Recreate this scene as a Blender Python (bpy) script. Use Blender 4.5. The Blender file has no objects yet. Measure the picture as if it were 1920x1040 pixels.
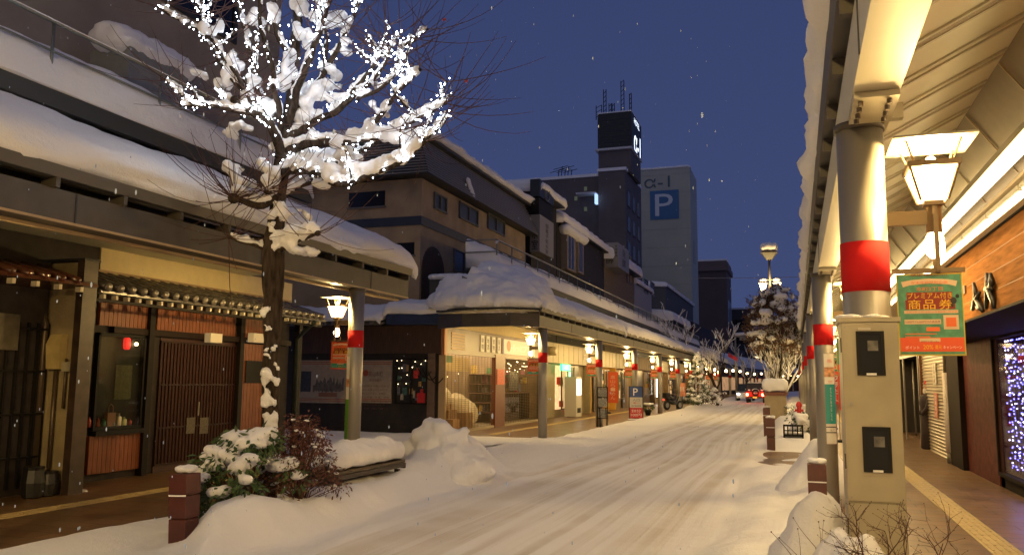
import bpy, bmesh, math, random
from mathutils import Vector, Matrix, noise
R_ = math.radians
random.seed(7)
scn = bpy.context.scene
col = scn.collection

# ---------------------------------------------------------------- camera
F_PX = 1536.0
CAM = Vector((0, 0, 1.65))
s = Vector((532, -198, -F_PX)).normalized()                 # street direction seen by the camera
u = Vector((117, (532*117+F_PX*F_PX)/198, -F_PX)).normalized()
xx = s.cross(u)
CR = Matrix((xx, s, u))                                     # camera axes -> world
cd = bpy.data.cameras.new('camera'); cam = bpy.data.objects.new('camera', cd); col.objects.link(cam)
cam.matrix_world = Matrix.Translation(CAM) @ CR.to_4x4()
cd.sensor_width = 36; cd.lens = 36*F_PX/1920; cd.clip_start = 0.1; cd.clip_end = 2000
scn.camera = cam
def ray(px, py): return CR @ Vector((px-960, 520-py, -F_PX))
def at_x(px, py, X): r = ray(px, py); return CAM + r*(X/r.x)
def at_y(px, py, Y): r = ray(px, py); return CAM + r*(Y/r.y)
def at_z(px, py, Z=0.): r = ray(px, py); return CAM + r*((Z-1.65)/r.z)

# ---------------------------------------------------------------- world, dusk sky
w = bpy.data.worlds.new('World'); scn.world = w; w.use_nodes = True
nt = w.node_tree; nt.nodes.clear()
o_ = nt.nodes.new('ShaderNodeOutputWorld'); bg = nt.nodes.new('ShaderNodeBackground')
sky = nt.nodes.new('ShaderNodeTexSky'); sky.sky_type = 'NISHITA'; sky.sun_disc = False
sky.sun_elevation = R_(-3.0); sky.sun_rotation = R_(200); sky.altitude = 500; sky.air_density = 1.0; sky.dust_density = .3; sky.ozone_density = 3
tint = nt.nodes.new('ShaderNodeMix'); tint.data_type = 'RGBA'; tint.blend_type = 'MIX'
tint.inputs[0].default_value = .93
tc = nt.nodes.new('ShaderNodeTexCoord'); sp = nt.nodes.new('ShaderNodeSeparateXYZ'); rp = nt.nodes.new('ShaderNodeValToRGB')
rp.color_ramp.elements[0].position = 0.0; rp.color_ramp.elements[0].color = (.46, .63, 1.56, 1)
rp.color_ramp.elements[1].position = 0.75; rp.color_ramp.elements[1].color = (.26, .39, 1.14, 1)
nt.links.new(tc.outputs['Generated'], sp.inputs[0]); nt.links.new(sp.outputs[2], rp.inputs[0])
nt.links.new(sky.outputs[0], tint.inputs[6]); nt.links.new(rp.outputs[0], tint.inputs[7])
nt.links.new(tint.outputs[2], bg.inputs[0]); bg.inputs[1].default_value = 0.070
nt.links.new(bg.outputs[0], o_.inputs[0])
sd = bpy.data.lights.new('town_glow_fill', 'SUN'); so = bpy.data.objects.new('town_glow_fill', sd); col.objects.link(so)  # soft warm fill added to imitate town glow off the clouds; no sunlight
sd.energy = 0.125; sd.angle = R_(70); sd.color = (1, .84, .55); so.rotation_euler = (R_(42), 0, R_(-12))
scn.view_settings.view_transform = 'Standard'; scn.view_settings.look = 'None'
scn.view_settings.exposure = 0.82; scn.view_settings.gamma = 1
scn.render.engine = 'CYCLES'
scn.cycles.use_denoising = True
scn.cycles.sample_clamp_indirect = 3.0; scn.cycles.sample_clamp_direct = 0
scn.cycles.max_bounces = 6; scn.cycles.transparent_max_bounces = 12
scn.cycles.caustics_reflective = False; scn.cycles.caustics_refractive = False
W_LANTERN = 185; WARM = (1.0, .67, .235)

# ---------------------------------------------------------------- materials
MATS = {}
def mat(name, color=(.5, .5, .5), rough=.6, metal=0, var=.0, vscale=6, bump=0, bscale=30, emit=None, estr=0, stretch=None, spec=.5, sss=0):
    if name in MATS: return MATS[name]
    m = bpy.data.materials.new(name); m.use_nodes = True; n = m.node_tree; b = n.nodes['Principled BSDF']
    b.inputs['Base Color'].default_value = (*color, 1); b.inputs['Roughness'].default_value = rough
    b.inputs['Metallic'].default_value = metal; b.inputs['Specular IOR Level'].default_value = spec
    if var or bump:
        t = n.nodes.new('ShaderNodeTexCoord'); mp = n.nodes.new('ShaderNodeMapping')
        if stretch: mp.inputs['Scale'].default_value = stretch
        n.links.new(t.outputs['Object'], mp.inputs[0])
    if var:
        nz = n.nodes.new('ShaderNodeTexNoise'); nz.inputs['Scale'].default_value = vscale; nz.inputs['Detail'].default_value = 6
        n.links.new(mp.outputs[0], nz.inputs[0])
        mx = n.nodes.new('ShaderNodeValToRGB')
        mx.color_ramp.elements[0].position = .3; mx.color_ramp.elements[1].position = .7
        mx.color_ramp.elements[0].color = (*[c*(1-var) for c in color], 1)
        mx.color_ramp.elements[1].color = (*[min(1, c*(1+var)) for c in color], 1)
        n.links.new(nz.outputs[0], mx.inputs[0]); n.links.new(mx.outputs[0], b.inputs['Base Color'])
    if bump:
        nb = n.nodes.new('ShaderNodeTexNoise'); nb.inputs['Scale'].default_value = bscale; nb.inputs['Detail'].default_value = 5
        n.links.new(mp.outputs[0], nb.inputs[0]); bp = n.nodes.new('ShaderNodeBump')
        bp.inputs['Strength'].default_value = bump; bp.inputs['Distance'].default_value = .02
        n.links.new(nb.outputs[0], bp.inputs['Height']); n.links.new(bp.outputs[0], b.inputs['Normal'])
    if emit:
        b.inputs['Emission Color'].default_value = (*emit, 1); b.inputs['Emission Strength'].default_value = estr
        try: m.cycles.emission_sampling = 'NONE'
        except Exception: pass
    if sss:
        b.inputs['Subsurface Weight'].default_value = sss; b.inputs['Subsurface Radius'].default_value = (.03, .03, .03)
    MATS[name] = m; return m
def glass_glow(name, color, strength, tr=.75):
    if name in MATS: return MATS[name]
    m = bpy.data.materials.new(name); m.use_nodes = True; n = m.node_tree; n.nodes.clear()
    o = n.nodes.new('ShaderNodeOutputMaterial'); a = n.nodes.new('ShaderNodeAddShader')
    t = n.nodes.new('ShaderNodeBsdfTransparent'); t.inputs[0].default_value = (tr, tr, tr*.95, 1)
    e = n.nodes.new('ShaderNodeEmission'); e.inputs[0].default_value = (*color, 1); e.inputs[1].default_value = strength
    n.links.new(t.outputs[0], a.inputs[0]); n.links.new(e.outputs[0], a.inputs[1]); n.links.new(a.outputs[0], o.inputs[0])
    m.cycles.emission_sampling = 'NONE'; MATS[name] = m; return m
def clear_glass(name, tint=(.8, .85, .85), refl=.08):
    if name in MATS: return MATS[name]
    m = bpy.data.materials.new(name); m.use_nodes = True; n = m.node_tree; n.nodes.clear()
    o = n.nodes.new('ShaderNodeOutputMaterial'); a = n.nodes.new('ShaderNodeMixShader')
    t = n.nodes.new('ShaderNodeBsdfTransparent'); t.inputs[0].default_value = (*tint, 1)
    g = n.nodes.new('ShaderNodeBsdfGlossy'); g.inputs['Roughness'].default_value = .04
    a.inputs[0].default_value = refl
    n.links.new(t.outputs[0], a.inputs[1]); n.links.new(g.outputs[0], a.inputs[2]); n.links.new(a.outputs[0], o.inputs[0])
    MATS[name] = m; return m
def brick_mat(name, c1, c2, mortar, scale, bw=.5, rh=.25, rough=.7, msize=.015, off=.5, bumpd=.004, axis='xy', spec=.5):
    if name in MATS: return MATS[name]
    m = bpy.data.materials.new(name); m.use_nodes = True; n = m.node_tree; b = n.nodes['Principled BSDF']
    t = n.nodes.new('ShaderNodeTexCoord'); sx = n.nodes.new('ShaderNodeSeparateXYZ'); cx = n.nodes.new('ShaderNodeCombineXYZ')
    n.links.new(t.outputs['Object'], sx.inputs[0])
    i = {'x': 0, 'y': 1, 'z': 2}
    n.links.new(sx.outputs[i[axis[0]]], cx.inputs[0]); n.links.new(sx.outputs[i[axis[1]]], cx.inputs[1])
    br = n.nodes.new('ShaderNodeTexBrick'); br.inputs['Scale'].default_value = scale; br.offset = off
    br.inputs['Brick Width'].default_value = bw; br.inputs['Row Height'].default_value = rh; br.inputs['Mortar Size'].default_value = msize
    br.inputs['Color1'].default_value = (*c1, 1); br.inputs['Color2'].default_value = (*c2, 1); br.inputs['Mortar'].default_value = (*mortar, 1)
    n.links.new(cx.outputs[0], br.inputs[0])
    nz = n.nodes.new('ShaderNodeTexNoise'); nz.inputs['Scale'].default_value = 2.2; nz.inputs['Detail'].default_value = 8
    n.links.new(t.outputs['Object'], nz.inputs[0])
    mr = n.nodes.new('ShaderNodeMapRange'); mr.inputs[1].default_value = .3; mr.inputs[2].default_value = .7; mr.inputs[3].default_value = .65; mr.inputs[4].default_value = 1.25
    n.links.new(nz.outputs[0], mr.inputs[0])
    mm = n.nodes.new('ShaderNodeVectorMath'); mm.operation = 'SCALE'; n.links.new(br.outputs[0], mm.inputs[0]); n.links.new(mr.outputs[0], mm.inputs['Scale'])
    n.links.new(mm.outputs[0], b.inputs['Base Color'])
    rr = n.nodes.new('ShaderNodeMapRange'); rr.inputs[3].default_value = rough-.2; rr.inputs[4].default_value = rough+.15
    n.links.new(nz.outputs[0], rr.inputs[0]); n.links.new(rr.outputs[0], b.inputs['Roughness'])
    bp = n.nodes.new('ShaderNodeBump'); bp.inputs['Strength'].default_value = .5; bp.inputs['Distance'].default_value = bumpd; bp.invert = True
    n.links.new(br.outputs['Fac'], bp.inputs['Height']); n.links.new(bp.outputs[0], b.inputs['Normal'])
    b.inputs['Specular IOR Level'].default_value = spec
    MATS[name] = m; return m

def snow_mat(name, road=False):
    m = bpy.data.materials.new(name); m.use_nodes = True; n = m.node_tree; b = n.nodes['Principled BSDF']
    b.inputs['Roughness'].default_value = .75; b.inputs['Specular IOR Level'].default_value = .2
    b.inputs['Base Color'].default_value = (.86, .86, .88, 1)
    t = n.nodes.new('ShaderNodeTexCoord')
    n1 = n.nodes.new('ShaderNodeTexNoise'); n1.inputs['Scale'].default_value = 7; n1.inputs['Detail'].default_value = 8; n1.inputs['Roughness'].default_value = .62
    n.links.new(t.outputs['Object'], n1.inputs[0])
    n2 = n.nodes.new('ShaderNodeTexNoise'); n2.inputs['Scale'].default_value = 60; n2.inputs['Detail'].default_value = 3
    n.links.new(t.outputs['Object'], n2.inputs[0])
    b1 = n.nodes.new('ShaderNodeBump'); b1.inputs['Strength'].default_value = .5; b1.inputs['Distance'].default_value = .05
    b2 = n.nodes.new('ShaderNodeBump'); b2.inputs['Strength'].default_value = .6; b2.inputs['Distance'].default_value = .012
    n.links.new(n1.outputs[0], b1.inputs['Height']); n.links.new(n2.outputs[0], b2.inputs['Height']); n.links.new(b1.outputs[0], b2.inputs['Normal'])
    n.links.new(b2.outputs[0], b.inputs['Normal'])
    if road:
        b1.inputs['Distance'].default_value = .035; n1.inputs['Scale'].default_value = 5
        b.inputs['Roughness'].default_value = .7
        # wheel tracks: streaks along Y, wandering a little; dirty packed snow
        sx = n.nodes.new('ShaderNodeSeparateXYZ'); n.links.new(t.outputs['Object'], sx.inputs[0])
        wv = n.nodes.new('ShaderNodeTexNoise'); wv.noise_dimensions = '1D'; wv.inputs['Scale'].default_value = .06; wv.inputs['Detail'].default_value = 1
        n.links.new(sx.outputs[1], wv.inputs['W'])
        a1 = n.nodes.new('ShaderNodeMath'); a1.operation = 'MULTIPLY_ADD'; a1.inputs[1].default_value = .9
        n.links.new(wv.outputs[0], a1.inputs[0]); n.links.new(sx.outputs[0], a1.inputs[2])
        cb = n.nodes.new('ShaderNodeCombineXYZ'); n.links.new(a1.outputs[0], cb.inputs[0])
        my = n.nodes.new('ShaderNodeMath'); my.operation = 'MULTIPLY'; my.inputs[1].default_value = .012; n.links.new(sx.outputs[1], my.inputs[0]); n.links.new(my.outputs[0], cb.inputs[1])
        st = n.nodes.new('ShaderNodeTexNoise'); st.inputs['Scale'].default_value = 3.6; st.inputs['Detail'].default_value = 7; st.inputs['Roughness'].default_value = .6
        n.links.new(cb.outputs[0], st.inputs[0])
        rp = n.nodes.new('ShaderNodeValToRGB'); e = rp.color_ramp.elements
        e[0].position = .43; e[0].color = (.60, .55, .49, 1); e[1].position = .56; e[1].color = (.84, .83, .83, 1)
        n.links.new(st.outputs[0], rp.inputs[0])
        pt = n.nodes.new('ShaderNodeTexNoise'); pt.inputs['Scale'].default_value = .9; pt.inputs['Detail'].default_value = 9; n.links.new(t.outputs['Object'], pt.inputs[0])
        pr = n.nodes.new('ShaderNodeMapRange'); pr.inputs[1].default_value = .35; pr.inputs[2].default_value = .62; n.links.new(pt.outputs[0], pr.inputs[0])
        # tracks only on the carriageway (x from -4.6 to -0.7 m)
        c1 = n.nodes.new('ShaderNodeMapRange'); c1.interpolation_type = 'SMOOTHSTEP'; c1.inputs[1].default_value = 2.05; c1.inputs[2].default_value = 1.4; c1.inputs[3].default_value = 0; c1.inputs[4].default_value = 1
        ab = n.nodes.new('ShaderNodeMath'); ab.operation = 'ADD'; ab.inputs[1].default_value = 2.75; n.links.new(sx.outputs[0], ab.inputs[0])
        ac = n.nodes.new('ShaderNodeMath'); ac.operation = 'ABSOLUTE'; n.links.new(ab.outputs[0], ac.inputs[0]); n.links.new(ac.outputs[0], c1.inputs[0])
        ml = n.nodes.new('ShaderNodeMath'); ml.operation = 'MULTIPLY'; n.links.new(pr.outputs[0], ml.inputs[0]); n.links.new(c1.outputs[0], ml.inputs[1])
        m2 = n.nodes.new('ShaderNodeMath'); m2.operation = 'MULTIPLY_ADD'; m2.inputs[1].default_value = .45; n.links.new(ml.outputs[0], m2.inputs[0])
        m3 = n.nodes.new('ShaderNodeMath'); m3.operation = 'MULTIPLY'; m3.inputs[1].default_value = .42; n.links.new(c1.outputs[0], m3.inputs[0]); n.links.new(m3.outputs[0], m2.inputs[2])
        mx = n.nodes.new('ShaderNodeMix'); mx.data_type = 'RGBA'; mx.inputs[6].default_value = (.86, .86, .88, 1)
        n.links.new(m2.outputs[0], mx.inputs[0]); n.links.new(rp.outputs[0], mx.inputs[7]); n.links.new(mx.outputs[2], b.inputs['Base Color'])
        b3 = n.nodes.new('ShaderNodeBump'); b3.inputs['Strength'].default_value = .45; b3.inputs['Distance'].default_value = .03
        n.links.new(st.outputs[0], b3.inputs['Height']); n.links.new(b3.outputs[0], b1.inputs['Normal'])
    MATS[name] = m; return m
SNOW = snow_mat('snow'); SNOWROAD = snow_mat('snow_road', True)
STEEL = mat('steel', (.30, .275, .235), .42, .45, var=.12, vscale=3, stretch=(1, 1, .15))
STEELP = mat('painted_grey', (.075, .063, .05), .5, .2, var=.15, vscale=4)
DARKST = mat('dark_steel', (.035, .035, .038), .5, .3, var=.2)
RED = mat('red_band', (.50, .010, .012), .8, spec=.2)
CREAM = mat('cream_soffit', (.60, .57, .42), .5, var=.04, vscale=3)
CREAMR = mat('cream_rib', (.42, .38, .27), .4, .1)
PANELD = mat('dark_panel', (.13, .09, .055), .45, var=.12)
BLACK = mat('black', (.012, .011, .010), .6, spec=.2)
WHITE = mat('white', (.75, .74, .7), .5)
BARK = mat('bark', (.045, .033, .025), .95, var=.6, vscale=22, bump=1, bscale=34, stretch=(1, 1, .22), spec=.1)
TWIG = mat('twig', (.07, .028, .02), .8)
BROWNP = mat('bollard_brown', (.085, .022, .016), .45, var=.2, vscale=8)
GLOWW = mat('lamp_white_glow', (1, .8, .5), .5, emit=(1.0, .66, .28), estr=9)
WOODR = mat('red_wood', (.22, .058, .016), .5, var=.4, vscale=16, stretch=(1, 6, .25), bump=.2, bscale=12)
WOODD = mat('dark_wood', (.020, .010, .007), .6, spec=.2, var=.35, vscale=12, stretch=(1, 6, .3))
WOODL = mat('light_wood', (.20, .085, .025), .9, spec=.03, var=.28, vscale=5, stretch=(1, .5, 5), bump=.15, bscale=10)

# ---------------------------------------------------------------- mesh builder
_txt = {}
def text_geo(sx):
    if sx in _txt: return _txt[sx]
    c = bpy.data.curves.new('t', 'FONT'); c.body = sx; c.size = 1; c.resolution_u = 3; c.align_x = 'CENTER'
    o = bpy.data.objects.new('t', c); TMP.collection.objects.link(o)
    TMP.view_layers[0].update(); dg = TMP.view_layers[0].depsgraph
    me = bpy.data.meshes.new_from_object(o.evaluated_get(dg))
    vs = [v.co.copy() for v in me.vertices]; fs = [tuple(p.vertices) for p in me.polygons]
    bpy.data.objects.remove(o); bpy.data.curves.remove(c); bpy.data.meshes.remove(me)
    _txt[sx] = (vs, fs); return _txt[sx]
class MB:
    def __init__(s): s.v = []; s.f = []; s.mi = []; s.m = 0; s.sm = []; s.smooth = False
    def add(s, vs, fs):
        o = len(s.v); s.v += [tuple(v) for v in vs]
        for f in fs: s.f.append(tuple(i+o for i in f)); s.mi.append(s.m); s.sm.append(s.smooth)
        return s
    def box(s, x0, x1, y0, y1, z0, z1):
        x0, x1 = sorted((x0, x1)); y0, y1 = sorted((y0, y1)); z0, z1 = sorted((z0, z1))
        return s.add([(x0,y0,z0),(x1,y0,z0),(x1,y1,z0),(x0,y1,z0),(x0,y0,z1),(x1,y0,z1),(x1,y1,z1),(x0,y1,z1)],
                     [(0,3,2,1),(4,5,6,7),(0,1,5,4),(1,2,6,5),(2,3,7,6),(3,0,4,7)])
    def obox(s, M, x0, x1, y0, y1, z0, z1):
        k = len(s.v); s.box(x0, x1, y0, y1, z0, z1)
        for i in range(k, len(s.v)): s.v[i] = tuple(M @ Vector(s.v[i]))
        return s
    def tube(s, pts, rads, n=8, cap=True):
        pts = [Vector(p) for p in pts]
        if not hasattr(rads, '__len__'): rads = [rads]*len(pts)
        vs = []; fs = []; prev = None
        for i, p in enumerate(pts):
            d = (pts[min(i+1, len(pts)-1)]-pts[max(i-1, 0)])
            if d.length < 1e-9: d = Vector((0, 0, 1))
            d.normalize()
            if prev is None: a = d.orthogonal().normalized()
            else:
                a = prev - d*prev.dot(d)
                a = a.normalized() if a.length > 1e-6 else d.orthogonal().normalized()
            prev = a; b = d.cross(a)
            for k in range(n):
                t = 2*math.pi*k/n; vs.append(p+(a*math.cos(t)+b*math.sin(t))*rads[i])
        for i in range(len(pts)-1):
            for k in range(n):
                k2 = (k+1) % n; fs.append((i*n+k, i*n+k2, (i+1)*n+k2, (i+1)*n+k))
        if cap: fs.append(tuple(range(n-1, -1, -1))); fs.append(tuple((len(pts)-1)*n+k for k in range(n)))
        return s.add(vs, fs)
    def cyl(s, x, y, z0, z1, r, r1=None, n=24): return s.tube([(x,y,z0),(x,y,z1)], [r, r if r1 is None else r1], n)
    def lathe(s, x, y, prof, n=24):
        vs = []; fs = []
        for (r, z) in prof:
            for k in range(n): t = 2*math.pi*k/n; vs.append((x+r*math.cos(t), y+r*math.sin(t), z))
        for i in range(len(prof)-1):
            for k in range(n): k2 = (k+1) % n; fs.append((i*n+k, i*n+k2, (i+1)*n+k2, (i+1)*n+k))
        fs.append(tuple(range(n-1, -1, -1))); fs.append(tuple((len(prof)-1)*n+k for k in range(n)))
        return s.add(vs, fs)
    def frustum(s, x, y, z0, z1, a0, b0, a1, b1):
        vs = [(x-a0,y-b0,z0),(x+a0,y-b0,z0),(x+a0,y+b0,z0),(x-a0,y+b0,z0),(x-a1,y-b1,z1),(x+a1,y-b1,z1),(x+a1,y+b1,z1),(x-a1,y+b1,z1)]
        return s.add(vs, [(0,3,2,1),(4,5,6,7),(0,1,5,4),(1,2,6,5),(2,3,7,6),(3,0,4,7)])
    def prism_y(s, prof, y0, y1):
        n = len(prof); vs = [(p[0], y0, p[1]) for p in prof]+[(p[0], y1, p[1]) for p in prof]
        fs = [(i, (i+1) % n, n+(i+1) % n, n+i) for i in range(n)]; fs.append(tuple(range(n-1, -1, -1))); fs.append(tuple(range(n, 2*n)))
        return s.add(vs, fs)
    def prism_x(s, prof, x0, x1):
        n = len(prof); vs = [(x0, p[0], p[1]) for p in prof]+[(x1, p[0], p[1]) for p in prof]
        fs = [(i, (i+1) % n, n+(i+1) % n, n+i) for i in range(n)]; fs.append(tuple(range(n-1, -1, -1))); fs.append(tuple(range(n, 2*n)))
        return s.add(vs, fs)
    def poly_z(s, pts, z0, z1):
        n = len(pts); vs = [(p[0], p[1], z0) for p in pts]+[(p[0], p[1], z1) for p in pts]
        fs = [(i, (i+1) % n, n+(i+1) % n, n+i) for i in range(n)]; fs.append(tuple(range(n-1, -1, -1))); fs.append(tuple(range(n, 2*n)))
        return s.add(vs, fs)
    def ball(s, c, r, n=8, m=5):
        if not hasattr(r, '__len__'): r = (r, r, r)
        vs = [(c[0], c[1], c[2]-r[2])]; fs = []
        for i in range(1, m):
            a = -math.pi/2+math.pi*i/m
            for k in range(n): t = 2*math.pi*k/n; vs.append((c[0]+r[0]*math.cos(a)*math.cos(t), c[1]+r[1]*math.cos(a)*math.sin(t), c[2]+r[2]*math.sin(a)))
        vs.append((c[0], c[1], c[2]+r[2])); L = len(vs)-1
        for k in range(n):
            k2 = (k+1) % n; fs.append((0, 1+k2, 1+k)); fs.append((L, L-n+k, L-n+k2))
            for i in range(m-2): a = 1+i*n; fs.append((a+k, a+k2, a+n+k2, a+n+k))
        return s.add(vs, fs)
    def text(s, t, M, cx, cy, w=None, h=None, vertical=False):
        """text in local plane (x right, y up) mapped by matrix M"""
        if vertical:
            n = len(t); ch = h/n
            for i, c in enumerate(t): s.text(c, M, cx, cy+h/2-ch*(i+.5), w, ch*.86)
            return s
        vs, fs = text_geo(t)
        if not vs: return s
        x0 = min(v.x for v in vs); x1 = max(v.x for v in vs); y0 = min(v.y for v in vs); y1 = max(v.y for v in vs)
        dx = max(x1-x0, 1e-3); dy = max(y1-y0, 1e-3)
        if w is None: sy = h/dy; sxx = sy
        elif h is None: sxx = w/dx; sy = sxx
        else: sxx = w/dx; sy = h/dy
        vv = [M @ Vector((cx+(v.x-(x0+x1)/2)*sxx, cy+(v.y-(y0+y1)/2)*sy, 0)) for v in vs]
        return s.add(vv, fs)
    def build(s, name, mats, parent=None, loc=None):
        me = bpy.data.meshes.new(name); me.from_pydata(s.v, [], s.f)
        if not isinstance(mats, (list, tuple)): mats = [mats]
        for m in mats: me.materials.append(m)
        me.polygons.foreach_set('material_index', s.mi); me.polygons.foreach_set('use_smooth', s.sm)
        me.validate(); me.update()
        bm = bmesh.new(); bm.from_mesh(me)
        if len(bm.faces) < 60000: bmesh.ops.recalc_face_normals(bm, faces=bm.faces)
        bm.to_mesh(me); bm.free()
        o = bpy.data.objects.new(name, me); col.objects.link(o)
        if parent: o.parent = parent
        if loc: o.location = loc
        return o
LABELS = set()
def tag(o, label, cat, group=None):
    o['label'] = label; o['category'] = cat
    if group: o['group'] = group
    return o
def thing(name, label, cat, loc=(0, 0, 0), rotz=0, group=None):
    o = bpy.data.objects.new(name, None); col.objects.link(o); o.empty_display_size = .2
    o.location = loc; o.rotation_euler = (0, 0, rotz); return tag(o, label, cat, group)
def structure(o, kind='structure'): o['kind'] = kind; return o
def copy_tree(o, loc=None, rotz=None, label=None, parent=None):
    c = o.copy(); col.objects.link(c)
    if parent is not None: c.parent = parent
    for ch in list(o.children): copy_tree(ch, parent=c)
    if loc is not None: c.location = loc
    if rotz is not None: c.rotation_euler = (0, 0, rotz)
    if label: c['label'] = label
    return c
def nz(x, y=0, z=0, s=1): return noise.noise(Vector((x*s, y*s, z*s)))
ORD = ['first', 'second', 'third', 'fourth', 'fifth', 'sixth', 'seventh', 'eighth', 'ninth', 'tenth', 'eleventh', 'twelfth', 'thirteenth', 'fourteenth']

TMP = bpy.data.scenes.new('tmp')
def snow_blobs(name, blobs, voxel, parent=None, m=None, rough=.02, loc=None, smooth=3):
    """many overlapping lumps merged into one soft snow surface"""
    mb = MB()
    for c, r in blobs: mb.ball(c, r, 8, 6)
    me = bpy.data.meshes.new('tmp'); me.from_pydata(mb.v, [], mb.f)
    t = bpy.data.objects.new('tmp', me); TMP.collection.objects.link(t)
    md = t.modifiers.new('r', 'REMESH'); md.mode = 'VOXEL'; md.voxel_size = voxel; md.use_smooth_shade = True
    sm = t.modifiers.new('s', 'SMOOTH'); sm.factor = .6; sm.iterations = smooth
    TMP.view_layers[0].update(); dg = TMP.view_layers[0].depsgraph
    out = bpy.data.meshes.new_from_object(t.evaluated_get(dg)); bpy.data.objects.remove(t); bpy.data.meshes.remove(me)
    out.name = name
    for v in out.vertices:
        p = v.co; k = nz(p.x, p.y, p.z, 5)*rough+nz(p.x+9, p.y, p.z, 14)*rough*.5
        v.co = p+v.normal*k
    out.materials.clear(); out.materials.append(m or SNOW)
    out.polygons.foreach_set('use_smooth', [True]*len(out.polygons))
    o = bpy.data.objects.new(name, out); col.objects.link(o)
    if parent: o.parent = parent
    if loc: o.location = loc
    return o
def chaikin(p, n=2):
    for _ in range(n):
        q = [p[0]]
        for a, b in zip(p, p[1:]): q.append((a[0]*.75+b[0]*.25, a[1]*.75+b[1]*.25)); q.append((a[0]*.25+b[0]*.75, a[1]*.25+b[1]*.75))
        q.append(p[-1]); p = q
    return p
def resample(p, step):
    out = [p[0]]
    for a, b in zip(p, p[1:]):
        L = math.hypot(b[0]-a[0], b[1]-a[1]); n = max(1, int(L/step))
        for i in range(1, n+1): t = i/n; out.append((a[0]+(b[0]-a[0])*t, a[1]+(b[1]-a[1])*t))
    return out
def snow_strip(name, top, bottom, y0, y1, parent=None, step=.16, amp=.05, fr=1.1, tip=.25, seed=0, m=None):
    """snow lying along Y: rounded cross section (top outline from eave to back, bottom outline back), lumpy"""
    prof = resample(chaikin(top, 2), step)
    k = len(prof); prof = prof+[(b[0], b[1]) for b in bottom]
    n = max(2, int((y1-y0)/step)); mb = MB(); mb.smooth = True; rings = []
    cxp = sum(p[0] for p in prof)/len(prof); czp = min(p[1] for p in prof)+.05
    for i in range(n+1):
        y = y0+(y1-y0)*i/n; e = min(y-y0, y1-y)
        sh = 1 if e >= tip else .45+.55*math.sqrt(max(0, 1-((tip-e)/tip)**2))
        row = []
        for j, (x, z) in enumerate(prof):
            if j < k:
                a, b = prof[max(j-1, 0)], prof[min(j+1, k-1)]
                nx, nzz = -(b[1]-a[1]), (b[0]-a[0]); L = math.hypot(nx, nzz) or 1; nx /= L; nzz /= L
                if nzz < 0: nx, nzz = -nx, -nzz
                d = amp*(nz(x+seed, y, z, fr)*1.3+.5*nz(x, y+seed, z, fr*3)+.3*nz(x, y, z+seed, fr*8))
                zb = czp+(z-czp)*1.0
                x2, z2 = x+nx*d, zb+nzz*d
                # end taper pulls the top down to the bottom
                if sh < 1: z2 = z2-(1-sh)*.45*max(0, .6)
            else: x2, z2 = x, z
            row.append((x2, y, z2))
        rings.append(row)
    P = len(prof); vs = [p for r in rings for p in r]; fs = []
    for i in range(n):
        for j in range(P):
            j2 = (j+1) % P; fs.append((i*P+j, i*P+j2, (i+1)*P+j2, (i+1)*P+j))
    fs.append(tuple(range(P))); fs.append(tuple(n*P+j for j in range(P-1, -1, -1)))
    mb.add(vs, fs); return mb.build(name, m or SNOW, parent)

# ================================================================ GROUND
g = MB(); g.box(-300, 300, -60, 700, -.4, -.06); structure(g.build('ground', SNOW))
PAVE = brick_mat('pavement_tiles', (.22, .125, .062), (.17, .098, .05), (.06, .036, .02), 1.0, bw=.6, rh=.3, rough=.42, msize=.008, off=.5, bumpd=.003)
TACT = mat('tactile_paint', (.50, .38, .17), .6, var=.12, vscale=8, bump=.5, bscale=40)
g = MB(); g.box(.2, 6, -3, 170, -.3, 0); structure(g.build('pavement', PAVE))
g = MB(); g.box(-10.9, -6.5, -3, 15.7, -.3, 0); structure(g.build('pavement', PAVE))
g = MB(); g.box(-12, -6.6, 22.2, 170, -.3, 0.0); structure(g.build('pavement', PAVE))
g = MB(); g.box(-1.4, .2, 15.5, 23, -.3, -.004); structure(g.build('crossing_paving', PAVE))
def tactile(x0, y0, y1, nm='tactile_strip'):
    g = MB(); g.box(x0, x0+.3, y0, y1, .0, .004)
    y = y0
    while y < min(y1, y0+34):
        for k in range(4): g.box(x0+.035+k*.07, x0+.06+k*.07, y+.02, y+.28, .004, .009)
        y += .3
    return structure(g.build(nm, TACT))
tactile(1.78, 3, 60); tactile(-9.05, 2, 15); tactile(-9.05, 24, 60)

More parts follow.
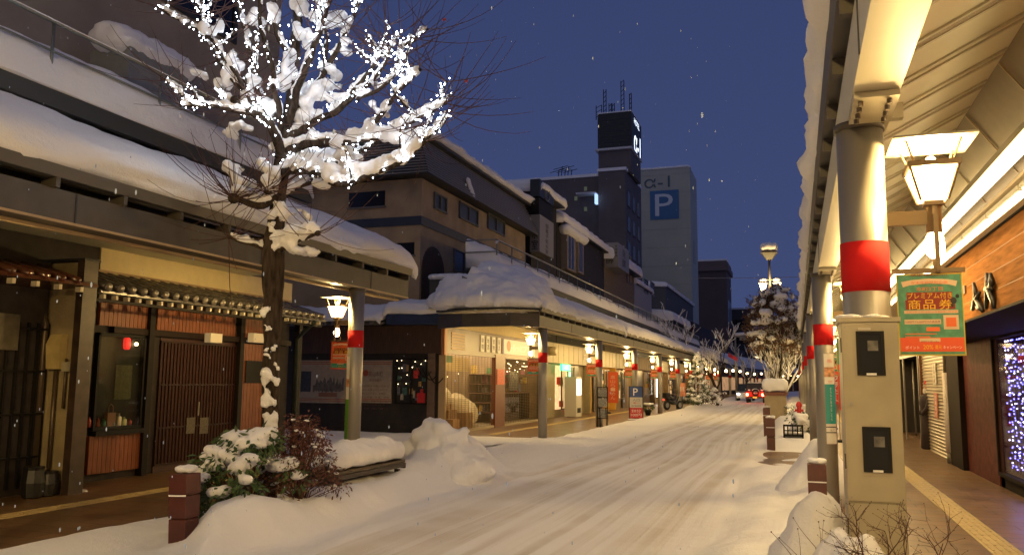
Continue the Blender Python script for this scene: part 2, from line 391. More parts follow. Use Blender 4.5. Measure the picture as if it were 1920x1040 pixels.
# snow road with banks -------------------------------------------------
def gs(x, y, cx, cy, sx, sy, h):
    if abs(x-cx) > 3*sx or abs(y-cy) > 3*sy: return 0
    x += .10*nz(x, y, 21, 2.1)+.04*nz(x, y, 5, 6); y += .12*nz(x, y, 33, 1.8)
    q = ((x-cx)/sx)**2+((y-cy)/sy)**2; return h*math.exp(-q**1.25)
def sst(a, b, t): t = max(0, min(1, (t-a)/(b-a))); return t*t*(3-2*t)
def Hroad(x, y):
    wob = .12*nz(0, y, 3, .5)+.06*nz(0, y, 8, 1.9)
    z = .045+.012*nz(x, y, 0, .8)+.012*nz(x*1.6+.2*math.sin(y*.2), y*.06, 5, 2.2)
    # left bank
    hl = .0
    if y < 14.6: hl = .30*sst(14.8, 13, y)*(.6+.4*sst(3, 6, y))
    elif y > 23: hl = .02+.10*sst(50, 54, y)+.04*nz(7, y, 0, .6)*sst(48, 54, y)
    L = sst(-4.7+wob, -5.2+wob, x)*(sst(max(-5.75, -.84*y-.02), max(-5.75, -.84*y-.02)+.38, x)*(1-sst(7.6, 8.6, y))+sst(-6.35, -5.6, x)*sst(7.6, 8.6, y)) if y < 14.8 else sst(-5.3+wob, -5.9+wob, x)*sst(-7.0, -6.4, x)
    z += hl*L
    z += gs(x, y, -5.35, 12.4, .75, .75, .34)+gs(x, y, -4.95, 13.0, .5, .8, .16)
    z += gs(x, y, -5.35, 7.0, .45, .55, .12)+gs(x, y, -5.15, 6.2, .5, .5, .06)
    # right bank
    wr = .14*nz(3, y, 3, .45)+.08*nz(3, y, 9, 1.6)
    e0 = -1.0+wr
    Rr = sst(e0, e0+.55, x)*sst(.62, .25, x)
    gap = 1-sst(15.4, 16.6, y)*sst(22.6, 21.2, y)
    hr = (.15+.12*(1-sst(7, 9, y))+.05*nz(1, y, 2, .8)) * gap
    if y > 22: hr += .12*sst(22, 25, y)
    z += max(hr, 0)*Rr
    z += gs(x, y, .14, 5.9, .26, .5, .40)+gs(x, y, .2, 12.9, .34, .8, .25)+gs(x, y, .3, 9.5, .2, 1.2, .05)
    z += gs(x, y, -.1, 27, .5, 1.2, .12)+gs(x, y, -.3, 31, .6, 2, .2)+gs(x, y, -.4, 40, .7, 3, .25)
    z -= .125*sst(16.4, 17.4, y)*sst(21.9, 21.0, y)*sst(-.95+wr, -.55+wr, x)*(.6+.8*nz(x, y, 4, 1.7))
    # lumps on banks only
    bank = max(0, min(1, (z-.07)*6)); z += bank*(.05*nz(x, y, 2, 2.6)+.028*nz(x, y, 6, 6.5)-.05*max(0, nz(x, y, 15, 3.4)-.15)+.018*abs(nz(x, y, 8, 11)))
    # pushed-up wheel ridge at foot of the left bank
    z += .035*math.exp(-((x+4.42-wob)/.09)**2)*(.6+nz(x, y, 1, 3))+.025*math.exp(-((x+1.05-wr)/.1)**2)
    # outer edges melt into the pavement
    oe = .16*nz(11, y, 0, .7)+.07*nz(11, y, 0, 3)
    lim = -7.05 if y < 14 else (-6.75 if y > 23 else -9)
    if 14 <= y <= 23: lim = -7.4
    z -= .25*sst(lim+.25+oe, lim-.15+oe, x)+.3*sst(.42+oe, .72+oe, x)
    z += gs(x, y, -7.0, 6.2, .7, 1.6, .07)
    return z
xs = [-7.6+.075*i for i in range(int(8.6/.075)+1)]
ys = []; y = 1.5
while y < 175: ys.append(y); y += .09 if y < 14 else (.14 if y < 26 else (.35 if y < 60 else 1.5))
def bend(y): return 0 if y < 85 else (y-85)**2/900
g = MB(); g.smooth = True
vs = [(x+bend(y), y, Hroad(x, y)) for y in ys for x in xs]; nx = len(xs)
g.add(vs, [(i*nx+j, i*nx+j+1, (i+1)*nx+j+1, (i+1)*nx+j) for i in range(len(ys)-1) for j in range(nx-1)])
structure(g.build('snow_road', SNOWROAD))
# side street between the two left blocks
g = MB(); g.smooth = True; xs2 = [-40+.4*i for i in range(83)]; ys2 = [15.6+.25*i for i in range(30)]
g.add([(x, y, .04+.03*nz(x, y, 0, .7)+.012*nz(x, y, 0, 3)-.2*sst(22.6, 22.85, y)*(1 if x > -10.4 else 0)) for y in ys2 for x in xs2],
      [(i*83+j, i*83+j+1, (i+1)*83+j+1, (i+1)*83+j) for i in range(29) for j in range(82)])
structure(g.build('side_street', SNOW))

# ================================================================ ARCADE PILLARS, LANTERNS, BANNERS
def make_pillar(side, label, plinth=False):
    """side +1: right pavement (lantern towards +x)"""
    p = thing('arcade_pillar', label, 'pillar')
    m = MB(); m.smooth = True; m.cyl(0, 0, -.05, 3.16, .128, n=32); m.build('shaft', STEEL, p)
    m = MB(); m.smooth = True; m.cyl(0, 0, 2.17, 2.455, .1315, n=32); m.build('red_band', RED, p)
    m = MB(); m.smooth = True; m.cyl(0, 0, 3.12, 3.16, .14, n=24); m.build('collar', STEELP, p)
    return p
def make_lantern(side, label, pt='arcade'):
    L = thing('pillar_lantern', label, 'lantern'); x = .37*side
    m = MB(); m.box(.12*side, (.39)*side, -.022, .022, 2.55, 2.63); m.build('arm', mat('bronze', (.16, .11, .06), .4, .6), L)
    m = MB(); m.cyl(x, 0, 2.50, 2.66, .042); m.box(x-.012, x+.012, -.07, -.05, 2.28, 2.60)
    m.box(x-.05-.0, x+.05, -.05, .05, 2.655, 2.68); m.build('stem', mat('bronze'), L)
    m = MB()
    for a in (-1, 1):
        for b in (-1, 1): m.tube([(x+a*.07, b*.07, 2.68), (x+a*.125, b*.125, 2.87)], .007, 5); m.tube([(x+a*.10, b*.10, 2.895), (x+a*.14, b*.14, 3.01)], .006, 5)
    m.box(x-.135, x+.135, -.135, -.115, 2.865, 2.895); m.box(x-.135, x+.135, .115, .135, 2.865, 2.895)
    m.box(x-.135, x-.115, -.115, .115, 2.865, 2.895); m.box(x+.115, x+.135, -.115, .115, 2.865, 2.895); m.build('cage', mat('bronze'), L)
    m = MB(); m.frustum(x, 0, 2.685, 2.863, .066, .066, .118, .118); m.build('glass', glass_glow('lantern_glass', (1, .64, .28), 3.0), L)
    m = MB(); m.smooth = True; m.ball((x, 0, 2.86), (.045, .045, .085), 12, 8); m.build('bulb', mat('bulb_glow', (1, .9, .7), .5, emit=(1, .72, .38), estr=45), L)
    m = MB(); m.frustum(x, 0, 3.01, 3.024, .215, .215, .21, .21); m.build('cap', mat('white_cap', (.32, .30, .25), .5), L)
    m = MB(); m.smooth = True; m.lathe(x, 0, [(.03, 2.50), (.045, 2.48), (.052, 2.43), (.047, 2.38), (.02, 2.355)], 16); m.build('lower_globe', mat('globe_glow', (1, .9, .7), .5, emit=(1, .7, .33), estr=16), L)
    ld = bpy.data.lights.new('lantern_light', 'POINT'); ld.energy = W_LANTERN; ld.color = WARM; ld.shadow_soft_size = .06
    lo = bpy.data.objects.new('lantern_light', ld); col.objects.link(lo); lo.parent = L; lo.location = (x, 0, 2.96)
    return L
def FR(M): return M
XZ = Matrix(((1,0,0,0),(0,0,-1,0),(0,1,0,0),(0,0,0,1)))     # local x->x, y->z, normal -> -y (faces the camera)
def banner_geo(scheme, label, side):
    x = (.37 if side > 0 else .30)*side; b = thing('promotion_banner', label, 'banner'); w_, h_ = .40, .46; z1 = 2.27; z0 = z1-h_; xc = x-.04*side
    main = {'green': (.08, .28, .17), 'orange': (.75, .13, .03)}[scheme]; edge = {'green': (.55, .42, .06), 'orange': (.70, .06, .02)}[scheme]
    M = Matrix.Translation((xc, 0, (z0+z1)/2)) @ XZ
    m = MB(); m.box(xc-w_/2-.02, xc+w_/2+.02, -.012, .012, z1+.004, z1+.03); m.box(x-.008, x+.008, -.008, .008, z1+.03, 2.36); m.build('hanger', mat('bronze'), b)
    m = MB(); m.box(xc-w_/2, xc+w_/2, -.003, .003, z0, z1); m.build('cloth', mat('banner_edge_'+scheme, edge, .6), b)
    m = MB(); m.box(xc-w_/2+.008, xc+w_/2-.008, -.005, .005, z0+.008, z1-.008); m.build('field', mat('banner_field_'+scheme, main, .6, var=.25, vscale=25), b)
    bt = {'green': (.78, .10, .03), 'orange': (.05, .33, .2)}[scheme]
    m = MB(); m.box(xc-w_/2+.009, xc+w_/2-.009, -.0065, .0065, z0+.022, z0+.10); m.build('lower_stripe', mat('banner_stripe_'+scheme, bt, .6), b)
    m = MB(); cz = (z0+z1)/2
    m.add([M@Vector(p) for p in [(-.16,.155,.0068),(-.12,.165,.0068),(0,.175,.0068),(.12,.165,.0068),(.16,.155,.0068),(.17,.185,.0068),(.11,.195,.0068),(0,.202,.0068),(-.11,.195,.0068),(-.17,.185,.0068)]], [tuple(range(10))])
    m.box(xc-.075, xc+.05, -.0068, -.0055, z0+.077, z0+.096)
    m.box(xc-.16, xc+.165, -.0068, -.0055, cz+.005, cz+.023)
    m.box(xc+.075, xc+.165, -.0068, -.0055, cz-.085, cz-.005); m.box(xc-.16, xc+.06, -.0066, -.0053, cz-.055, cz-.028)
    m.build('ribbon', mat('banner_ribbon', (.70, .52, .33), .6), b)
    def T(items, mt, nm='lettering', off=.008):
        m = MB(); MM = M @ Matrix.Translation((0, 0, off))
        for t, cx, cy, ww, hh in items: m.text(t, MM, cx, cy, ww, hh)
        m.build(nm, mt, b)
    DKR = mat('banner_dark_red', (.25, .02, .01), .6); YEL = mat('banner_yellow', (.85, .50, .02), .6); WHT = mat('banner_white', (.85, .8, .7), .6); ORG = mat('banner_orange', (.8, .16, .04), .6)
    m = MB()                                               # dark halo behind the big characters
    for (a, b2, c, d) in ((-.15, .15, .028, .082), (-.14, .135, .082, .125)): m.box(xc+a, xc+b2, -.0068, -.0055, cz+c, cz+d)
    m.build('title_backing', DKR, b)
    T([('プレミアム付き', 0, .105, .27, .034), ('商', -.095, .055, .075, .056), ('品', -.005, .055, .072, .054), ('券', .092, .055, .078, .056), ('20%', -.025, -.183, .06, .024), ('還元', .035, -.183, .04, .022)], YEL, off=.0082)
    T([('年末年始特別企画', 0, .179, .22, .017), ('本町2丁目', .0, .143, .16, .023), ('令和2年11月15日〜令和3年1月31日', .005, .014, .31, .011)], ORG, off=.0084)
    T([('感謝祭Return', 0, .222, .22, .016), ('5,000円で6,000円分の商品券', -.05, -.042, .21, .013), ('本町2丁目 x Pay', -.013, -.153, .11, .010)], DKR, off=.0086)
    T([('ポイント', -.12, -.185, .085, .018), ('キャンペーン', .12, -.185, .11, .018)], WHT)
    m = MB()
    for dx, dz, r in ((.14, .075, .02), (.165, .10, .012), (.13, .05, .013)): m.ball((xc+dx, -.006, cz+dz), (r, .003, r), 8, 5)
    m.build('star_ornament', mat('banner_star', (.02, .02, .02), .6), b)
    m = MB(); m.box(xc+.09, xc+.15, -.009, -.007, cz-.07, cz-.02); m.box(xc-.03, xc+.05, -.009, -.007, cz-.095, cz-.072); m.build('panel_print', ORG, b)
    m = MB()
    for k in range(2): m.box(xc-.16, xc+.03-.04*k, -.007, -.0055, cz-.112-.016*k, cz-.107-.016*k)
    m.build('fine_print', ORG, b)
    return b
# right row
RP = [5.1+6.95*k for k in range(12)]; LP2 = [22.75+7.2*k for k in range(9)]
pR = make_pillar(1, 'thick steel arcade pillar with a wide red band directly behind the beige meter cabinet'); pR['group'] = 'red-banded pillars of the right arcade'; pR.location = (.40, RP[0], 0)
lanR = make_lantern(1, 'large lit glass lantern nearest the camera, on the pillar above the meter cabinet'); lanR['group'] = 'lanterns of the right arcade'; lanR.location = pR.location
banR = banner_geo('green', 'green and red shopping voucher banner hanging beside the beige meter cabinet', 1); banR['group'] = 'green banners of the right arcade'; banR.location = (.40+.05, RP[0], 0); banR.scale = (.84, 1, 1)
pillarsR = [pR]
for k in range(1, 12):
    n_ = ORD[k]
    pillarsR.append(copy_tree(pR, (.38, RP[k], 0), label=f'{n_} red-banded pillar of the right arcade, counted from the meter cabinet'))
    copy_tree(lanR, (.38, RP[k], 0), label=f'lit lantern on the {n_} right arcade pillar')
    copy_tree(banR, (.43, RP[k], 0), label=f'voucher banner under the lantern of the {n_} right arcade pillar')
# left rows
pL = copy_tree(pR, (-6.95, 12.15, 0), label='steel pillar with red band at the end of the near left arcade, behind the snow-covered bench'); pL['group'] = 'red-banded pillars of the left arcades'
lanL = make_lantern(-1, 'lit lantern on the last pillar of the near left arcade'); lanL['group'] = 'lanterns of the left arcades'; lanL.location = pL.location
banL = banner_geo('orange', 'orange voucher banner on the pillar just right of the bare lit tree', -1); banL['group'] = 'orange banners of the left arcades'; banL.location = pL.location
copy_tree(pL, (-6.95, 5.2, 0), label='steel pillar of the near left arcade, outside the left edge of the picture')
lo_ = copy_tree(lanL, (-6.95, 5.2, 0), label='lit lantern of the near left arcade, outside the left edge of the picture')
for ch in lo_.children:
    if ch.type == 'LIGHT': ch.data = ch.data.copy(); ch.data.energy *= .4
leftp = []
for k, y in enumerate(LP2):
    x = -6.88; n_ = ORD[k]
    leftp.append(copy_tree(pL, (x, y, 0), label=f'{n_} red-banded pillar of the far left arcade, counted from the grilled corner shop' if k else 'corner pillar of the far left arcade in front of the grilled shop'))
    copy_tree(lanL, (x, y, 0), label=f'lit lantern on the {n_} pillar of the far left arcade')
    copy_tree(banL, (x, y, 0), label=f'orange banner under the lantern of the {n_} pillar of the far left arcade')
# long posters wrapped on the shafts
def wrap_poster(parent, a0, a1, z0, z1, bands, texts=()):
    for (f0, f1, mt, nm) in bands:
        m = MB(); n = 8; r = .1335 if nm == 'poster' else .1345; vs = []
        for i in range(n+1):
            t = a0+(a1-a0)*i/n; vs.append((r*math.cos(t), r*math.sin(t), z0+(z1-z0)*f0)); vs.append((r*math.cos(t), r*math.sin(t), z0+(z1-z0)*f1))
        m.add(vs, [(2*i, 2*i+2, 2*i+3, 2*i+1) for i in range(n)]); m.smooth = True; m.build(nm, mt, parent)
    ac = (a0+a1)/2
    for (t, f, ww, hh, mt, vert) in texts:
        M = Matrix.Translation((.1365*math.cos(ac), .1365*math.sin(ac), z0+(z1-z0)*f)) @ Matrix.Rotation(ac+math.pi/2, 4, 'Z') @ XZ
        m = MB(); m.text(t, M, 0, 0, ww, hh, vertical=vert); m.build('poster_lettering', mt, parent)
PWH = mat('poster_white', (.72, .68, .6), .5); PTEAL = mat('poster_teal', (.03, .27, .25), .5); PGRN = mat('poster_green', (.10, .28, .03), .5); PINK = mat('poster_red', (.65, .08, .05), .5); PPH = mat('poster_food', (.5, .25, .12), .6, var=.7, vscale=20)
wrap_poster(pillarsR[1], R_(-95), R_(-30), .85, 2.05, [(0, 1, PWH, 'poster'), (.22, .66, PTEAL, 'poster_field'), (.74, .85, PPH, 'poster_photo'), (.12, .13, BLACK, 'poster_rule'), (.18, .19, BLACK, 'poster_rule')],
            [('飛騨高山', .92, .07, .05, PINK, False), ('商店街', .69, .06, .03, PINK, False), ('まちなか散策はこちら', .44, .022, .45, PWH, True), ('歩こう', .15, .05, .03, BLACK, False)])
wrap_poster(pL, R_(175), R_(262), .35, 2.02, [(0, 1, PWH, 'poster'), (.12, .58, PGRN, 'poster_field'), (.70, .78, PPH, 'poster_photo'), (.06, .07, BLACK, 'poster_rule')],
            [('本町', .92, .05, .06, PINK, False), ('ようこそ商店街へ', .36, .03, .6, PWH, True)])

# ================================================================ ARCADE CANOPIES
def canopy(name, label, cat, side, X, y0, y1, back, parts_from=None, ribs=True, hip=False, seams=3.47):
    """side -1: roof rises towards -x. X = pillar line."""
    s = side; c = thing(name, label, cat, (X, y0, 0)); L = y1-y0
    def PR(p): return [(a*s, b) for a, b in p]
    # street-side steel beam, seam joints
    m = MB(); m.prism_y(PR([(-.09, 3.16), (.14, 3.16), (.14, 3.50), (-.09, 3.50)]), 0, L); m.build('edge_beam', STEELP if side < 0 else CREAM, c)
    m = MB(); k = 0
    yy = .0
    while yy < L: m.box(-.097*s, -.091*s, yy, yy+.02, 3.16, 3.5); yy += seams
    m.build('beam_joint', DARKST, c)
    # gutter, brackets
    m = MB(); m.prism_y(PR([(-.16, 3.60), (-.04, 3.60), (-.04, 3.64), (-.14, 3.64), (-.14, 3.72), (-.18, 3.72)]), 0, L); m.build('gutter', mat('gutter_metal', (.10, .09, .08), .5, .5), c)
    yy = .3
    for _ in range(100):
        if yy > L-.1: break
        m = MB(); m.box(-.15*s, .05*s, yy, yy+.05, 3.50, 3.60); m.build('bracket', STEELP, c); yy += .87
    # sloped roof deck + ceiling
    m = MB(); m.prism_y(PR([(-.13, 3.665), (.10, 3.72), (2.3, 4.70), (2.3, 4.65), (.10, 3.66), (-.13, 3.645)]), 0, L); m.build('roof_deck', mat('deck', (.12, .12, .12), .6), c)
    if side < 0:
        m = MB(); m.prism_y(PR([(.141, 3.46), (.6, 3.72), (back, 3.72), (back, 3.75), (.58, 3.75), (.141, 3.49)]), 0.02, L-.02); m.build('ceiling', CREAM, c)
        m = MB(); m.prism_y(PR([(-.095, 3.165), (-.105, 3.165), (-.105, 3.19), (-.095, 3.19)]), 0, L); m.prism_y(PR([(.10, 3.12), (.16, 3.12), (.16, 3.155), (.10, 3.155)]), 0, L); m.build('beam_trim', mat('trim_gold', (.42, .30, .16), .5), c)
    else:
        m = MB(); m.prism_y(PR([(.141, 3.46), (1.0, 3.90), (1.0, 3.93), (.141, 3.49)]), 0.02, L-.02); m.build('ceiling', CREAM, c)
    m = MB()
    if side > 0: m.prism_y(PR([(1.0, 3.90), (1.36, 3.36), (1.40, 3.36), (1.04, 3.93)]), 0.02, L-.02); m.build('ridge_panel', PANELD, c)
    m = MB()
    if side > 0: m.prism_y(PR([(1.36, 3.33), (back, 3.33), (back, 3.36), (1.36, 3.36)]), 0.02, L-.02); m.build('soffit', mat('soffit_beige', (.42, .35, .24), .55, var=.05), c)
    if ribs and side > 0:
        m = MB(); yy = .35
        while yy < L:
            for q in (0, .12): m.prism_y(PR([(.142, 3.445), (.99, 3.88), (.99, 3.899), (.142, 3.458)]), yy+q, yy+q+.035)
            yy += .62
        m.build('ceiling_rib', CREAMR, c)
        m = MB(); yy = .35
        while yy < L: m.prism_y(PR([(.142, 3.45), (.99, 3.886), (.99, 3.899), (.142, 3.458)]), yy+.04, yy+.115); yy += 1.86
        m.build('vent_strip', mat('vent_mesh', (.30, .25, .16), .6, var=.5, vscale=160), c)
        m = MB(); yy = .9
        while yy < min(L, 40): M = Matrix.Translation((0, yy, 0)); m.prism_y(PR([(1.005, 3.885), (1.345, 3.375), (1.35, 3.36), (.99, 3.88)]), yy, yy+.012); yy += 1.2
        m.build('panel_seam', mat('seam', (.32, .24, .14), .5), c)
    # end gables
    for ye in ((0, .04), (L-.04, L)):
        m = MB(); m.prism_y(PR([(-.09, 3.51), (-.09, 3.64), (.12, 3.66), (2.3, 4.64), (2.3, 3.77), (.6, 3.77), (.145, 3.51)]), ye[0], ye[1])
        m.build('gable_end', STEELP if side < 0 else CREAM, c)
    return c
def arcade_snow(side, X, y0, y1, c, seed, loc, th=1.0, chunk=None):
    s = side
    top = [(-.14, 3.70), (-.20, 3.80), (-.17, 4.0), (.02, 4.18), (.6, 4.42), (1.5, 4.82), (2.2, 5.05)]
    if th != 1: top = [(a, 3.7+(z-3.7)*1.0-(1-th)*.25) for a, z in top]
    bot = [(2.3, 4.72), (.08, 3.73)]
    o = snow_strip('roof_snow', [(a*s, b) for a, b in top], [(a*s, b) for a, b in bot], y0, y1, c, seed=seed, amp=.06, step=.15)
    return o
cL = canopy('arcade_canopy', 'near left arcade roof with thick snow above the tiled restaurant front', 'arcade roof', -1, -6.98, -3, 13.95, 3.75, seams=3.1)
arcade_snow(-1, 0, -.1, 17.15, cL, 3, None)
cL2 = canopy('arcade_canopy', 'long far left arcade roof under snow, running from the grilled corner shop', 'arcade roof', -1, -6.92, 22.2, 84.5, 3.4, seams=3.6)
arcade_snow(-1, 0, .35, 12.3, cL2, 11, None, .95); arcade_snow(-1, 0, 12.4, 62.3, cL2, 31, None, .82)
cR = canopy('arcade_canopy', 'right arcade roof with ribbed cream ceiling above the tiled pavement', 'arcade roof', 1, .42, -3, 90, 2.75, seams=6.95)
# right snow overhangs the gutter
snow_strip('roof_snow', [(-.14, 3.73), (-.24, 3.78), (-.27, 4.0), (-.1, 4.2), (.7, 4.5), (2.3, 5.1)], [(2.3, 4.76), (.05, 3.72)], 2.5, 93, cR, seed=5, amp=.085, step=.16)
# bolted splice plates at pillar tops
for y in RP[:5]:
    yy = y+3; m = MB(); m.box(-.085, .135, yy-.62, yy-.16, 3.125, 3.158); sp_ = m.build('splice_plate', CREAMR, cR)
    for i in range(4):
        for j in (-.06, .08): bm_ = MB(); bm_.cyl(j+.01, yy-.56+i*.105, 3.10, 3.1245, .014, n=6); bm_.build('bolt', mat('bolt', (.15, .12, .09), .4, .6), sp_)
m = MB(); m.box(.12, .21, 8.0, 8.06, 3.16, 3.25); m.build('junction_box', mat('jb_cream', (.5, .46, .34), .5), cR); bm_.build('bolt', mat('bolt', (.15, .12, .09), .4, .6), cR)
# fluorescent strips of the right arcade
def strip_light(x, z, label, w_, seg, gap, e, y0=1.5, y1=60):
    t = thing('strip_light', label, 'strip light', (x, y0, z))
    h = MB(); d = MB(); y = 0
    while y < y1-y0:
        h.box(-w_/2-.02, w_/2+.02, y, y+seg, .0, .05); d.box(-w_/2, w_/2, y+.02, y+seg-.02, -.035, -.001); y += seg+gap
    h.build('housing', mat('white_cap'), t); d.build('diffuser', mat('tube_glow_%d' % int(e), (1, .9, .7), .5, emit=(1, .74, .36), estr=e), t)
    return t
st1 = strip_light(1.52, 3.30, 'brightest continuous strip light along the right arcade ceiling', .10, 2.4, .0, 13)
st2 = strip_light(1.86, 3.27, 'thinner broken strip light nearer the shop fronts of the right arcade', .05, 1.2, .05, 7)
for y in (3, 7, 11, 16, 22, 29, 37, 46, 56):
    ld = bpy.data.lights.new('strip_glow', 'AREA'); ld.shape = 'RECTANGLE'; ld.size = .12; ld.size_y = 3.6; ld.energy = 7; ld.color = (1, .68, .34)
    lo = bpy.data.objects.new('strip_glow', ld); col.objects.link(lo); lo.parent = st1; lo.location = (0, y-1.5, -.05)
st3 = thing('strip_light', 'strip light just inside the far left arcade edge beam', 'strip light', (-7.15, 23.5, 3.42))
m = MB(); m.box(-.05, .05, 0, 56, 0, .04); m.build('housing', mat('white_cap'), st3)
m = MB(); yy = 0
while yy < 56: m.box(-.035, .035, yy+.05, yy+2.3, -.03, -.001); yy += 2.4
m.build('diffuser', mat('tube_glow_7'), st3)
for y in (1.5, 7, 13, 20, 28, 36, 45):
    ld = bpy.data.lights.new('strip_glow', 'AREA'); ld.shape = 'RECTANGLE'; ld.size = .5; ld.size_y = 5; ld.energy = 20; ld.color = (1, .68, .32)
    lo = bpy.data.objects.new('strip_glow', ld); col.objects.link(lo); lo.parent = st3; lo.location = (-.9, y+1, .1)
# ================================================================ METER CABINET
c = thing('meter_cabinet', 'tall beige metal meter cabinet with two dark windows in front of the near right pillar', 'utility cabinet', (.342, 4.28, 0), R_(0))
BEI = mat('cabinet_beige', (.36, .31, .21), .5, .1, var=.13, vscale=4, bump=.05, bscale=60)
w2 = .126; Z0, Z1 = 0, 1.945
m = MB(); m.box(-w2, w2, 0, .30, 0, Z1); m.build('case', BEI, c)
m = MB(); m.box(-w2-.012, w2+.012, -.015, .315, Z1, Z1+.022); m.build('top_cover', BEI, c)
m = MB(); m.box(-w2+.004, w2-.004, -.012, -.0005, 1.105, Z1-.004); m.build('door', BEI, c)
m = MB(); m.box(-w2+.004, w2-.004, -.012, -.0005, .03, 1.095); m.build('door', BEI, c)
for (zc, xc, hh) in ((1.795, .0, .105), (1.345, .01, .105)):
    f = MB(); t = .012; a = .062
    f.box(xc-a, xc+a, -.022, -.0125, zc-hh, zc-hh+t); f.box(xc-a, xc+a, -.022, -.0125, zc+hh-t, zc+hh); f.box(xc-a, xc-a+t, -.022, -.0125, zc-hh+t, zc+hh-t); f.box(xc+a-t, xc+a, -.022, -.0125, zc-hh+t, zc+hh-t)
    wf = f.build('meter_window', BLACK, c)
    g = MB(); g.box(xc-a+t, xc+a-t, -.016, -.0128, zc-hh+t, zc+hh-t); g.build('pane', mat('meter_pane', (.02, .02, .02), .25, spec=.15), wf)
    g = MB(); g.box(xc-.012, xc+.034, -.019, -.0165, zc+.012, zc+.06); g.build('dial', mat('meter_dial', (.12, .11, .095), .4, var=.5, vscale=30), wf)
    g = MB(); g.box(xc-.022, xc+.022, -.0235, -.0222, zc-hh+.001, zc-hh+.011); g.build('name_plate', WHITE, wf)
m = MB(); m.box(-.05, .005, -.0165, -.0125, 1.905, 1.917); m.build('number_plate', mat('plate_cream', (.5, .45, .35), .5), c)
m = MB(); m.tube([(-.095, -.0125, 1.555), (-.095, -.024, 1.555)], .009, 10); m.build('lock', STEEL, c)
m = MB()
for zz in (.35, .95, 1.25, 1.8): m = MB(); m.box(-w2-.006, -w2, .0, .018, zz, zz+.07); m.build('hinge', STEELP, c)
m = MB()
for (q, zz) in ((-.11, .04), (.11, .04), (-.11, 1.075), (.11, 1.075), (-.11, 1.12), (.11, 1.12), (-.11, 1.92), (.11, 1.92)): m = MB(); m.tube([(q, -.0125, zz), (q, -.0145, zz)], .0045, 8); m.build('screw', STEEL, c)
snow_blobs('snow_cap', [((x*.045-.11, .05+random.random()*.2, Z1+.03), (.05, .07, .015)) for x in range(5)]*1, .012, c, rough=.004)

# ================================================================ BUILDINGS
def wr(X, px0, px1, py0, py1):
    """measure a rectangle of the photo on the wall plane x = X: returns y0, y1, z0, z1"""
    pm = (px0+px1)/2; a = at_x(px0, (py0+py1)/2, X).y; b = at_x(px1, (py0+py1)/2, X).y
    return (min(a, b), max(a, b), at_x(pm, py1, X).z, at_x(pm, py0, X).z)
def wrY(Y, px0, px1, py0, py1):
    pm = (px0+px1)/2; a = at_y(px0, (py0+py1)/2, Y).x; b = at_y(px1, (py0+py1)/2, Y).x
    return (min(a, b), max(a, b), at_y(pm, py1, Y).z, at_y(pm, py0, Y).z)
YZ = Matrix(((0,0,1,0),(1,0,0,0),(0,1,0,0),(0,0,0,1)))      # local x->+y, y->z, normal +x : wall facing the street from the left
YZm = Matrix(((0,0,-1,0),(-1,0,0,0),(0,1,0,0),(0,0,0,1)))   # wall on the right side, faces -x
def wallbox(name, X, px, depth, mt, parent, org=(0, 0, 0), rec=0):
    y0, y1, z0, z1 = wr(X, *px); m = MB(); m.box(X+rec-org[0], X+rec+depth-org[0], y0-org[1], y1-org[1], z0, z1); return m.build(name, mt, parent)
GLASSD = clear_glass('dark_glass', (.35, .36, .36), .10); GLASSC = clear_glass('clear_glass', (.82, .84, .82), .07)
PLAS = mat('plaster_beige', (.36, .27, .17), .85, var=.18, vscale=1.5, bump=.2, bscale=50)
CONC = mat('concrete_fin', (.34, .27, .15), .85, var=.25, vscale=2.5, bump=.3, bscale=25)
YELW = mat('yellow_plaster', (.70, .58, .33), .8, var=.05)
TILE = mat('roof_tile', (.11, .10, .095), .3, .2, var=.25, vscale=6)

# ---- tiled restaurant front, near left
X1 = -10.6
b = thing('restaurant_building', 'near left restaurant with red-brown board panels under a small tiled eave', 'building', (X1, 8, 0))
def bx1(name, px, d, mt, rec=0, par=None): return wallbox(name, X1, px, d, mt, par or b, (X1, 8, 0), rec)
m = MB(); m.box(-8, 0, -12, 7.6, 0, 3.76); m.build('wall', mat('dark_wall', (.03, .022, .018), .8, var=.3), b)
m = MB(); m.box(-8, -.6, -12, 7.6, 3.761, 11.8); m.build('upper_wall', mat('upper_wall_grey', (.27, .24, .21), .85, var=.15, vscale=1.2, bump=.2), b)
y0, y1, z0, z1 = wr(X1, 188, 470, 440, 490); m = MB(); m.box(.0, .03, y0-8, 7.6, 2.95, 3.745); m.build('frieze', YELW, b)
# boards between posts
for px in ((184, 279, 540, 600), (291, 438, 566, 612), (446, 494, 590, 622)):
    yy0, yy1, _, _ = wr(X1, *px); m = MB(); m.box(.0, .05, yy0-8, yy1-8, 2.47, 2.98)
    yb = yy0-8
    while yb < yy1-8-.02: m.box(.05, .058, yb+.004, min(yb+.085, yy1-8), 2.475, 2.975); yb += .09
    m.build('board_panel', WOODR, b)
m = MB(); m.box(.0, .10, 10.55-8, 15.55-8, 2.36, 2.465); m.build('lintel', WOODD, b)
posts = []
for px in (270, 283, 442, 500): pass
m = MB(); yps = [at_x(p, 700, X1).y-8 for p in (168, 270, 442, 498, 552)]
for yp in yps[1:]: m = MB(); m.box(.0, .13, yp-.06, yp+.06, 0, 2.99); m.build('post', mat('post_dark', (.014, .010, .008), .6, spec=.2), b)
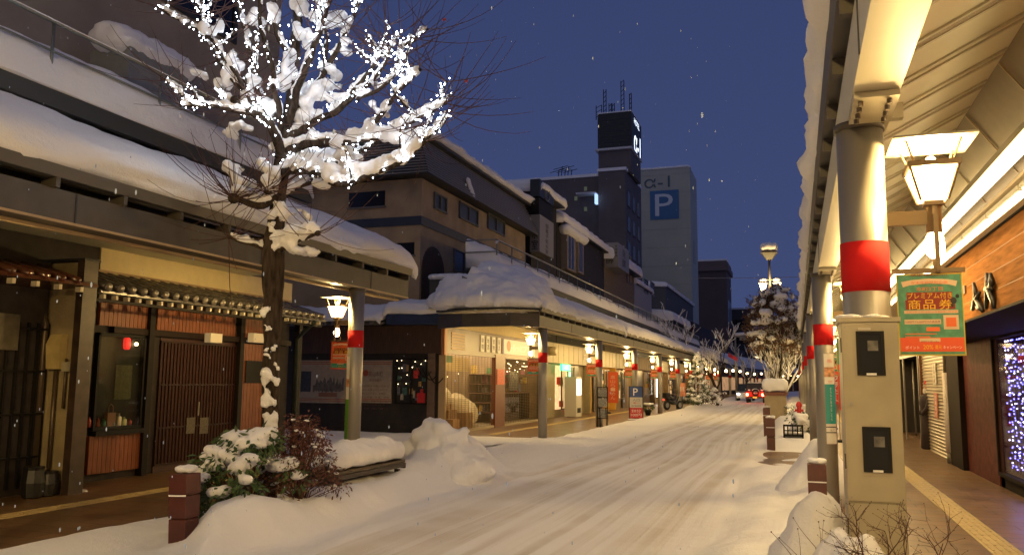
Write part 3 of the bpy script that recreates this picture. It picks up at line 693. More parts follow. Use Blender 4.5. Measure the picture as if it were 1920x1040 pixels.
# display window left
y0, y1, z0, z1 = wr(X1, 172, 262, 612, 800)
f = MB(); f.box(.01, .02, y0-8, y1-8, .85, 2.35); wf = f.build('display_window', mat('window_back', (.016, .013, .011), .6), b)
f = MB()
for a in (y0-8, y1-8-.04): f.box(.02, .10, a, a+.04, .85, 2.35)
f.box(.02, .10, y0-8, y1-8, .80, .85); f.box(.02, .10, y0-8, y1-8, 2.30, 2.35); f.build('frame', BLACK, wf)
g = MB(); g.box(.085, .09, y0-7.96, y1-8.04, .85, 2.3); g.build('pane', GLASSC, wf)
g = MB(); g.box(.02, .17, y0-8, y1-8, .72, .795); g.build('sill', BLACK, wf)
yA = at_x(216, 780, X1+.1).y-8
pos = lambda px: at_x(px, 780, X1+.05).y-8
for k, (px, c_, h, r) in enumerate(((168, (.35,.05,.03), .16, .03), (176, (.4,.08,.04), .18, .03), (184, (.5,.1,.05), .15, .03), (195, (.03,.25,.12), .12, .035), (222, (.5,.45,.35), .2, .05), (232, (.4,.42,.2), .14, .05), (243, (.35,.04,.03), .1, .04), (212, (.3,.3,.25), .07, .04))):
    g = MB(); g.smooth = True; yy = pos(px); g.lathe(.052, yy, [(r*.9, .855), (r, .88), (r, .855+h*.7), (r*.45, .855+h*.8), (r*.45, .855+h)], 10)
    g.build('jar', mat('jar_%d' % k, c_, .3), wf)
g = MB(); yy = pos(207); g.frustum(.05, yy, .855, 1.07, .03, .08, .03, .09); g.tube([(.05, yy-.05, 1.07), (.05, yy-.045, 1.17), (.05, yy, 1.21), (.05, yy+.045, 1.17), (.05, yy+.05, 1.07)], .006, 5); g.build('gift_bag', mat('bag_pink', (.55, .30, .2), .7), wf)
g = MB(); y0b, y1b, z0b, z1b = wr(X1, 213, 244, 684, 748); g.box(.025, .03, y0b-8, y1b-8, z0b, z1b); g.build('notice', mat('notice', (.16, .15, .08), .8, var=.25, vscale=20), wf)
g = MB(); g.smooth = True; yy = at_x(238, 628, X1+.04).y-8; g.lathe(.05, yy, [(.03, 2.10), (.055, 2.12), (.06, 2.2), (.055, 2.28), (.03, 2.30)], 14); g.build('paper_lantern', mat('red_lantern', (.6, .03, .02), .5, emit=(.9, .03, .02), estr=.8), wf)
g = MB(); g.smooth = True; g.ball((.06, yy+.2, 2.2), .03); g.build('bulb', mat('small_bulb', (1, .8, .5), .5, emit=(1, .65, .3), estr=12), wf)
m = MB(); y0, y1, _, _ = wr(X1, 160, 262, 810, 880)
m.box(.0, .06, y0-8, y1-8, .12, .72)
yb = y0-8
while yb < y1-8.02: m.box(.06, .067, yb+.004, min(yb+.085, y1-8), .125, .715); yb += .09
m.build('board_panel', WOODR, b)
# lattice sliding doors
dr = MB(); y0, y1, _, _ = wr(X1, 288, 436, 640, 850); ya, yb_ = y0-8+.06, y1-8-.02
dr.box(.0, .02, ya, yb_, 0, 2.34); door = dr.build('sliding_door', mat('door_red_dark', (.05, .012, .008), .5), b)
g = MB(); yy = ya
while yy < yb_: g.box(.02, .045, yy, yy+.022, .12, 2.28); yy += .085
for zz in (.12, .75, 1.5, 2.26): g.box(.02, .05, ya, yb_, zz, zz+.03)
g.build('lattice', mat('lattice_wood', (.028, .009, .006), .5, spec=.25), door)
for px in (353, 378):
    y0b, y1b, z0b, z1b = wr(X1, px-8, px+8, 782, 812); g = MB(); g.box(.052, .056, y0b-8, y1b-8, z0b, z1b); g.build('notice_card', mat('notice_card', (.12, .10, .07), .7, var=.4, vscale=40), door)
g = MB(); g.box(.055, .075, (ya+yb_)/2-.01, (ya+yb_)/2+.01, .95, 1.2); g.build('handle', STEEL, door)
# orange board wall right of the doors
y0, y1, _, _ = wr(X1, 446, 492, 640, 830); m = MB(); m.box(.0, .05, y0-8, y1-8, .2, 2.34); yb = y0-8
while yb < y1-8.02: m.box(.05, .057, yb+.004, min(yb+.1, y1-8), .2, 2.34); yb += .105
m.build('board_panel', WOODR, b)
m = MB(); m.box(.06, .08, y0-8+.12, y0-8+.75, 1.55, 2.0); m.build('name_board', BLACK, b)
for px in (397, 478):
    y0, y1, z0, z1 = wr(X1+.13, px-11, px+11, 625, 642); m = MB(); m.box(.10, .24, y0-8, y1-8, z0, z1); m.build('wall_lamp', mat('lamp_box_cream', (.75, .66, .45), .5, emit=(1, .75, .4), estr=.08), b)
# small tiled eave
e0, e1 = at_x(176, 520, X1+.8).y-8, 15.55-8
m = MB(); m.prism_y([(.0, 2.98), (.0, 3.24), (.95, 2.92), (.95, 2.88)], e0, e1); ev = m.build('tiled_eave', TILE, b)
m = MB(); m.smooth = True; yb = e0+.1
while yb < e1-.04:
    for k in range(3):
        xa = .02+.31*k; xb = xa+.34; za = 3.30-xa*.33; zb = 3.30-xb*.33
        m.tube([(xa, yb, za-.005), (xb, yb, zb-.005)], [.05, .064], 10)
    yb += .235
m.build('round_tile', TILE, ev)
m = MB(); m.smooth = True; yb = e0+.1
while yb < e1-.04: m.tube([(.975, yb, 2.97), (1.0, yb, 2.962)], [.07, .066], 14); yb += .235
m.build('end_tile', mat('tile_end', (.17, .15, .13), .25, .2), ev)
m = MB(); yb = e0+.08
while yb < e1: m.box(.84, .93, yb, yb+.045, 2.80, 2.862); yb += .235
m.build('rafter_end', mat('rafter_white', (.62, .55, .42), .6), ev)
m = MB(); m.box(.0, .86, e0, e1, 2.866, 2.878); m.box(.80, .86, e0, e1, 2.76, 2.80); m.build('eave_board', mat('post_dark'), ev)
m = MB(); m.box(.0, .09, e0, e1, 3.25, 3.30); m.box(.0, .06, e0, e1, 3.33, 3.36); m.build('flashing', mat('flash', (.30, .2, .13), .3, .5), ev)
# downpipe at right end
m = MB(); m.smooth = True; yd = 15.5-8; m.tube([(.95, yd-.4, 2.84), (.55, yd-.1, 2.7), (.28, yd, 2.5), (.28, yd, 0)], .045, 10); m.build('downpipe', mat('pipe_dark', (.04, .05, .045), .4, .5), b)
# air conditioner with snow and upper window
yq, yw, zq, zw = wr(X1-.3, 246, 345, 70, 185)
m = MB(); m.box(-.1, .70, 9.85-8, 11.2-8, 5.3, 6.92); m.build('rooftop_unit', mat('unit_grey', (.24, .25, .24), .5, .3, var=.1), b)
snow_blobs('snow_cap', [((.3, 1.85+.22*k, 7.1), (.42, .3, .26)) for k in range(7)]+[((.5, 1.8+.24*k, 7.0), (.3, .25, .22)) for k in range(7)], .07, b, rough=.05)
m = MB(); y0, y1, z0, z1 = wr(X1-.6, 330, 400, -20, 45); m.box(-.595, -.58, 11.3-8, 13.9-8, 8.85, 10.3); wf = m.build('upper_window', mat('window_dark', (.012, .014, .02), .2), b)
m = MB(); m.box(-.595, -.54, 11.2-8, 14.0-8, 8.75, 8.85); m.box(-.595, -.54, 11.2-8, 11.3-8, 8.85, 10.3); m.box(-.595, -.54, 13.9-8, 14.0-8, 8.85, 10.3); m.build('frame', DARKST, wf)

# ---- walkway with railing on the roof, near left and far left
def walkway(label, X, y0, y1, parent_label_cat, seed, post=1.9, balusters_from=None, backx=2.0):
    t = thing('roof_walkway', label, 'walkway', (X, y0, 0)); L = y1-y0
    m = MB(); m.box(-backx, 0, 0, L, 5.20, 5.28); m.box(-.10, .0, 0, L, 5.05, 5.20)
    yy = .2
    while yy < L: m.box(-1.6, -.1, yy, yy+.06, 5.05, 5.20); yy += 1.2
    m.build('deck', mat('walk_deck', (.05, .052, .05), .6, .3), t)
    m = MB(); m.smooth = True; yy = .1
    while yy < L: m.tube([(-.05, yy, 5.28), (-.05, yy, 6.18)], .022, 6); yy += post
    m.build('rail_post', mat('galvanised', (.20, .22, .21), .4, .7), t)
    m = MB(); m.smooth = True; m.tube([(-.05, 0, 6.18), (-.05, L, 6.18)], .03, 8); m.tube([(-.05, 0, 5.79), (-.05, L, 5.79)], .018, 6); m.tube([(-.05, L, 6.18), (-.05, L, 5.1)], .022, 6)
    m.tube([(-.05, 0, 6.18), (-backx, 0, 6.18)], .022, 6); m.tube([(-.05, 0, 5.79), (-backx, 0, 5.79)], .018, 6)
    m.build('rail', mat('galvanised'), t)
    if balusters_from is not None:
        m = MB(); yy = balusters_from
        while yy < L: m.box(-.06, -.045, yy, yy+.02, 5.1, 6.18); yy += .35
        m.build('baluster', mat('galvanised'), t)
    top = [(.02, 5.29), (.015, 5.5), (-.05, 5.74), (-.35, 5.98), (-1.0, 6.14), (-backx, 6.3)]
    if backx > 1.5: pass
    snow_strip('snow_cover', top, [(-backx, 5.29)], 0.02, L, t, seed=seed, amp=.07, step=.14)
    snow_strip('rail_snow', [(-.02, 6.20), (-.02, 6.18), (-.05, 6.20), (-.08, 6.18), (-.08, 6.20)], [(-.05, 6.195)], .02, L, t, seed=seed, amp=.008, step=.2, m=SNOW)
    return t
walkway('galvanised railed walkway deep in snow above the near left arcade roof', -8.85, -2, 13.6, '', 2, backx=2.4)
walkway('railed walkway deep in snow above the far left arcade roof', -9.0, 24.6, 84, '', 8, post=1.5, balusters_from=26, backx=1.1)

# ---- shop at the left edge: fin, grid, pipes, meters
t = thing('plaster_fin_wall', 'stained plaster party wall with dark edge post at the far left edge', 'wall', (X1, 9.3, 0))
yf = at_x(165, 900, -9.9).y-9.3-.36
m = MB(); m.box(.0, .80, yf-.14, yf, 0, 3.3); m.build('wall', CONC, t)
m = MB(); m.box(.80, .93, yf-.2, yf+.05, 0, 3.32); m.build('edge_post', mat('edge_brown', (.05, .03, .02), .5, var=.3), t)
m = MB(); m.box(.0, .95, yf-.22, yf+.07, 3.321, 3.35); m.build('coping', DARKST, t)
m = MB(); m.smooth = True
for k, (xo, r) in enumerate(((.12, .03), (.30, .045))): m.tube([(xo, yf-.22, .0), (xo, yf-.22, 2.6-.2*k), (xo-.05, yf-.24, 2.8-.2*k), (xo-.3, yf-.28, 2.85-.2*k)], r, 8)
m.build('pipe', mat('pipe_brown', (.10, .07, .045), .4, .4), t)
m = MB(); m.prism_x([(yf-.27, 1.75), (yf-.15, 1.75), (yf-.15, 2.25), (yf-.23, 2.25), (yf-.30, 2.1)], .42, .66); m.build('meter_box', mat('meter_cream', (.46, .36, .16), .5, var=.15), t)
m = MB(); m.smooth = True; m.tube([(.54, yf-.2, 1.75), (.54, yf-.2, 0.2)], .03, 8); m.tube([(.72, yf-.2, 1.9), (.72, yf-.2, 1.2)], .02, 8); m.build('conduit', mat('pipe_brown'), t)
m = MB(); m.box(.68, .77, yf-.24, yf-.15, 1.72, 1.85); m.build('junction_box', mat('jb', (.4, .36, .26), .5), t)
t = thing('latticed_shopfront', 'dark latticed shop front at the left edge below glossy brown tiles', 'shop front', (X1+.3, 5, 0))
y9 = yf+9.3-.2
m = MB(); m.box(-.4, 0, -4, y9-5, 0, 3.3); m.build('wall', mat('dark_wall'), t)
m = MB(); yy = -2.0
while yy < y9-5: m.box(.0, .04, yy, yy+.03, .1, 2.4); yy += .16
for zz in (.5, 1.1, 1.7, 2.3): m.box(.0, .045, -2, y9-5, zz, zz+.03)
m.build('lattice', mat('lattice_black', (.012, .011, .010), .5, spec=.2), t)
m = MB(); m.prism_y([(.0, 2.9), (.0, 3.2), (.75, 2.98), (.75, 2.93)], -3, y9-5+.15); ev = m.build('tiled_eave', mat('glazed_tile', (.09, .03, .015), .15), t)
m = MB(); m.smooth = True; yy = -2.9
while yy < y9-5: m.tube([(.0, yy, 3.22), (.78, yy, 2.99)], .05, 10); yy += .26
m.build('round_tile', mat('glazed_tile'), ev)
m = MB(); yy = -2.9
while yy < y9-5.1: m.box(.64, .74, yy, yy+.05, 2.84, 2.91); yy += .36
m.build('rafter_end', mat('rafter_white'), ev)
m = MB(); y = at_x(8, 580, X1+.35).y-5; m.box(.05, .06, y-.25, y+.25, 2.0, 2.5); m.build('notice', mat('notice_dim', (.1, .085, .055), .7, var=.4), t)
for (px, a, z1_) in ((58, .2, .42), (84, .22, .34)):
    y = at_x(px, 820, X1+.6).y-5; m = MB(); m.lathe(.4, y, [(.10, 0), (.13, .02), (.15, z1_*.5), (.13, z1_*.9), (.14, z1_)], 10); m.build('pot', mat('pot_dark', (.018, .016, .014), .4, var=.4), t)
for k, (px, py) in enumerate(((140, 922), (120, 935))):
    p = at_z(px, py, 0)
t = thing('sidewalk_snow_patch', 'small heap of icy snow on the paving beside the plaster wall', 'snow patch', at_z(142, 920, 0)); 
snow_blobs('snow', [((random.uniform(-.16, .16), random.uniform(-.1, .1), .0), (.07, .06, .03)) for _ in range(14)], .02, t)

# ---- corner block, side wall with posters (faces the camera)
YS = 23.0; Xc = -10.15
b = thing('corner_shop_building', 'dark timber corner building with posters on its side and a lit grilled front', 'building', (Xc, YS, 0))
m = MB(); m.box(-9, 0, .06, .2, 0, 3.6); m.box(-9, -3.2, .2, 11, 0, 3.6); m.box(-9, 0, 10.9, 11, 0, 3.6); m.build('wall', mat('timber_black', (.018, .014, .012), .7, var=.3), b)
def sY(name, px, d, mt, par=b, rec=0, m=None):
    x0, x1, z0, z1 = wrY(YS, *px); m = MB(); m.box(x0-Xc, x1-Xc, -rec-d, -rec, z0, z1); return m.build(name, mt, par)
m = MB(); x0 = at_y(560, 640, YS).x-Xc; x1 = at_y(836, 640, YS).x-Xc; m.box(x0, x1, -.05, .06, 2.45, 3.3); m.build('fascia_board', mat('fascia_wood', (.055, .028, .016), .6, var=.3, vscale=8, stretch=(5, 1, .4)), b)
m = MB(); x2 = at_y(862, 640, YS).x-Xc; m.box(x1+.01, .0, -.12, .05, 2.40, 3.32); m.build('corner_box', mat('corner_wood', (.30, .11, .04), .5, var=.4, vscale=10, stretch=(4, 4, .3)), b)
# posters
def poster(px, name='poster'):
    x0, x1, z0, z1 = wrY(YS, *px); m = MB(); m.box(x0-Xc, x1-Xc, .0, .05, z0, z1); p = m.build(name, mat('poster_panel', (.30, .25, .20), .6, var=.15, vscale=8), b)
    m = MB(); h = z1-z0
    for f in (.945, .905, .085, .045): m.box(x0-Xc, x1-Xc, -.004, -.001, z0+h*f, z0+h*f+.022)
    m.build('stripe', mat('stripe_red', (.30, .07, .03), .6), p); return p, x0-Xc, x1-Xc, z0, z1
p, x0, x1, z0, z1 = poster((558, 648, 675, 755))
m = MB(); m.box(x0+.12, x0+.5, -.006, -.001, z0+.35, z0+1.0); m.build('photo', mat('photo_dark', (.03, .035, .04), .5, var=.5, vscale=12), p)
m = MB(); zz = z0+.48; hs = [random.uniform(.05, .4) for _ in range(26)]; xa = x0+.58; xb = x1-.06; n = 26
m.add([(xa+(xb-xa)*i/(n-1), -.005, zz+hs[i]) for i in range(n)]+[(xa+(xb-xa)*i/(n-1), -.005, zz-.06-hs[-i-1]*.25) for i in range(n)], [(i, i+1, n+i+1, n+i) for i in range(n-1)])
m.build('townscape_print', mat('print_grey', (.10, .09, .08), .6, var=.5, vscale=9), p)
m = MB(); m.box(x0+.8, x1-.3, -.006, -.001, z0+.2, z0+.33); m.build('print_band', mat('print_brown', (.22, .10, .06), .6), p)
p, x0, x1, z0, z1 = poster((664, 734, 675, 755))
M = Matrix.Translation((0, -.004, 0)) @ XZ
m = MB(); m.text('高山本町', M, (x0+x1)/2+.1, z1-.42, .5, .16); m.text('商店街案内', M, (x0+x1)/2+.1, z1-.62, .42, .09)
for k in range(7): m.text(['飛騨の匠が守り続けてきた', 'まちなみをゆっくり歩いて', 'お楽しみください。季節の', 'お土産と地酒、味噌、漬物', 'さるぼぼ、春慶塗などを', '取り揃えてお待ちして', 'おります。'][k], M, (x0+x1)/2, z1-.80-.115*k, min(1.25, x1-x0-.1)*(.95-.1*(k % 3)), .055)
m.build('lettering', mat('print_ink', (.12, .05, .04), .6), p)
m = MB(); m.ball(((x0+x1)/2-.25, -.004, z1-.4), (.1, .004, .1), 12, 8); m.build('emblem', mat('stripe_red'), p)
# side window
x0, x1, z0, z1 = wrY(YS, 742, 802, 672, 757); xa, xb = x0-Xc, x1-Xc
m = MB(); m.box(xa, xb, .02, .055, z0, z1); wf = m.build('side_window', mat('side_window_back', (.02, .018, .015), .5), b)
m = MB()
for a in (xa, (xa+xb)/2-.02, xb-.04): m.box(a, a+.04, -.06, .0, z0, z1)
m.box(xa, xb, -.06, .0, z1-.04, z1); m.box(xa, xb, -.06, .0, z0, z0+.04); m.build('frame', BLACK, wf)
random.seed(5); cl = [(.5,.04,.03), (.35,.32,.25), (.05,.12,.1), (.3,.18,.05), (.1,.1,.12)]
for k in range(16):
    m = MB(); xq = random.uniform(xa+.06, xb-.14); zq = random.uniform(z0+.06, z1-.35); m.box(xq, xq+random.uniform(.06, .16), -.02-.001*k, .018, zq, zq+random.uniform(.08, .25)); m.build('merchandise', mat('merch_%d' % (k % 5), cl[k % 5], .5, var=.4, vscale=20), wf)
m = MB(); m.box(xb-.32, xb-.06, -.045, .0, z0+.04, z0+.34); m.build('red_box', mat('merch_red', (.5, .02, .02), .5), wf)
m = MB()
for k in range(12): m.ball((random.uniform(xa, xb), -.03, random.uniform(z0+.2, z1)), .012, 6, 4)
m.build('fairy_light', mat('fairy_warm', (1, .8, .5), .5, emit=(1, .75, .4), estr=6), wf)
# corner post and pipe
m = MB(); xq = at_y(808, 740, YS).x-Xc; m.box(xq-.12, xq+.12, -.02, .05, 0, 2.45); m.build('corner_pier', mat('pier_brown', (.13, .085, .06), .7, var=.2), b)
m = MB(); xq = at_y(828, 740, YS).x-Xc; m.box(xq-.1, xq+.12, -.02, .05, 0, 2.4); m.build('corner_pier', mat('pier_tan', (.36, .25, .13), .7, var=.1), b)
m = MB(); m.smooth = True
for k in range(3):
    x0 = at_y(800+k*8, 700, YS).x-Xc; m.tube([(x0-.3+.05*k+.5*i/10, -.1, 2.1-.25*math.sin(math.pi*i/10)-.1*k-i*.02) for i in range(11)], .016, 5)
m.build('cable', BLACK, b)
# blue awning with snow on the side wall
m = MB(); xa = at_y(722, 600, YS-.6).x-Xc; xb = at_y(862, 600, YS-.6).x-Xc
m.prism_x([(-.55, 3.32), (-.55, 3.62), (.06, 3.80), (.06, 3.32)], xa, xb); m.build('blue_valance', mat('valance_blue', (.015, .03, .09), .6, var=.2), b)
def snow_x(name, x0, x1, prof, bot, parent, seed, amp=.05, step=.14, tip=.25):
    o = snow_strip(name, prof, bot, x0, x1, parent, seed=seed, amp=amp, step=step, tip=tip)
    for v in o.data.vertices: p = v.co.copy(); v.co = (p.y, p.x, p.z)
    o.data.flip_normals(); return o
snow_x('awning_snow', xa-.1, xb+.6, [(-.58, 3.63), (-.66, 3.75), (-.55, 3.98), (-.2, 4.08), (.3, 4.1)], [(.3, 3.8), (-.5, 3.64)], b, 4, amp=.07)
xa2 = at_y(558, 620, YS-.4).x-Xc
m = MB(); m.prism_x([(-.8, 3.28), (-.8, 3.33), (.1, 3.60), (.1, 3.5)], xa2-2, xa-.05)
m.smooth = True; xx_ = xa2-2
while xx_ < xa-.1: m.tube([(xx_, -.84, 3.345), (xx_, .05, 3.61)], .06, 8); xx_ += .27
m.build('low_tiled_roof', TILE, b)
snow_x('low_roof_snow', xa2-2, xa-.06, [(-.82, 3.42), (-.9, 3.52), (-.7, 3.72), (-.1, 3.95), (.4, 4.0)], [(.4, 3.65), (-.75, 3.42)], b, 9, amp=.07)
# chamfered canopy end
cx0 = -10.1-Xc
m = MB(); P3 = [(-6.82-Xc, -.78), (-7.5-Xc, -1.35), (-9.0-Xc, -1.3), (-10.05-Xc, -.6), (-10.05-Xc, .05), (-6.82-Xc, .05)]
m.poly_z(P3, 3.60, 3.63); m.build('corner_soffit', CREAM, b)
m = MB()
for (a, b2) in ((P3[0], P3[1]), (P3[1], P3[2]), (P3[2], P3[3])):
    d = Vector((b2[0]-a[0], b2[1]-a[1])); n_ = Vector((-d.y, d.x)).normalized()*.08
    m.add([(a[0], a[1], 3.16), (b2[0], b2[1], 3.16), (b2[0]-n_.x, b2[1]-n_.y, 3.16), (a[0]-n_.x, a[1]-n_.y, 3.16), (a[0], a[1], 3.54), (b2[0], b2[1], 3.54), (b2[0]-n_.x, b2[1]-n_.y, 3.54), (a[0]-n_.x, a[1]-n_.y, 3.54)], [(0,1,2,3),(4,5,6,7),(0,1,5,4),(1,2,6,5),(2,3,7,6),(3,0,4,7)])
m.build('corner_fascia', STEELP, b)
m = MB(); m.poly_z([(p[0]*1.0, p[1]-.14 if p[1] < 0 else p[1]) for p in P3], 3.64, 3.69); m.build('corner_roof', DARKST, b)
m = MB(); m.box(-.1, .02, .21, 10.9, 3.285, 3.70); m.build('cream_frieze', YELW, b)
snow_blobs('corner_snow', [((2.9, -.75, 3.85), (.55, .5, .28)), ((2.3, -1.15, 3.85), (.65, .45, .28)), ((1.5, -1.2, 3.9), (.7, .4, .3)), ((.7, -.9, 3.9), (.7, .5, .3)), ((.1, -.5, 3.95), (.5, .5, .3)), ((2.9, 0, 4.05), (.6, .7, .4)), ((2.2, -.4, 4.15), (.9, .8, .45)), ((1.3, -.3, 4.35), (.9, .8, .5)), ((1.5, .5, 4.75), (.8, .7, .5)), ((1.9, 1.3, 4.8), (.7, .9, .45)), ((1.2, .9, 5.1), (.5, .6, .3)), ((.5, .0, 4.4), (.7, .8, .5)), ((2.6, .9, 4.45), (.6, .9, .45)), ((.2, .5, 4.4), (.6, .6, .4)), ((3.25, .4, 3.95), (.3, .9, .3)), ((1.9, -.8, 3.95), (1.3, .7, .4)), ((.9, -.5, 4.05), (1.1, .8, .45)), ((2.2, .3, 4.35), (1.2, 1.0, .5))], .09, b, rough=.06, smooth=22)
m = MB(); xq = at_y(835, 540, YS+.3).x-Xc; m.box(xq-.5, xq+.5, .2, 1.0, 3.9, 4.75); m.build('roof_duct_box', mat('duct', (.05, .055, .055), .5), b)
snow_blobs('duct_snow', [((xq-.35+.18*k, .5, 4.83), (.3, .5, .12)) for k in range(5)], .05, b)

# grilled front
def bx2(name, px, d, mt, rec=0, par=None): return wallbox(name, Xc, px, d, mt, par or b, (Xc, YS, 0), rec)
yg = lambda px: at_x(px, 740, Xc).y-YS
gA0, gA1, gB0, gB1 = yg(838), yg(925), yg(943), yg(1011)
m = MB(); m.box(-.08, .08, gA1, gB0, 0, 2.55); m.build('red_post', mat('post_redbrown', (.14, .035, .015), .4), b)
m = MB(); m.box(-.1, .08, gB1, gB1+.25, 0, 2.55); m.build('end_post', STEELP, b)
m = MB(); m.box(-3.1, .05, gA0-.3, gB1+.25, 0.0, .08); m.build('threshold', mat('sill_stone', (.4, .33, .22), .7), b)
m = MB(); m.box(-.1, .06, gA0-.3, gB1+.25, 2.45, 2.53); m.build('shutter_rail', mat('rail_br', (.12, .07, .04), .4), b)
for (a, c2) in ((gA0, gA1), (gB0, gB1)):
    m = MB(); zz = .1
    while zz < 2.44: m.box(.0, .008, a, c2, zz, zz+.008); zz += .062
    yy = a+.02
    while yy < c2: m.box(.002, .012, yy, yy+.010, .08, 2.45); yy += .29
    m.build('grille', mat('grille_brass', (.16, .11, .06), .5, .4), b)
# interior of the shop
m = MB(); m.box(-3.15, -3.1, -.0+.25, gB1+.2, 0, 2.9); m.box(-3.1, -.1, gB1+.12, gB1+.18, 0, 2.9); m.box(-3.1, -.1, .21, .27, 0, 2.9); m.build('interior_wall', mat('interior_cream', (.24, .16, .08), .7, var=.3, vscale=2), b)
m = MB(); m.box(-3.1, -.12, .25, gB1+.2, 2.9, 2.95); m.build('interior_ceiling', CREAM, b)
m = MB(); m.box(-1.05, -1.0, .5, gA1+.2, 1.95, 2.44); m.build('roller_blind', mat('blind_yellow', (.55, .40, .15), .6), b)
m = MB(); m.box(-.35, -.33, gA0+.15, gA0+.62, 1.2, 2.2); m.build('paper_sign', mat('paper_y', (.75, .55, .25), .6, var=.25, vscale=8), b)
m = MB(); m.box(-.30, -.28, gA0+.6, gA0+1.05, 2.2, 2.42); m.build('green_sign', mat('green_sg', (.05, .22, .1), .6), b)
for k, (yo, hh, dd, xo) in enumerate(((.1, .75, .7, -.9), (.85, .62, .7, -.85), (1.5, .9, .6, -1.2), (.3, .35, .5, -.45), (1.7, .5, .6, -.6))):
    m = MB(); xo += .45; m.box(xo-.4, xo+.1, gA0+yo, gA0+yo+dd, .082, .08+hh); m.box(xo-.42, xo+.12, gA0+yo+.3, gA0+yo+.36, .09, .085+hh); m.build('cardboard_box', mat('cardboard', (.36, .21, .09), .8, var=.15), b)
sh = mat('white_sheet', (.72, .62, .42), .8)
o = snow_blobs('dust_sheet', [((-.9, gA0+1.5, 1.05), (.4, .55, .35)), ((-.8, gA0+.85, 1.0), (.35, .5, .15)), ((-.7, gA0+2.4, .8), (.45, .55, .42)), ((-.6, gA0+3.1, .5), (.4, .6, .48)), ((-.6, gA0+2.6, .5), (.4, .6, .48)), ((-1, gA0+1.6, 1.3), (.3, .35, .2))], .06, b, m=sh, rough=.05)
random.seed(12); mc = [(.5,.05,.03), (.6,.42,.1), (.08,.25,.1), (.55,.5,.42), (.1,.12,.2), (.4,.12,.15)]
for k in range(110):
    ya = random.uniform(gA0+.3, gB1-.2); zz = random.choice((.5, .85, 1.2, 1.55, 1.9)); hh = random.uniform(.12, .32); xo = random.uniform(-2.9, -1.4) if ya < gB0-.2 else random.uniform(-1.6, -.5)
    m = MB(); m.box(xo, xo+.12, ya, ya+random.uniform(.1, .3), zz, zz+hh); m.build('goods', mat('goods_%d' % (k % 6), mc[k % 6], .5, var=.4, vscale=15), b)
for zz in (.48, .83, 1.18, 1.53, 1.88): m = MB(); m.box(-1.7, -.45, gB0+.1, gB1-.1, zz-.03, zz); m.box(-3.0, -2.0, gA0+.5, gB0, zz-.03, zz); m.build('shelf', mat('shelf_br', (.18, .09, .05), .5), b)
m = MB(); m.box(-.42, -.40, gB0+.02, gB1-.1, .1, 1.15); m.build('glass_case', clear_glass('case_glass', (.5, .45, .38), .25), b)
m = MB(); y_ = (gB0+.2+gB1)/2; m.box(-.38, -.36, y_-.6, y_+.5, 1.25, 2.0); m.build('dark_screen', mat('screen_dark', (.03, .03, .032), .2), b)
m = MB()
for k in range(26): m.ball((-.5, random.uniform(gB0+.1, gB1-.1), random.uniform(1.9, 2.4)), .018, 6, 4)
for k in range(10): m.ball((-1.3, random.uniform(gA0+1, gA1), random.uniform(1.5, 1.9)), .018, 6, 4)
m.build('fairy_light', mat('fairy_warm'), b)
ld = bpy.data.lights.new('shop_light', 'AREA'); ld.shape = 'RECTANGLE'; ld.size = 1.5; ld.size_y = 7; ld.energy = 105; ld.color = (1, .74, .42)
lo = bpy.data.objects.new('shop_light', ld); col.objects.link(lo); lo.parent = b; lo.location = (-1.3, 5, 2.85)
m = MB(); m.box(.08, .10, gA1+.12, gB0-.12, 1.5, 2.05); m.build('red_notice', mat('notice_red', (.55, .08, .03), .5, var=.5, vscale=20), b)
# sign band above the grille
sgz0, sgz1 = 2.56, 3.14
m = MB(); m.box(-.1, .0, gA0-.35, gB1+.3, 2.535, 3.28); m.build('sign_backing', mat('rail_br'), b)
m = MB(); y0, y1, _, _ = wr(Xc, 866, 887, 620, 660)
for k in range(6): m.box(.002, .02, gA0+.25, gA0+1.35, 2.60+k*.095, 2.655+k*.095)
m.build('slat_panel', mat('slat', (.48, .34, .2), .6), b)
ws = ['味噌', '地酒', '漬物', '民芸']
for k in range(4):
    yy = yg(899+k*10.5); m = MB(); m.box(.003, .03, yy, yy+.32+.01*k, 2.62, 3.18); p = m.build('hanging_plate', WHITE, b)
    m = MB(); m.text(ws[k], Matrix.Translation((.032, yy+.16, 2.9)) @ YZ, 0, 0, .2, .42, vertical=True); m.build('lettering', BLACK, p)
y0 = yg(941); y1 = yg(1000); m = MB(); m.box(.003, .06, y0, y1, 2.62, 3.16); p = m.build('shop_sign', mat('sign_warm', (.66, .56, .44), .5, emit=(1, .75, .5), estr=.12), b)
m = MB(); m.text('きらっとプラザ', Matrix.Translation((.063, (y0+y1)/2+.15, 2.88)) @ YZ, 0, 0, (y1-y0)*.78, .26); m.build('lettering', mat('sign_letter', (.8, .72, .6), .5, emit=(1, .8, .6), estr=.35), p)
m = MB(); m.ball((.062, y0+.55, 2.92), (.006, .24, .2), 12, 8); m.build('emblem', mat('emblem_pink', (.75, .28, .18), .5), p)
m = MB(); m.smooth = True; m.tube([(.0, gB1+1.5, 2.95), (.28, gB1+1.5, 2.95)], .2, 20); m.build('round_sign', mat('round_sg', (.5, .42, .25), .5), b)

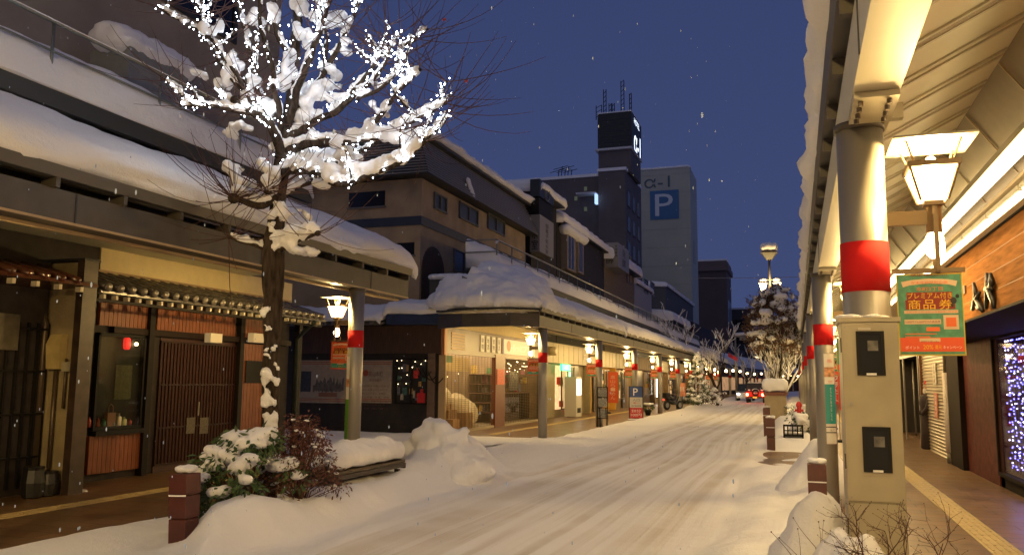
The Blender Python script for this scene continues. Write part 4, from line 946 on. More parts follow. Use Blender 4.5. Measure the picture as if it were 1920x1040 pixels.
# ---- generic far-left shop units behind the arcade pillars
def shop_unit(nm, label, X, y0, y1, side, wall, header, windows, doors, sign=None, extra=None):
    t = thing(nm, label, 'shop', (X, y0, 0)); s = side; L = y1-y0
    m = MB(); m.box(-s*5, -s*.35, 0.01, L-.01, 0, 3.4); m.box(-s*.35, 0, 0.01, .12, 0, 2.45); m.box(-s*.35, 0, L-.12, L-.01, 0, 2.45); m.build('wall', wall, t)
    m = MB(); m.box(-s*.35, .0, 0.01, L-.01, 2.45, 3.32); h = m.build('header', header, t)
    m = MB(); yy = .9
    while yy < L: m.box(0, s*.006, yy, yy+.012, 2.46, 3.3); yy += .9
    m.build('joint', DARKST, h)
    for (a, b2, z0, z1, mt, es) in windows:
        m = MB(); m.box(-s*.34, -s*.30, a, b2, z0, z1); w_ = m.build('window', mt, t)
        m = MB()
        for q in (a, (a+b2)/2-.02, b2-.04): m.box(-s*.06, 0, q, q+.04, z0, z1)
        m.box(-s*.06, 0, a, b2, z1-.05, z1); m.box(-s*.06, 0, a, b2, z0, z0+.05); m.build('frame', mat('frame_alu', (.15, .12, .09), .4, .4), w_)
        m = MB(); m.box(-s*.035, -s*.03, a+.04, b2-.04, z0+.05, z1-.05); m.build('pane', GLASSC, w_)
        for k in range(7):
            q = random.uniform(a+.05, b2-.3); zq = random.uniform(z0+.1, z1-.5); m = MB(); m.box(-s*.29, -s*.12, q, q+random.uniform(.1, .3), zq, zq+random.uniform(.1, .4)); m.build('merchandise', mat('goods_%d' % random.randrange(6)), w_)
    for (a, b2, mt) in doors:
        m = MB(); m.box(-s*.30, -s*.24, a, b2, 0, 2.4); d = m.build('door', mt, t)
        m = MB(); m.box(-s*.24, -s*.19, a+.08, a+.11, .9, 1.2); m.build('handle', STEEL, d)
    if sign:
        tx, ya, wd, hh, mt, bgm = sign; M = Matrix.Translation((s*.052, ya, 2.88)) @ (YZ if s > 0 else YZm)
        if bgm is not None: m = MB(); m.box(0, s*.045, ya-wd/2-.15, ya+wd/2+.15, 2.62, 3.14); p = m.build('sign_board', bgm, t)
        else: p = t
        m = MB(); m.text(tx, M, 0, 0, wd, hh); m.build('lettering', mt, p)
    return t
LIT = mat('lit_interior', (.7, .5, .3), .6, var=.5, vscale=3, emit=(1, .62, .30), estr=.55)
LITW = mat('lit_white', (.8, .8, .8), .6, var=.3, vscale=4, emit=(.95, .9, .85), estr=1.3)
DIMI = mat('dim_interior', (.10, .06, .035), .6, var=.5, vscale=3, emit=(1, .5, .2), estr=.05)
PG = mat('panel_greige', (.33, .28, .17), .55, var=.06); YEW = mat('wall_yellow', (.62, .36, .06), .7); TAN = mat('wall_tan', (.30, .22, .13), .7, var=.15); BRN = mat('wall_brown', (.10, .06, .035), .7, var=.2)
DOORD = mat('door_dark', (.02, .016, .014), .35)
random.seed(21)
Y_ = YS+11.02
u1 = shop_unit('lit_shop', 'far left shop with panelled header, green exit sign and vending machine', Xc, gB1+YS+.26, 42.2, 1, PG, mat('panel_header', (.42, .34, .19), .5, var=.05), [(3.3, 5.6, .35, 2.35, LIT, 0)], [(5.75, 7.3, DOORD)], ('本町金銀', 8.0, 1.5, .38, WHITE, None))
yy0 = gB1+YS+.26
def lp(px): return at_x(px, 740, Xc).y-yy0
m = MB(); m.box(.0, .10, lp(1050), lp(1066), 2.12, 2.42); e_ = m.build('exit_sign', mat('exit_green', (.05, .5, .2), .5, emit=(.05, .75, .28), estr=1.6), u1)
m = MB(); M = Matrix.Translation((.103, (lp(1050)+lp(1066))/2, 2.27)) @ YZ; m.text('非常口', M, 0, 0, .55, .16); m.build('lettering', mat('exit_white', (.9, 1, .9), .5, emit=(.8, 1, .85), estr=2), e_)
m = MB(); m.box(-.25, -.2, lp(1070), lp(1084), .15, .6); m.build('pink_counter', mat('pink_c', (.7, .12, .12), .5, emit=(1, .2, .2), estr=.25), u1)
m = MB(); m.box(-.2, -.17, lp(1074), lp(1076.5), .9, 2.1); m.build('green_tube', mat('tube_gr', (.3, .9, .5), .5, emit=(.3, 1, .5), estr=2.5), u1)
v = thing('vending_machine', 'pale vending machine standing beside the lit doorway under the green exit sign', 'vending machine', (Xc+.25, yy0+lp(1062), 0))
m = MB(); m.box(-.2, .35, -.5, .5, .03, 1.85); m.build('body', mat('vend_white', (.6, .58, .52), .4), v)
m = MB(); m.box(.352, .36, -.42, .42, 1.0, 1.75); m.build('display', mat('vend_lit', (.8, .8, .8), .4, var=.5, vscale=14, emit=(.9, .9, .85), estr=1.1), v)
m = MB(); m.box(.352, .365, -.3, .3, .2, .42); m.build('tray', BLACK, v)
units = [('narrow_shop', 'far left shop with bright yellow side wall and orange flag outside', 42.3, 48.7, YEW, mat('panel_header'), [(3.2, 4.6, .5, 2.3, LIT, 0)], [(1.6, 2.8, DOORD)], None),
 ('glass_shop', 'far left shop with tall white lit panel beside its doorway', 48.8, 55.6, TAN, PG, [(.6, 2.6, .6, 2.3, LIT, 0)], [(3, 4.4, DOORD)], ('民芸店', 3.3, 1.8, .4, WHITE, mat('rail_br'))),
 ('dark_shop', 'far left dark shop front behind the parked motorcycle', 55.7, 63, BRN, BRN, [(4.4, 6.4, .7, 2.3, DIMI, 0)], [(1, 3.2, DOORD)], None),
 ('lit_shop', 'far left shop with white glowing window beyond the parked motorcycle', 63.1, 70, TAN, PG, [(.5, 3, .6, 2.3, LITW, 0)], [(4, 5.4, DOORD)], ('菓子', 3.3, 1.2, .4, BLACK, WHITE)),
 ('lit_shop', 'far left shop with warm lit window behind the snowy conifer', 70.1, 77.5, BRN, BRN, [(.7, 4, .6, 2.3, LIT, 0)], [(4.6, 6, DOORD)], None),
 ('lit_shop', 'last shop of the far left arcade, behind the bare snowy tree', 77.6, 84.5, TAN, PG, [(.7, 4, .6, 2.3, LIT, 0)], [(4.6, 6, DOORD)], None)]
for (nm, lb, a, b2, w_, h_, wi, do, sg) in units: shop_unit(nm, lb, Xc, a, b2, 1, w_, h_, wi, do, sg)
m = thing('glowing_sign', 'tall white glowing panel by a far left shop door', 'lit sign', (Xc+.12, at_x(1229, 720, Xc).y, 0)); q = MB(); q.box(0, .1, -.25, .25, .5, 2.3); q.build('panel', mat('panel_glow', (1, 1, .95), .5, emit=(1, .9, .7), estr=4), m); q = MB(); q.box(-.02, .08, -.3, .3, .42, .5); q.build('foot', STEELP, m)

# ---- upper buildings behind the far left arcade
SL = mat('slate_dark', (.045, .045, .048), .5, var=.25, vscale=6)
XB = -11.55
b = thing('mansard_building', 'beige building with dark ribbed mansard roof and snow-topped eaves behind the corner shop', 'building', (XB, 24.2, 0))
yE = at_x(985, 430, XB).y-24.2
m = MB(); m.box(-12, 0, 0, yE, 0, 8.3); m.build('wall', PLAS, b)
m = MB(); m.box(-12.0, .03, -.03, yE, 6.72, 7.02); m.build('blue_band', mat('band_navy', (.03, .04, .07), .6), b)
# mansard: sloped ribbed skirt
def ringq(o, z): return [(-12, -o), (o, -o), (o, yE+.35+o), (-12, yE+.35+o)]
m = MB(); lo_, hi_ = ringq(.42, 0), ringq(-.15, 0)
m.add([(x, y, 8.35) for x, y in lo_]+[(x, y, 9.75) for x, y in hi_], [(0, 1, 5, 4), (1, 2, 6, 5), (2, 3, 7, 6), (3, 0, 4, 7), (4, 5, 6, 7), (3, 2, 1, 0)])
rf = m.build('mansard_roof', SL, b)
m = MB(); n = 13
for i in range(n):
    f = (i+.4)/n; o = .42+(-.57)*f; z = 8.35+1.4*f; m.box(-12, o+.02, -o-.035, -o, z, z+.035); m.box(o, o+.035, -o-.035, yE+.35+o, z, z+.035)
m.build('roof_rib', mat('rib_metal', (.30, .29, .28), .35, .6), rf)
m = MB(); m.box(-12, .1, -.1, .4, 9.75, 9.85); m.box(-.4, .1, .4, yE+.6, 9.75, 9.85); m.build('parapet', SL, rf)
snow_strip('roof_snow', [(.15, 9.86), (.25, 10.0), (.1, 10.2), (-.3, 10.3), (-1.2, 10.3)], [(-1.2, 9.86)], -.1, yE+.9, rf, seed=41, amp=.07, step=.25)
snow_x('roof_snow', -12, .2, [(-.12, 9.86), (-.22, 10.05), (-.1, 10.22), (.4, 10.32), (1.2, 10.3)], [(1.2, 9.86)], rf, 47, amp=.07, step=.25)
snow_blobs('ledge_snow', [((.32, 3.3+.16*k, 8.95-.15*k), (.08, .2, .16)) for k in range(4)], .05, rf)
def win(b, X, Yo, px, mt=None, fr=.05):
    y0, y1, z0, z1 = wr(X, *px); m = MB(); m.box(.0, .02, y0-Yo, y1-Yo, z0, z1); w_ = m.build('window', mt or mat('window_dark'), b)
    m = MB(); a, c_ = y0-Yo, y1-Yo
    for q in (a-fr, (a+c_)/2-fr/2, c_): m.box(.0, .07, q, q+fr, z0, z1)
    m.box(.0, .07, a-fr, c_+fr, z1, z1+fr); m.box(.0, .09, a-fr, c_+fr, z0-fr, z0); m.build('frame', mat('frame_grey', (.12, .12, .12), .5), w_); return w_
for px in ((814, 835, 368, 394), (861, 894, 388, 415), (914, 944, 409, 434)): win(b, XB, 24.2, px, mat('window_olive', (.05, .055, .045), .3))
win(b, XB, 24.2, (850, 888, 475, 512), mat('window_navy', (.02, .035, .07), .3))
# arched recess
y0, y1, z0, z1 = wr(XB, 790, 832, 462, 560); m = MB(); yc = (y0+y1)/2-24.2; hw = (y1-y0)/2
pts = [(yc-hw, 4.2)]+[(yc-hw*math.cos(math.pi*i/12), z1-hw+hw*math.sin(math.pi*i/12)) for i in range(13)]+[(yc+hw, 4.2)]
m.prism_x(pts, .0, .03); m.build('arched_recess', mat('recess', (.07, .045, .03), .8), b)
for px in ((655, 722, 360, 388), (745, 777, 455, 478)):
    x0, x1, z0, z1 = wrY(24.2, *px); m = MB(); m.box(x0-XB, x1-XB, -.03, -.0, z0, z1); w_ = m.build('window', mat('window_dark'), b); m = MB(); m.box(x0-XB-.05, x1-XB+.05, -.06, -.0, z0-.06, z0); m.build('sill', mat('frame_grey'), w_)

def plain(nm, label, X, y0, y1, z1, mt, depth=9, snow=.45, seed=1, over=.15, z0=0, cat='building'):
    b = thing(nm, label, cat, (X, y0, 0)); L = y1-y0
    m = MB(); m.box(-depth, 0, 0, L, z0, z1); m.build('wall', mt, b)
    m = MB(); m.box(-depth-.05, over-.03, -.05, L+.05, z1, z1+.08); m.build('coping', DARKST, b)
    if snow: snow_strip('roof_snow', [(over, z1+.09), (over+.1, z1+.09+snow*.4), (over-.1, z1+.09+snow), (-1, z1+.2+snow), (-2.5, z1+.2+snow)], [(-2.5, z1+.09)], -.1, L+.1, b, seed=seed, amp=.06, step=.3)
    return b
YA = 24.2+yE
# P building
b = plain('sign_tower_building', 'dark narrow building with round parking emblem and tall white shop sign', XB, YA+.9, YA+5.2, 10.55, mat('timber_black'), seed=51, over=.5, snow=.5); yo = YA+.9
m = MB(); y0, y1, z0, z1 = wr(XB+.5, 1012, 1038, 349, 373); m.box(.02, .50, y0-yo, y1-yo, z0-.1, z1+.1); s1 = m.build('parking_sign', mat('sign_navy', (.012, .014, .02), .4), b)
m = MB(); m.text('P', Matrix.Translation((.505, (y0+y1)/2-yo, (z0+z1)/2)) @ YZ, 0, 0, None, .5); q = m.build('lettering', mat('letter_grey', (.13, .14, .17), .5), s1)
m = MB(); m.smooth = True; yc, zc = (y0+y1)/2-yo, (z0+z1)/2; m.tube([(.51, yc+.42*math.cos(a*.3142), zc+.42*math.sin(a*.3142)) for a in range(21)], .03, 5); m.build('ring', mat('letter_grey'), s1)
m = MB(); z_ = z0-.1-.05
y0, y1, z0, z1 = wr(XB+.5, 1012, 1038, 410, 478); m.box(.02, .46, y0-yo, y1-yo, z1+.02, z_); m.build('sign_column', BLACK, b)
m = MB(); m.box(.02, .50, y0-yo, y1-yo, z0, z1); s1 = m.build('vertical_sign', mat('sign_offwhite', (.24, .235, .24), .5), b)
m = MB(); m.text('御菓子処氷室', Matrix.Translation((.505, (y0+y1)/2-yo, (z0+z1)/2)) @ YZ, 0, -.1, .5, (z1-z0)*.85, vertical=True); m.build('lettering', BLACK, s1)
M_ = Matrix.Translation(((.26), -.004+y0-yo, (z0+z1)/2)) @ XZ
m = MB(); m.text('氷室', M_, 0, -.3, .3, 1.0, vertical=True); m.build('lettering', BLACK, s1)
# dark building with bay window
yo = YA+5.3; b = plain('dark_gabled_building', 'black clad building with two snow-capped bay windows above the walkway', XB, yo, yo+11.2, 9.9, mat('clad_black', (.02, .016, .014), .7, var=.3, vscale=5), seed=55, over=.35, snow=.55)
for k, (a, c_, zt) in enumerate(((1062, 1078, 440), (1083, 1093, 452))):
    y0, y1, z0, z1 = wr(XB+.3, a, c_, zt, 508-(0 if k == 0 else -5)); m = MB(); m.box(.0, .35, y0-yo, y1-yo, z0, z1); w_ = m.build('bay_window', mat('bay_beige', (.22, .18, .15), .6), b)
    m = MB(); dy = (y1-y0)/4
    for q in (1, 2.4): m.box(.352, .36, y0-yo+dy*(q-.4), y0-yo+dy*(q+.6), z0+.1, z1-.1)
    m.build('pane', mat('window_dark'), w_)
    snow_blobs('snow_cap', [((.25, y0-yo+(y1-y0)*f, z1+.15), (.42, .6, .3)) for f in (0, .25, .5, .75, 1)], .09, w_)
# tan building
yo = YA+16.6; b = plain('tan_building', 'tan plaster building with brush-lettered sign and heavy snow roof', XB, yo, yo+10.5, 9.6, mat('tan_wall', (.20, .145, .09), .8, var=.2), seed=61, over=.6, snow=.8)
y0, y1, z0, z1 = wr(XB+.4, 1148, 1166, 464, 508); m = MB(); m.box(.02, .9, y0-yo-.5, y1-yo, z0, z1); s1 = m.build('brush_sign', mat('sign_offwhite'), b)
m = MB(); m.text('発酵', Matrix.Translation((.905, (y0+y1)/2-yo-.2, (z0+z1)/2)) @ YZ, 0, 0, 1.1, (z1-z0)*.8, vertical=True); M_ = Matrix.Translation((.46, y0-yo-.505, (z0+z1)/2)) @ XZ; m.text('発酵', M_, -.1, 0, .5, (z1-z0)*.75, vertical=True); m.text('味噌醤油', M_, .3, .25, .15, (z1-z0)*.5, vertical=True); m.build('lettering', BLACK, s1)
win(b, XB, yo, (1175, 1184, 480, 530), mat('window_tan', (.25, .16, .08), .5))
yo = YA+27.2; b = plain('white_panel_building', 'small building faced with pale panels beyond the tan one', XB, yo, yo+8, 9.2, mat('pale_panel', (.30, .30, .32), .6, var=.08), seed=65, snow=.4)
win(b, XB, yo, (1207, 1214, 525, 548)); win(b, XB, yo, (1219, 1226, 530, 552))
yo = YA+35.3; b = plain('low_grey_building', 'low dark building with deep snow shelf before the parking tower', XB+.8, yo, yo+12, 6.9, mat('grey_low', (.06, .055, .06), .8, var=.2), seed=66, snow=.8, over=1.0)
b = plain('grey_block_building', 'plain grey concrete block standing in front of the parking tower', XB-.2, 80, 103, 10.9, mat('grey_block', (.085, .085, .09), .8, var=.1), seed=67, snow=.4)
win(b, XB-.2, 80, (1290, 1297, 600, 620))

# parking tower
x0, x1, _, _ = wrY(105, 1197, 1297, 330, 700); XT = x1
b = thing('parking_tower', 'tall pale windowless parking tower with blue P square and snow on top', 'tower', (x1, 105, 0))
PT = mat('tower_pale', (.44, .45, .39), .7, var=.07, vscale=.4)
zt = at_y(1250, 316, 105).z
m = MB(); m.box(x0-x1, 0, 0, 7.5, 0, zt); m.build('wall', PT, b)
m = MB(); zz = 2
while zz < zt: m.box(x0-x1-.01, .02, -.02, -.0, zz, zz+.03); zz += 2.4
m.build('panel_joint', mat('joint_grey', (.33, .34, .30), .7), b)
snow_x('roof_snow', x0-x1-.1, .1, [(-.1, zt), (-.15, zt+.2), (.2, zt+.35), (1, zt+.35)], [(1, zt)], b, 71, amp=.05, step=.4)
a0, a1, q0, q1 = wrY(105, 1219, 1273, 357, 411); m = MB(); m.box(a0-x1, a1-x1, -.08, -.03, q0, q1); s1 = m.build('parking_sign', mat('blue_sign', (.04, .15, .34), .5), b)
m = MB(); m.text('P', Matrix.Translation(((a0+a1)/2-x1-.05, -.09, (q0+q1)/2)) @ XZ, 0, 0, (a1-a0)*.62, (q1-q0)*.76); m.build('lettering', mat('p_white', (.62, .68, .75), .5), s1)
a0, a1, q0, q1 = wrY(105, 1208, 1256, 331, 352); m = MB(); m.text('α-1', Matrix.Translation(((a0+a1)/2-x1, -.05, (q0+q1)/2)) @ XZ, 0, 0, (a1-a0), (q1-q0)); m.build('lettering', mat('navy_letter', (.06, .12, .15), .5), b)
m = MB()
for k in range(2): m.box(.0, .03, 2+k*1.5, 2.6+k*1.5, 17, 20)
m.build('side_vent', mat('joint_grey'), b)

# hotel
b = thing('hotel_building', 'dark hotel with a rooftop sign tower, antennas and small blue lit sign', 'building', (-15.6, 80, 0))
HT = mat('hotel_grey', (.12, .10, .10), .75, var=.12, vscale=.7)
def hz(px, py, Y=80): return at_y(px, py, Y)
z1 = hz(1150, 320).z; z2 = hz(1080, 330).z; xm = hz(1122, 400).x+15.6; xl = hz(1040, 400).x+15.6
m = MB(); m.box(xm, 0, 0, 9, 0, z1); m.box(xl-8, xm-.01, .8, 9, 0, z2); m.build('wall', HT, b)
m = MB(); m.box(xm-.1, .1, -.1, 9.1, z1, z1+.3); m.box(xl-8, xm-.15, .7, 9.1, z2, z2+.3); m.build('roof_snow', SNOW, b)
for i in range(5):
    for j in range(3):
        m = MB(); zz = 9+i*2.6; yy = 1+j*2.7; m.box(.0, .03, yy, yy+1.3, zz, zz+1.5); w_ = m.build('window', mat('window_dark'), b)
        m = MB(); m.box(.0, .1, yy-.1, yy+1.4, zz-.1, zz); m.build('sill', HT, w_)
for (px, py) in ((1098, 354), (1098, 392), (1080, 372)):
    p = hz(px, py, 80.8); m = MB(); m.box(p.x+15.6-.16, p.x+15.6+.16, .76, .79, p.z-.22, p.z+.22); m.build('lit_window', mat('lit_green', (.2, .22, .14), .5, emit=(.6, .75, .4), estr=.03), b)
p = hz(1120, 375, 80); m = MB(); m.box(p.x+15.6-.12, p.x+15.6+.1, -.7, -.1, p.z-.5, p.z+.5); m.build('lit_blue_sign', mat('blue_glow', (.3, .5, .9), .5, emit=(.4, .6, 1), estr=.8), b)
p2 = hz(1085, 362, 80.5); m = MB(); m.box(p2.x+15.6, p.x+15.6, -.7, .75, p.z+.62, p.z+.74); m.build('canopy_slab', mat('slab_snow', (.6, .6, .62), .8), b)
# rooftop sign tower
x0 = hz(1122, 260, 81).x+15.6; x1 = hz(1183, 260, 81).x+15.6; za = hz(1150, 278, 81).z; zb = hz(1150, 212, 81).z
m = MB(); m.box(x0, x1, 1, 6.5, z1, za-.2); m.build('penthouse', HT, b)
m = MB(); m.box(x0-.3, x1+.15, .7, 6.8, za-.2, za); m.build('ledge', mat('slab_snow'), b)
m = MB(); m.box(x0-.05, x1+.1, .9, 6.6, za, zb); st = m.build('sign_cube', mat('cube_black', (.012, .014, .02), .5), b)
m = MB(); zz = za
while zz < zb: m.box(x0-.05, x1+.1, .88, .898, zz, zz+.05); zz += .6
m.build('louvre', mat('louvre', (.02, .024, .032), .5), st)
GL = mat('letters_glow', (.9, .95, 1), .5, emit=(.75, .85, 1), estr=1.4)
m = MB(); Mz = Matrix.Translation((x1+.13, 3.75, (za+zb)/2-.6)) @ YZ; m.text('α-1', Mz, .2, -.3, 3.6, 2.3); m.text('HOTEL', Mz, 0, 1.9, 2.9, .6); m.build('lettering', GL, st)
m = MB(); m.box(x0-.05, x1+.1, .9, 6.6, zb, zb+.12); m.build('snow_cap', SNOW, st)
for (px, pt, w_) in ((1134, 168, .14), (1167, 152, .16), (1182, 176, .1), (1144, 194, .12), (1150, 194, .12), (1123, 198, .3)):
    p = hz(px, pt, 83); m = MB(); xq = p.x+15.6
    for q in (-w_, w_): m.tube([(xq+q, 3, zb+.1), (xq+q, 3, p.z)], .05, 5)
    zz = zb+.4
    while zz < p.z: m.tube([(xq-w_, 3, zz), (xq+w_, 3, zz+.3)], .035, 4); zz += .5
    m.build('antenna_mast', mat('mast', (.02, .025, .03), .5), b)
for k in range(5):
    p = hz(1045+k*6, 318-(k % 2)*6, 84); m = MB(); m.tube([(p.x+15.6, 4, z2), (p.x+15.6+.2, 4, p.z)], .05, 5); m.tube([(p.x+15.6-.8, 4, p.z-.3), (p.x+15.6+.8, 4, p.z)], .04, 4); m.build('roof_antenna', mat('mast'), b)

# dark block right of the tower, street-end buildings
x0, x1, _, zt = wrY(125, 1308, 1364, 489, 700); b = thing('dark_block_building', 'dark brown flat-roofed block with stepped top right of the parking tower', 'building', (x1, 125, 0))
m = MB(); m.box(x0-x1-1, 0, 0, 9, 0, zt-1.5); m.build('wall', mat('block_brown', (.10, .07, .07), .8, var=.12, vscale=.5), b)
m = MB(); m.box(x0-x1-1, .3, -.3, 9.3, zt-1.5, zt-.7); m.build('cornice', mat('block_brown2', (.15, .11, .11), .8), b)
m = MB(); m.box(x0-x1-1, .1, -.1, 9, zt-.7, zt); m.build('parapet', mat('block_brown2'), b)
m = MB(); m.box(x0-x1-1, .1, -.1, 9, zt, zt+.25); m.build('roof_snow', SNOW, b)
for k in range(3): m = MB(); m.box(.0, .05, 1+2.6*k, 2.6+2.6*k, 6, 14); m.build('window', mat('window_dark'), b)
for k, (pa, pb, top, Y, lb) in enumerate(((1366, 1408, 580, 150, 'dark stepped building at the far end of the street, left of the pole'), (1404, 1440, 628, 190, 'low dark building at the street end showing two lit windows'), (1438, 1500, 606, 175, 'dark building behind the snow-laden right bank tree'))):
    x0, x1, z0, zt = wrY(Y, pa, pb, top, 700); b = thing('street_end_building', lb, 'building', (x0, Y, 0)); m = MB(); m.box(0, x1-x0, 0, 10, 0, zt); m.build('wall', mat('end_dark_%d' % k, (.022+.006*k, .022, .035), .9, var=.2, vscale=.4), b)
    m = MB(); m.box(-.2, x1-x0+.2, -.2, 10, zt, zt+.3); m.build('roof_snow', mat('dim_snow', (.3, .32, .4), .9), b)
    if k == 1:
        for (px, py, a) in ((1421, 672, .75), (1421, 681, .75), (1405, 677, .3)):
            p = at_y(px, py, Y); m = MB(); m.box(p.x-x0-a, p.x-x0+a, -.05, -.01, p.z-.5, p.z+.5); m.build('lit_window', mat('win_lit', (.8, .8, .5), .5, emit=(1, .85, .5), estr=1.2), b)
    for j in range(4):
        for i in range(2): m = MB(); xq = (x1-x0)*(.15+.2*j); m.box(xq, xq+1, -.04, -.01, zt-3-3*i, zt-1.8-3*i); m.build('window', mat('window_dark'), b)
# third left arcade block along the bending street
for k in range(6):
    y0 = 88+k*16; x0 = -6.8+bend(y0)*.9; t = thing('distant_arcade', f'{ORD[k]} stretch of low snowy arcade beyond the red car, counted from the bare snowy tree', 'arcade', (x0, y0, 0)); t['group'] = 'distant arcade stretches'
    dx = bend(y0+16)*.9-bend(y0)*.9; M = Matrix(((1, dx/16, 0, 0), (0, 1, 0, 0), (0, 0, 1, 0), (0, 0, 0, 1)))
    m = MB(); m.obox(M, -.2, 0, 0, 16, 3.15, 3.5); m.build('edge_beam', STEELP, t)
    m = MB(); m.obox(M, -9, -3.3, 0, 15.9, 0, 8-.7*k); m.build('wall', mat('end_dark_1'), t)
    m = MB(); m.add([M@Vector(p) for p in [(.15,0,3.6),(.15,16,3.6),(-2.6,16,4.9),(-2.6,0,4.9),(.2,0,4.0),(.2,16,4.0),(-2.6,16,5.5),(-2.6,0,5.5)]], [(0,1,2,3),(4,5,6,7),(0,1,5,4),(3,2,6,7),(0,3,7,4),(1,2,6,5)]); m.build('roof_snow', SNOW, t)
    m = MB(); m.obox(M, -3.3, -3.25, 1, 7, .6, 2.4); m.obox(M, -3.3, -3.25, 9, 15, .6, 2.4); m.build('lit_front', mat('far_front', (.4, .28, .16), .6, var=.6, vscale=1.2, emit=(1, .55, .25), estr=.22), t)
    for j in range(2):
        m = MB(); m.obox(M, -.1, .1, 4+8*j, 4.2+8*j, 0, 3.15); m.build('post', STEEL, t)
        m = MB(); m.smooth = True; m.ball(M@Vector((-.4, 4.1+8*j, 2.9+.15*((k+j) % 2))), .15, 8, 6); m.build('lantern_glow', mat('far_lantern', (1, .8, .5), .5, emit=(1, .65, .3), estr=14), t)
        m = MB(); m.obox(M, -.13, .13, 3.97+8*j, 4.23+8*j, 2.13, 2.45); m.build('red_band', RED, t)

# ---- right side
XR = 3.15
b = thing('timber_sign_shop', 'right-hand shop with golden timber sign board and purple lit display window', 'shop', (XR, 8, 0))
yb1 = at_x(1790, 760, XR).y
m = MB(); m.box(.5, 6, -10, yb1-8, 0, 3.33); m.box(0, .5, 7.4-.0, yb1-8, 0, 2.46); m.box(0, .5, -10, yb1-8, 2.46, 3.33); m.build('wall', mat('wall_redbrown', (.045, .016, .010), .85, spec=.08, var=.3, vscale=5, stretch=(1, 4, .3)), b)
m = MB(); m.box(-1.05, -.0, -10, 10.0, 2.47, 3.325); sg = m.build('timber_sign', WOODL, b)
m = MB(); zz = 2.47+.21
while zz < 3.3: m.box(-1.053, -1.049, -10, 10.0, zz, zz+.005); zz += .21
m.build('board_joint', mat('joint_dk', (.2, .1, .04), .6), sg)
m = MB(); m.box(-1.07, -0, -10, 10.02, 2.44, 2.468); m.box(-1.07, 0, -10, 10.02, 3.31, 3.33); m.build('trim', mat('trim_black', (.02, .015, .015), .8, spec=.08), sg)
# brush-stroke characters, raised
LM = lambda px, py: at_x(px, py, XR-1.06)
for strokes in ([[(1831,530),(1836,552),(1829,580)], [(1842,548),(1836,560),(1843,572),(1848,583)], [(1836,575),(1845,580)]], [[(1856,512),(1859,532),(1857,548),(1855,578)], [(1862,522),(1858,540),(1868,562),(1870,578)], [(1852,543),(1858,538),(1866,541)], [(1863,512),(1866,530),(1860,545)]]):
    m = MB(); m.smooth = True
    for st_ in strokes:
        pts = [LM(*q)-Vector((XR, 8, 0))+Vector((-.03, 0, 0)) for q in st_]; m.tube(pts, [.018]+[.035]*(len(pts)-2)+[.022], 8)
    m.build('brush_character', mat('iron_black', (.025, .022, .02), .35, .5), sg)
y0, y1, z0, z1 = wr(XR-1.05, 1789, 1813, 541, 556); m = MB(); m.box(-1.075, -1.052, y0-8, y1-8, z0, z1); p = m.build('small_name_board', mat('nameb', (.10, .05, .02), .5), sg)
m = MB(); m.text('お食事処', Matrix.Translation((-1.078, (y0+y1)/2-8, (z0+z1)/2)) @ YZm, 0, 0, (y1-y0)*.8, .09); m.build('lettering', BLACK, p)
# dark pier, window, led curtain
pa, pb = at_x(1868, 750, XR).y-8, at_x(1812, 750, XR).y-8
m = MB(); m.box(-.12, -.001, pb, yb1-8, 0, 2.46); m.build('dark_pier', mat('pier_black', (.018, .011, .009), .8, spec=.08), b)
m = MB(); m.box(-.02, .0, pa, pb, 0, 2.46); m.build('door_panel', mat('door_plum', (.10, .025, .02), .7, spec=.1, var=.3), b)
m = MB(); m.box(.0, .5, -10, pa-.02, 0, .18); m.build('window_base', mat('pier_black'), b)
m = MB(); m.box(.495, .499, -10, pa, .18, 2.46); wf = m.build('display_window', mat('window_plum', (.05, .02, .03), .3, var=.6, vscale=2), b)
m = MB(); m.box(.01, .02, -10, pa-.05, .2, 2.42); m.build('pane', clear_glass('shop_pane', (.9, .9, .95), .12), wf)
m = MB(); m.box(-.04, .06, pa-.06, pa, .18, 2.46); m.box(-.04, .06, -10, pa-.06, 2.40, 2.46); m.box(-.05, .07, -10, pa-.06, .18, .24); m.build('frame', mat('pier_black'), wf)
t = thing('light_curtain', 'curtain of blue and violet fairy lights hanging in the right shop window', 'fairy lights', (XR, 8, 0)); random.seed(3)
m = MB(); w2_ = MB(); m.smooth = True; wires = MB()
yy = pa-1.95
while yy < pa-.25:
    yq = yy+random.uniform(-.05, .05); wires.tube([(.12, yq, .3), (.12, yq, 2.38)], .003, 4, cap=False); zz = 2.36
    dens = 1
    while zz > .3:
        (m if random.random() < .72 else w2_).ball((.12+random.uniform(-.03, .03), yq+random.uniform(-.02, .02), zz), .0115, 6, 4); zz -= random.uniform(.07, .15)
    yy += .12
m.build('blue_bulbs', mat('led_violet', (.4, .3, 1), .5, emit=(.15, .14, 1), estr=7), t); w2_.build('white_bulbs', mat('led_white', (.8, .8, 1), .5, emit=(.7, .65, 1), estr=7), t); wires.build('wires', mat('wire_w', (.1, .1, .12), .5), t)
ld = bpy.data.lights.new('curtain_glow', 'AREA'); ld.shape = 'RECTANGLE'; ld.size = 2; ld.size_y = 1.6; ld.energy = 5; ld.color = (.3, .2, 1)
lo = bpy.data.objects.new('curtain_glow', ld); col.objects.link(lo); lo.parent = t; lo.location = (.14, pa-1.1, 1.3); lo.rotation_euler = (0, R_(90), 0)
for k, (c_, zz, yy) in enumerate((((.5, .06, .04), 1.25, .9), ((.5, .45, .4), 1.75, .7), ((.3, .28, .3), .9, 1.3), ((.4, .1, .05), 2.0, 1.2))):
    m = MB(); m.box(.3, .45, pa-yy-.12, pa-yy+.1, zz, zz+.25); m.build('display_item', mat('disp_%d' % k, c_, .5, emit=c_, estr=.3), wf)
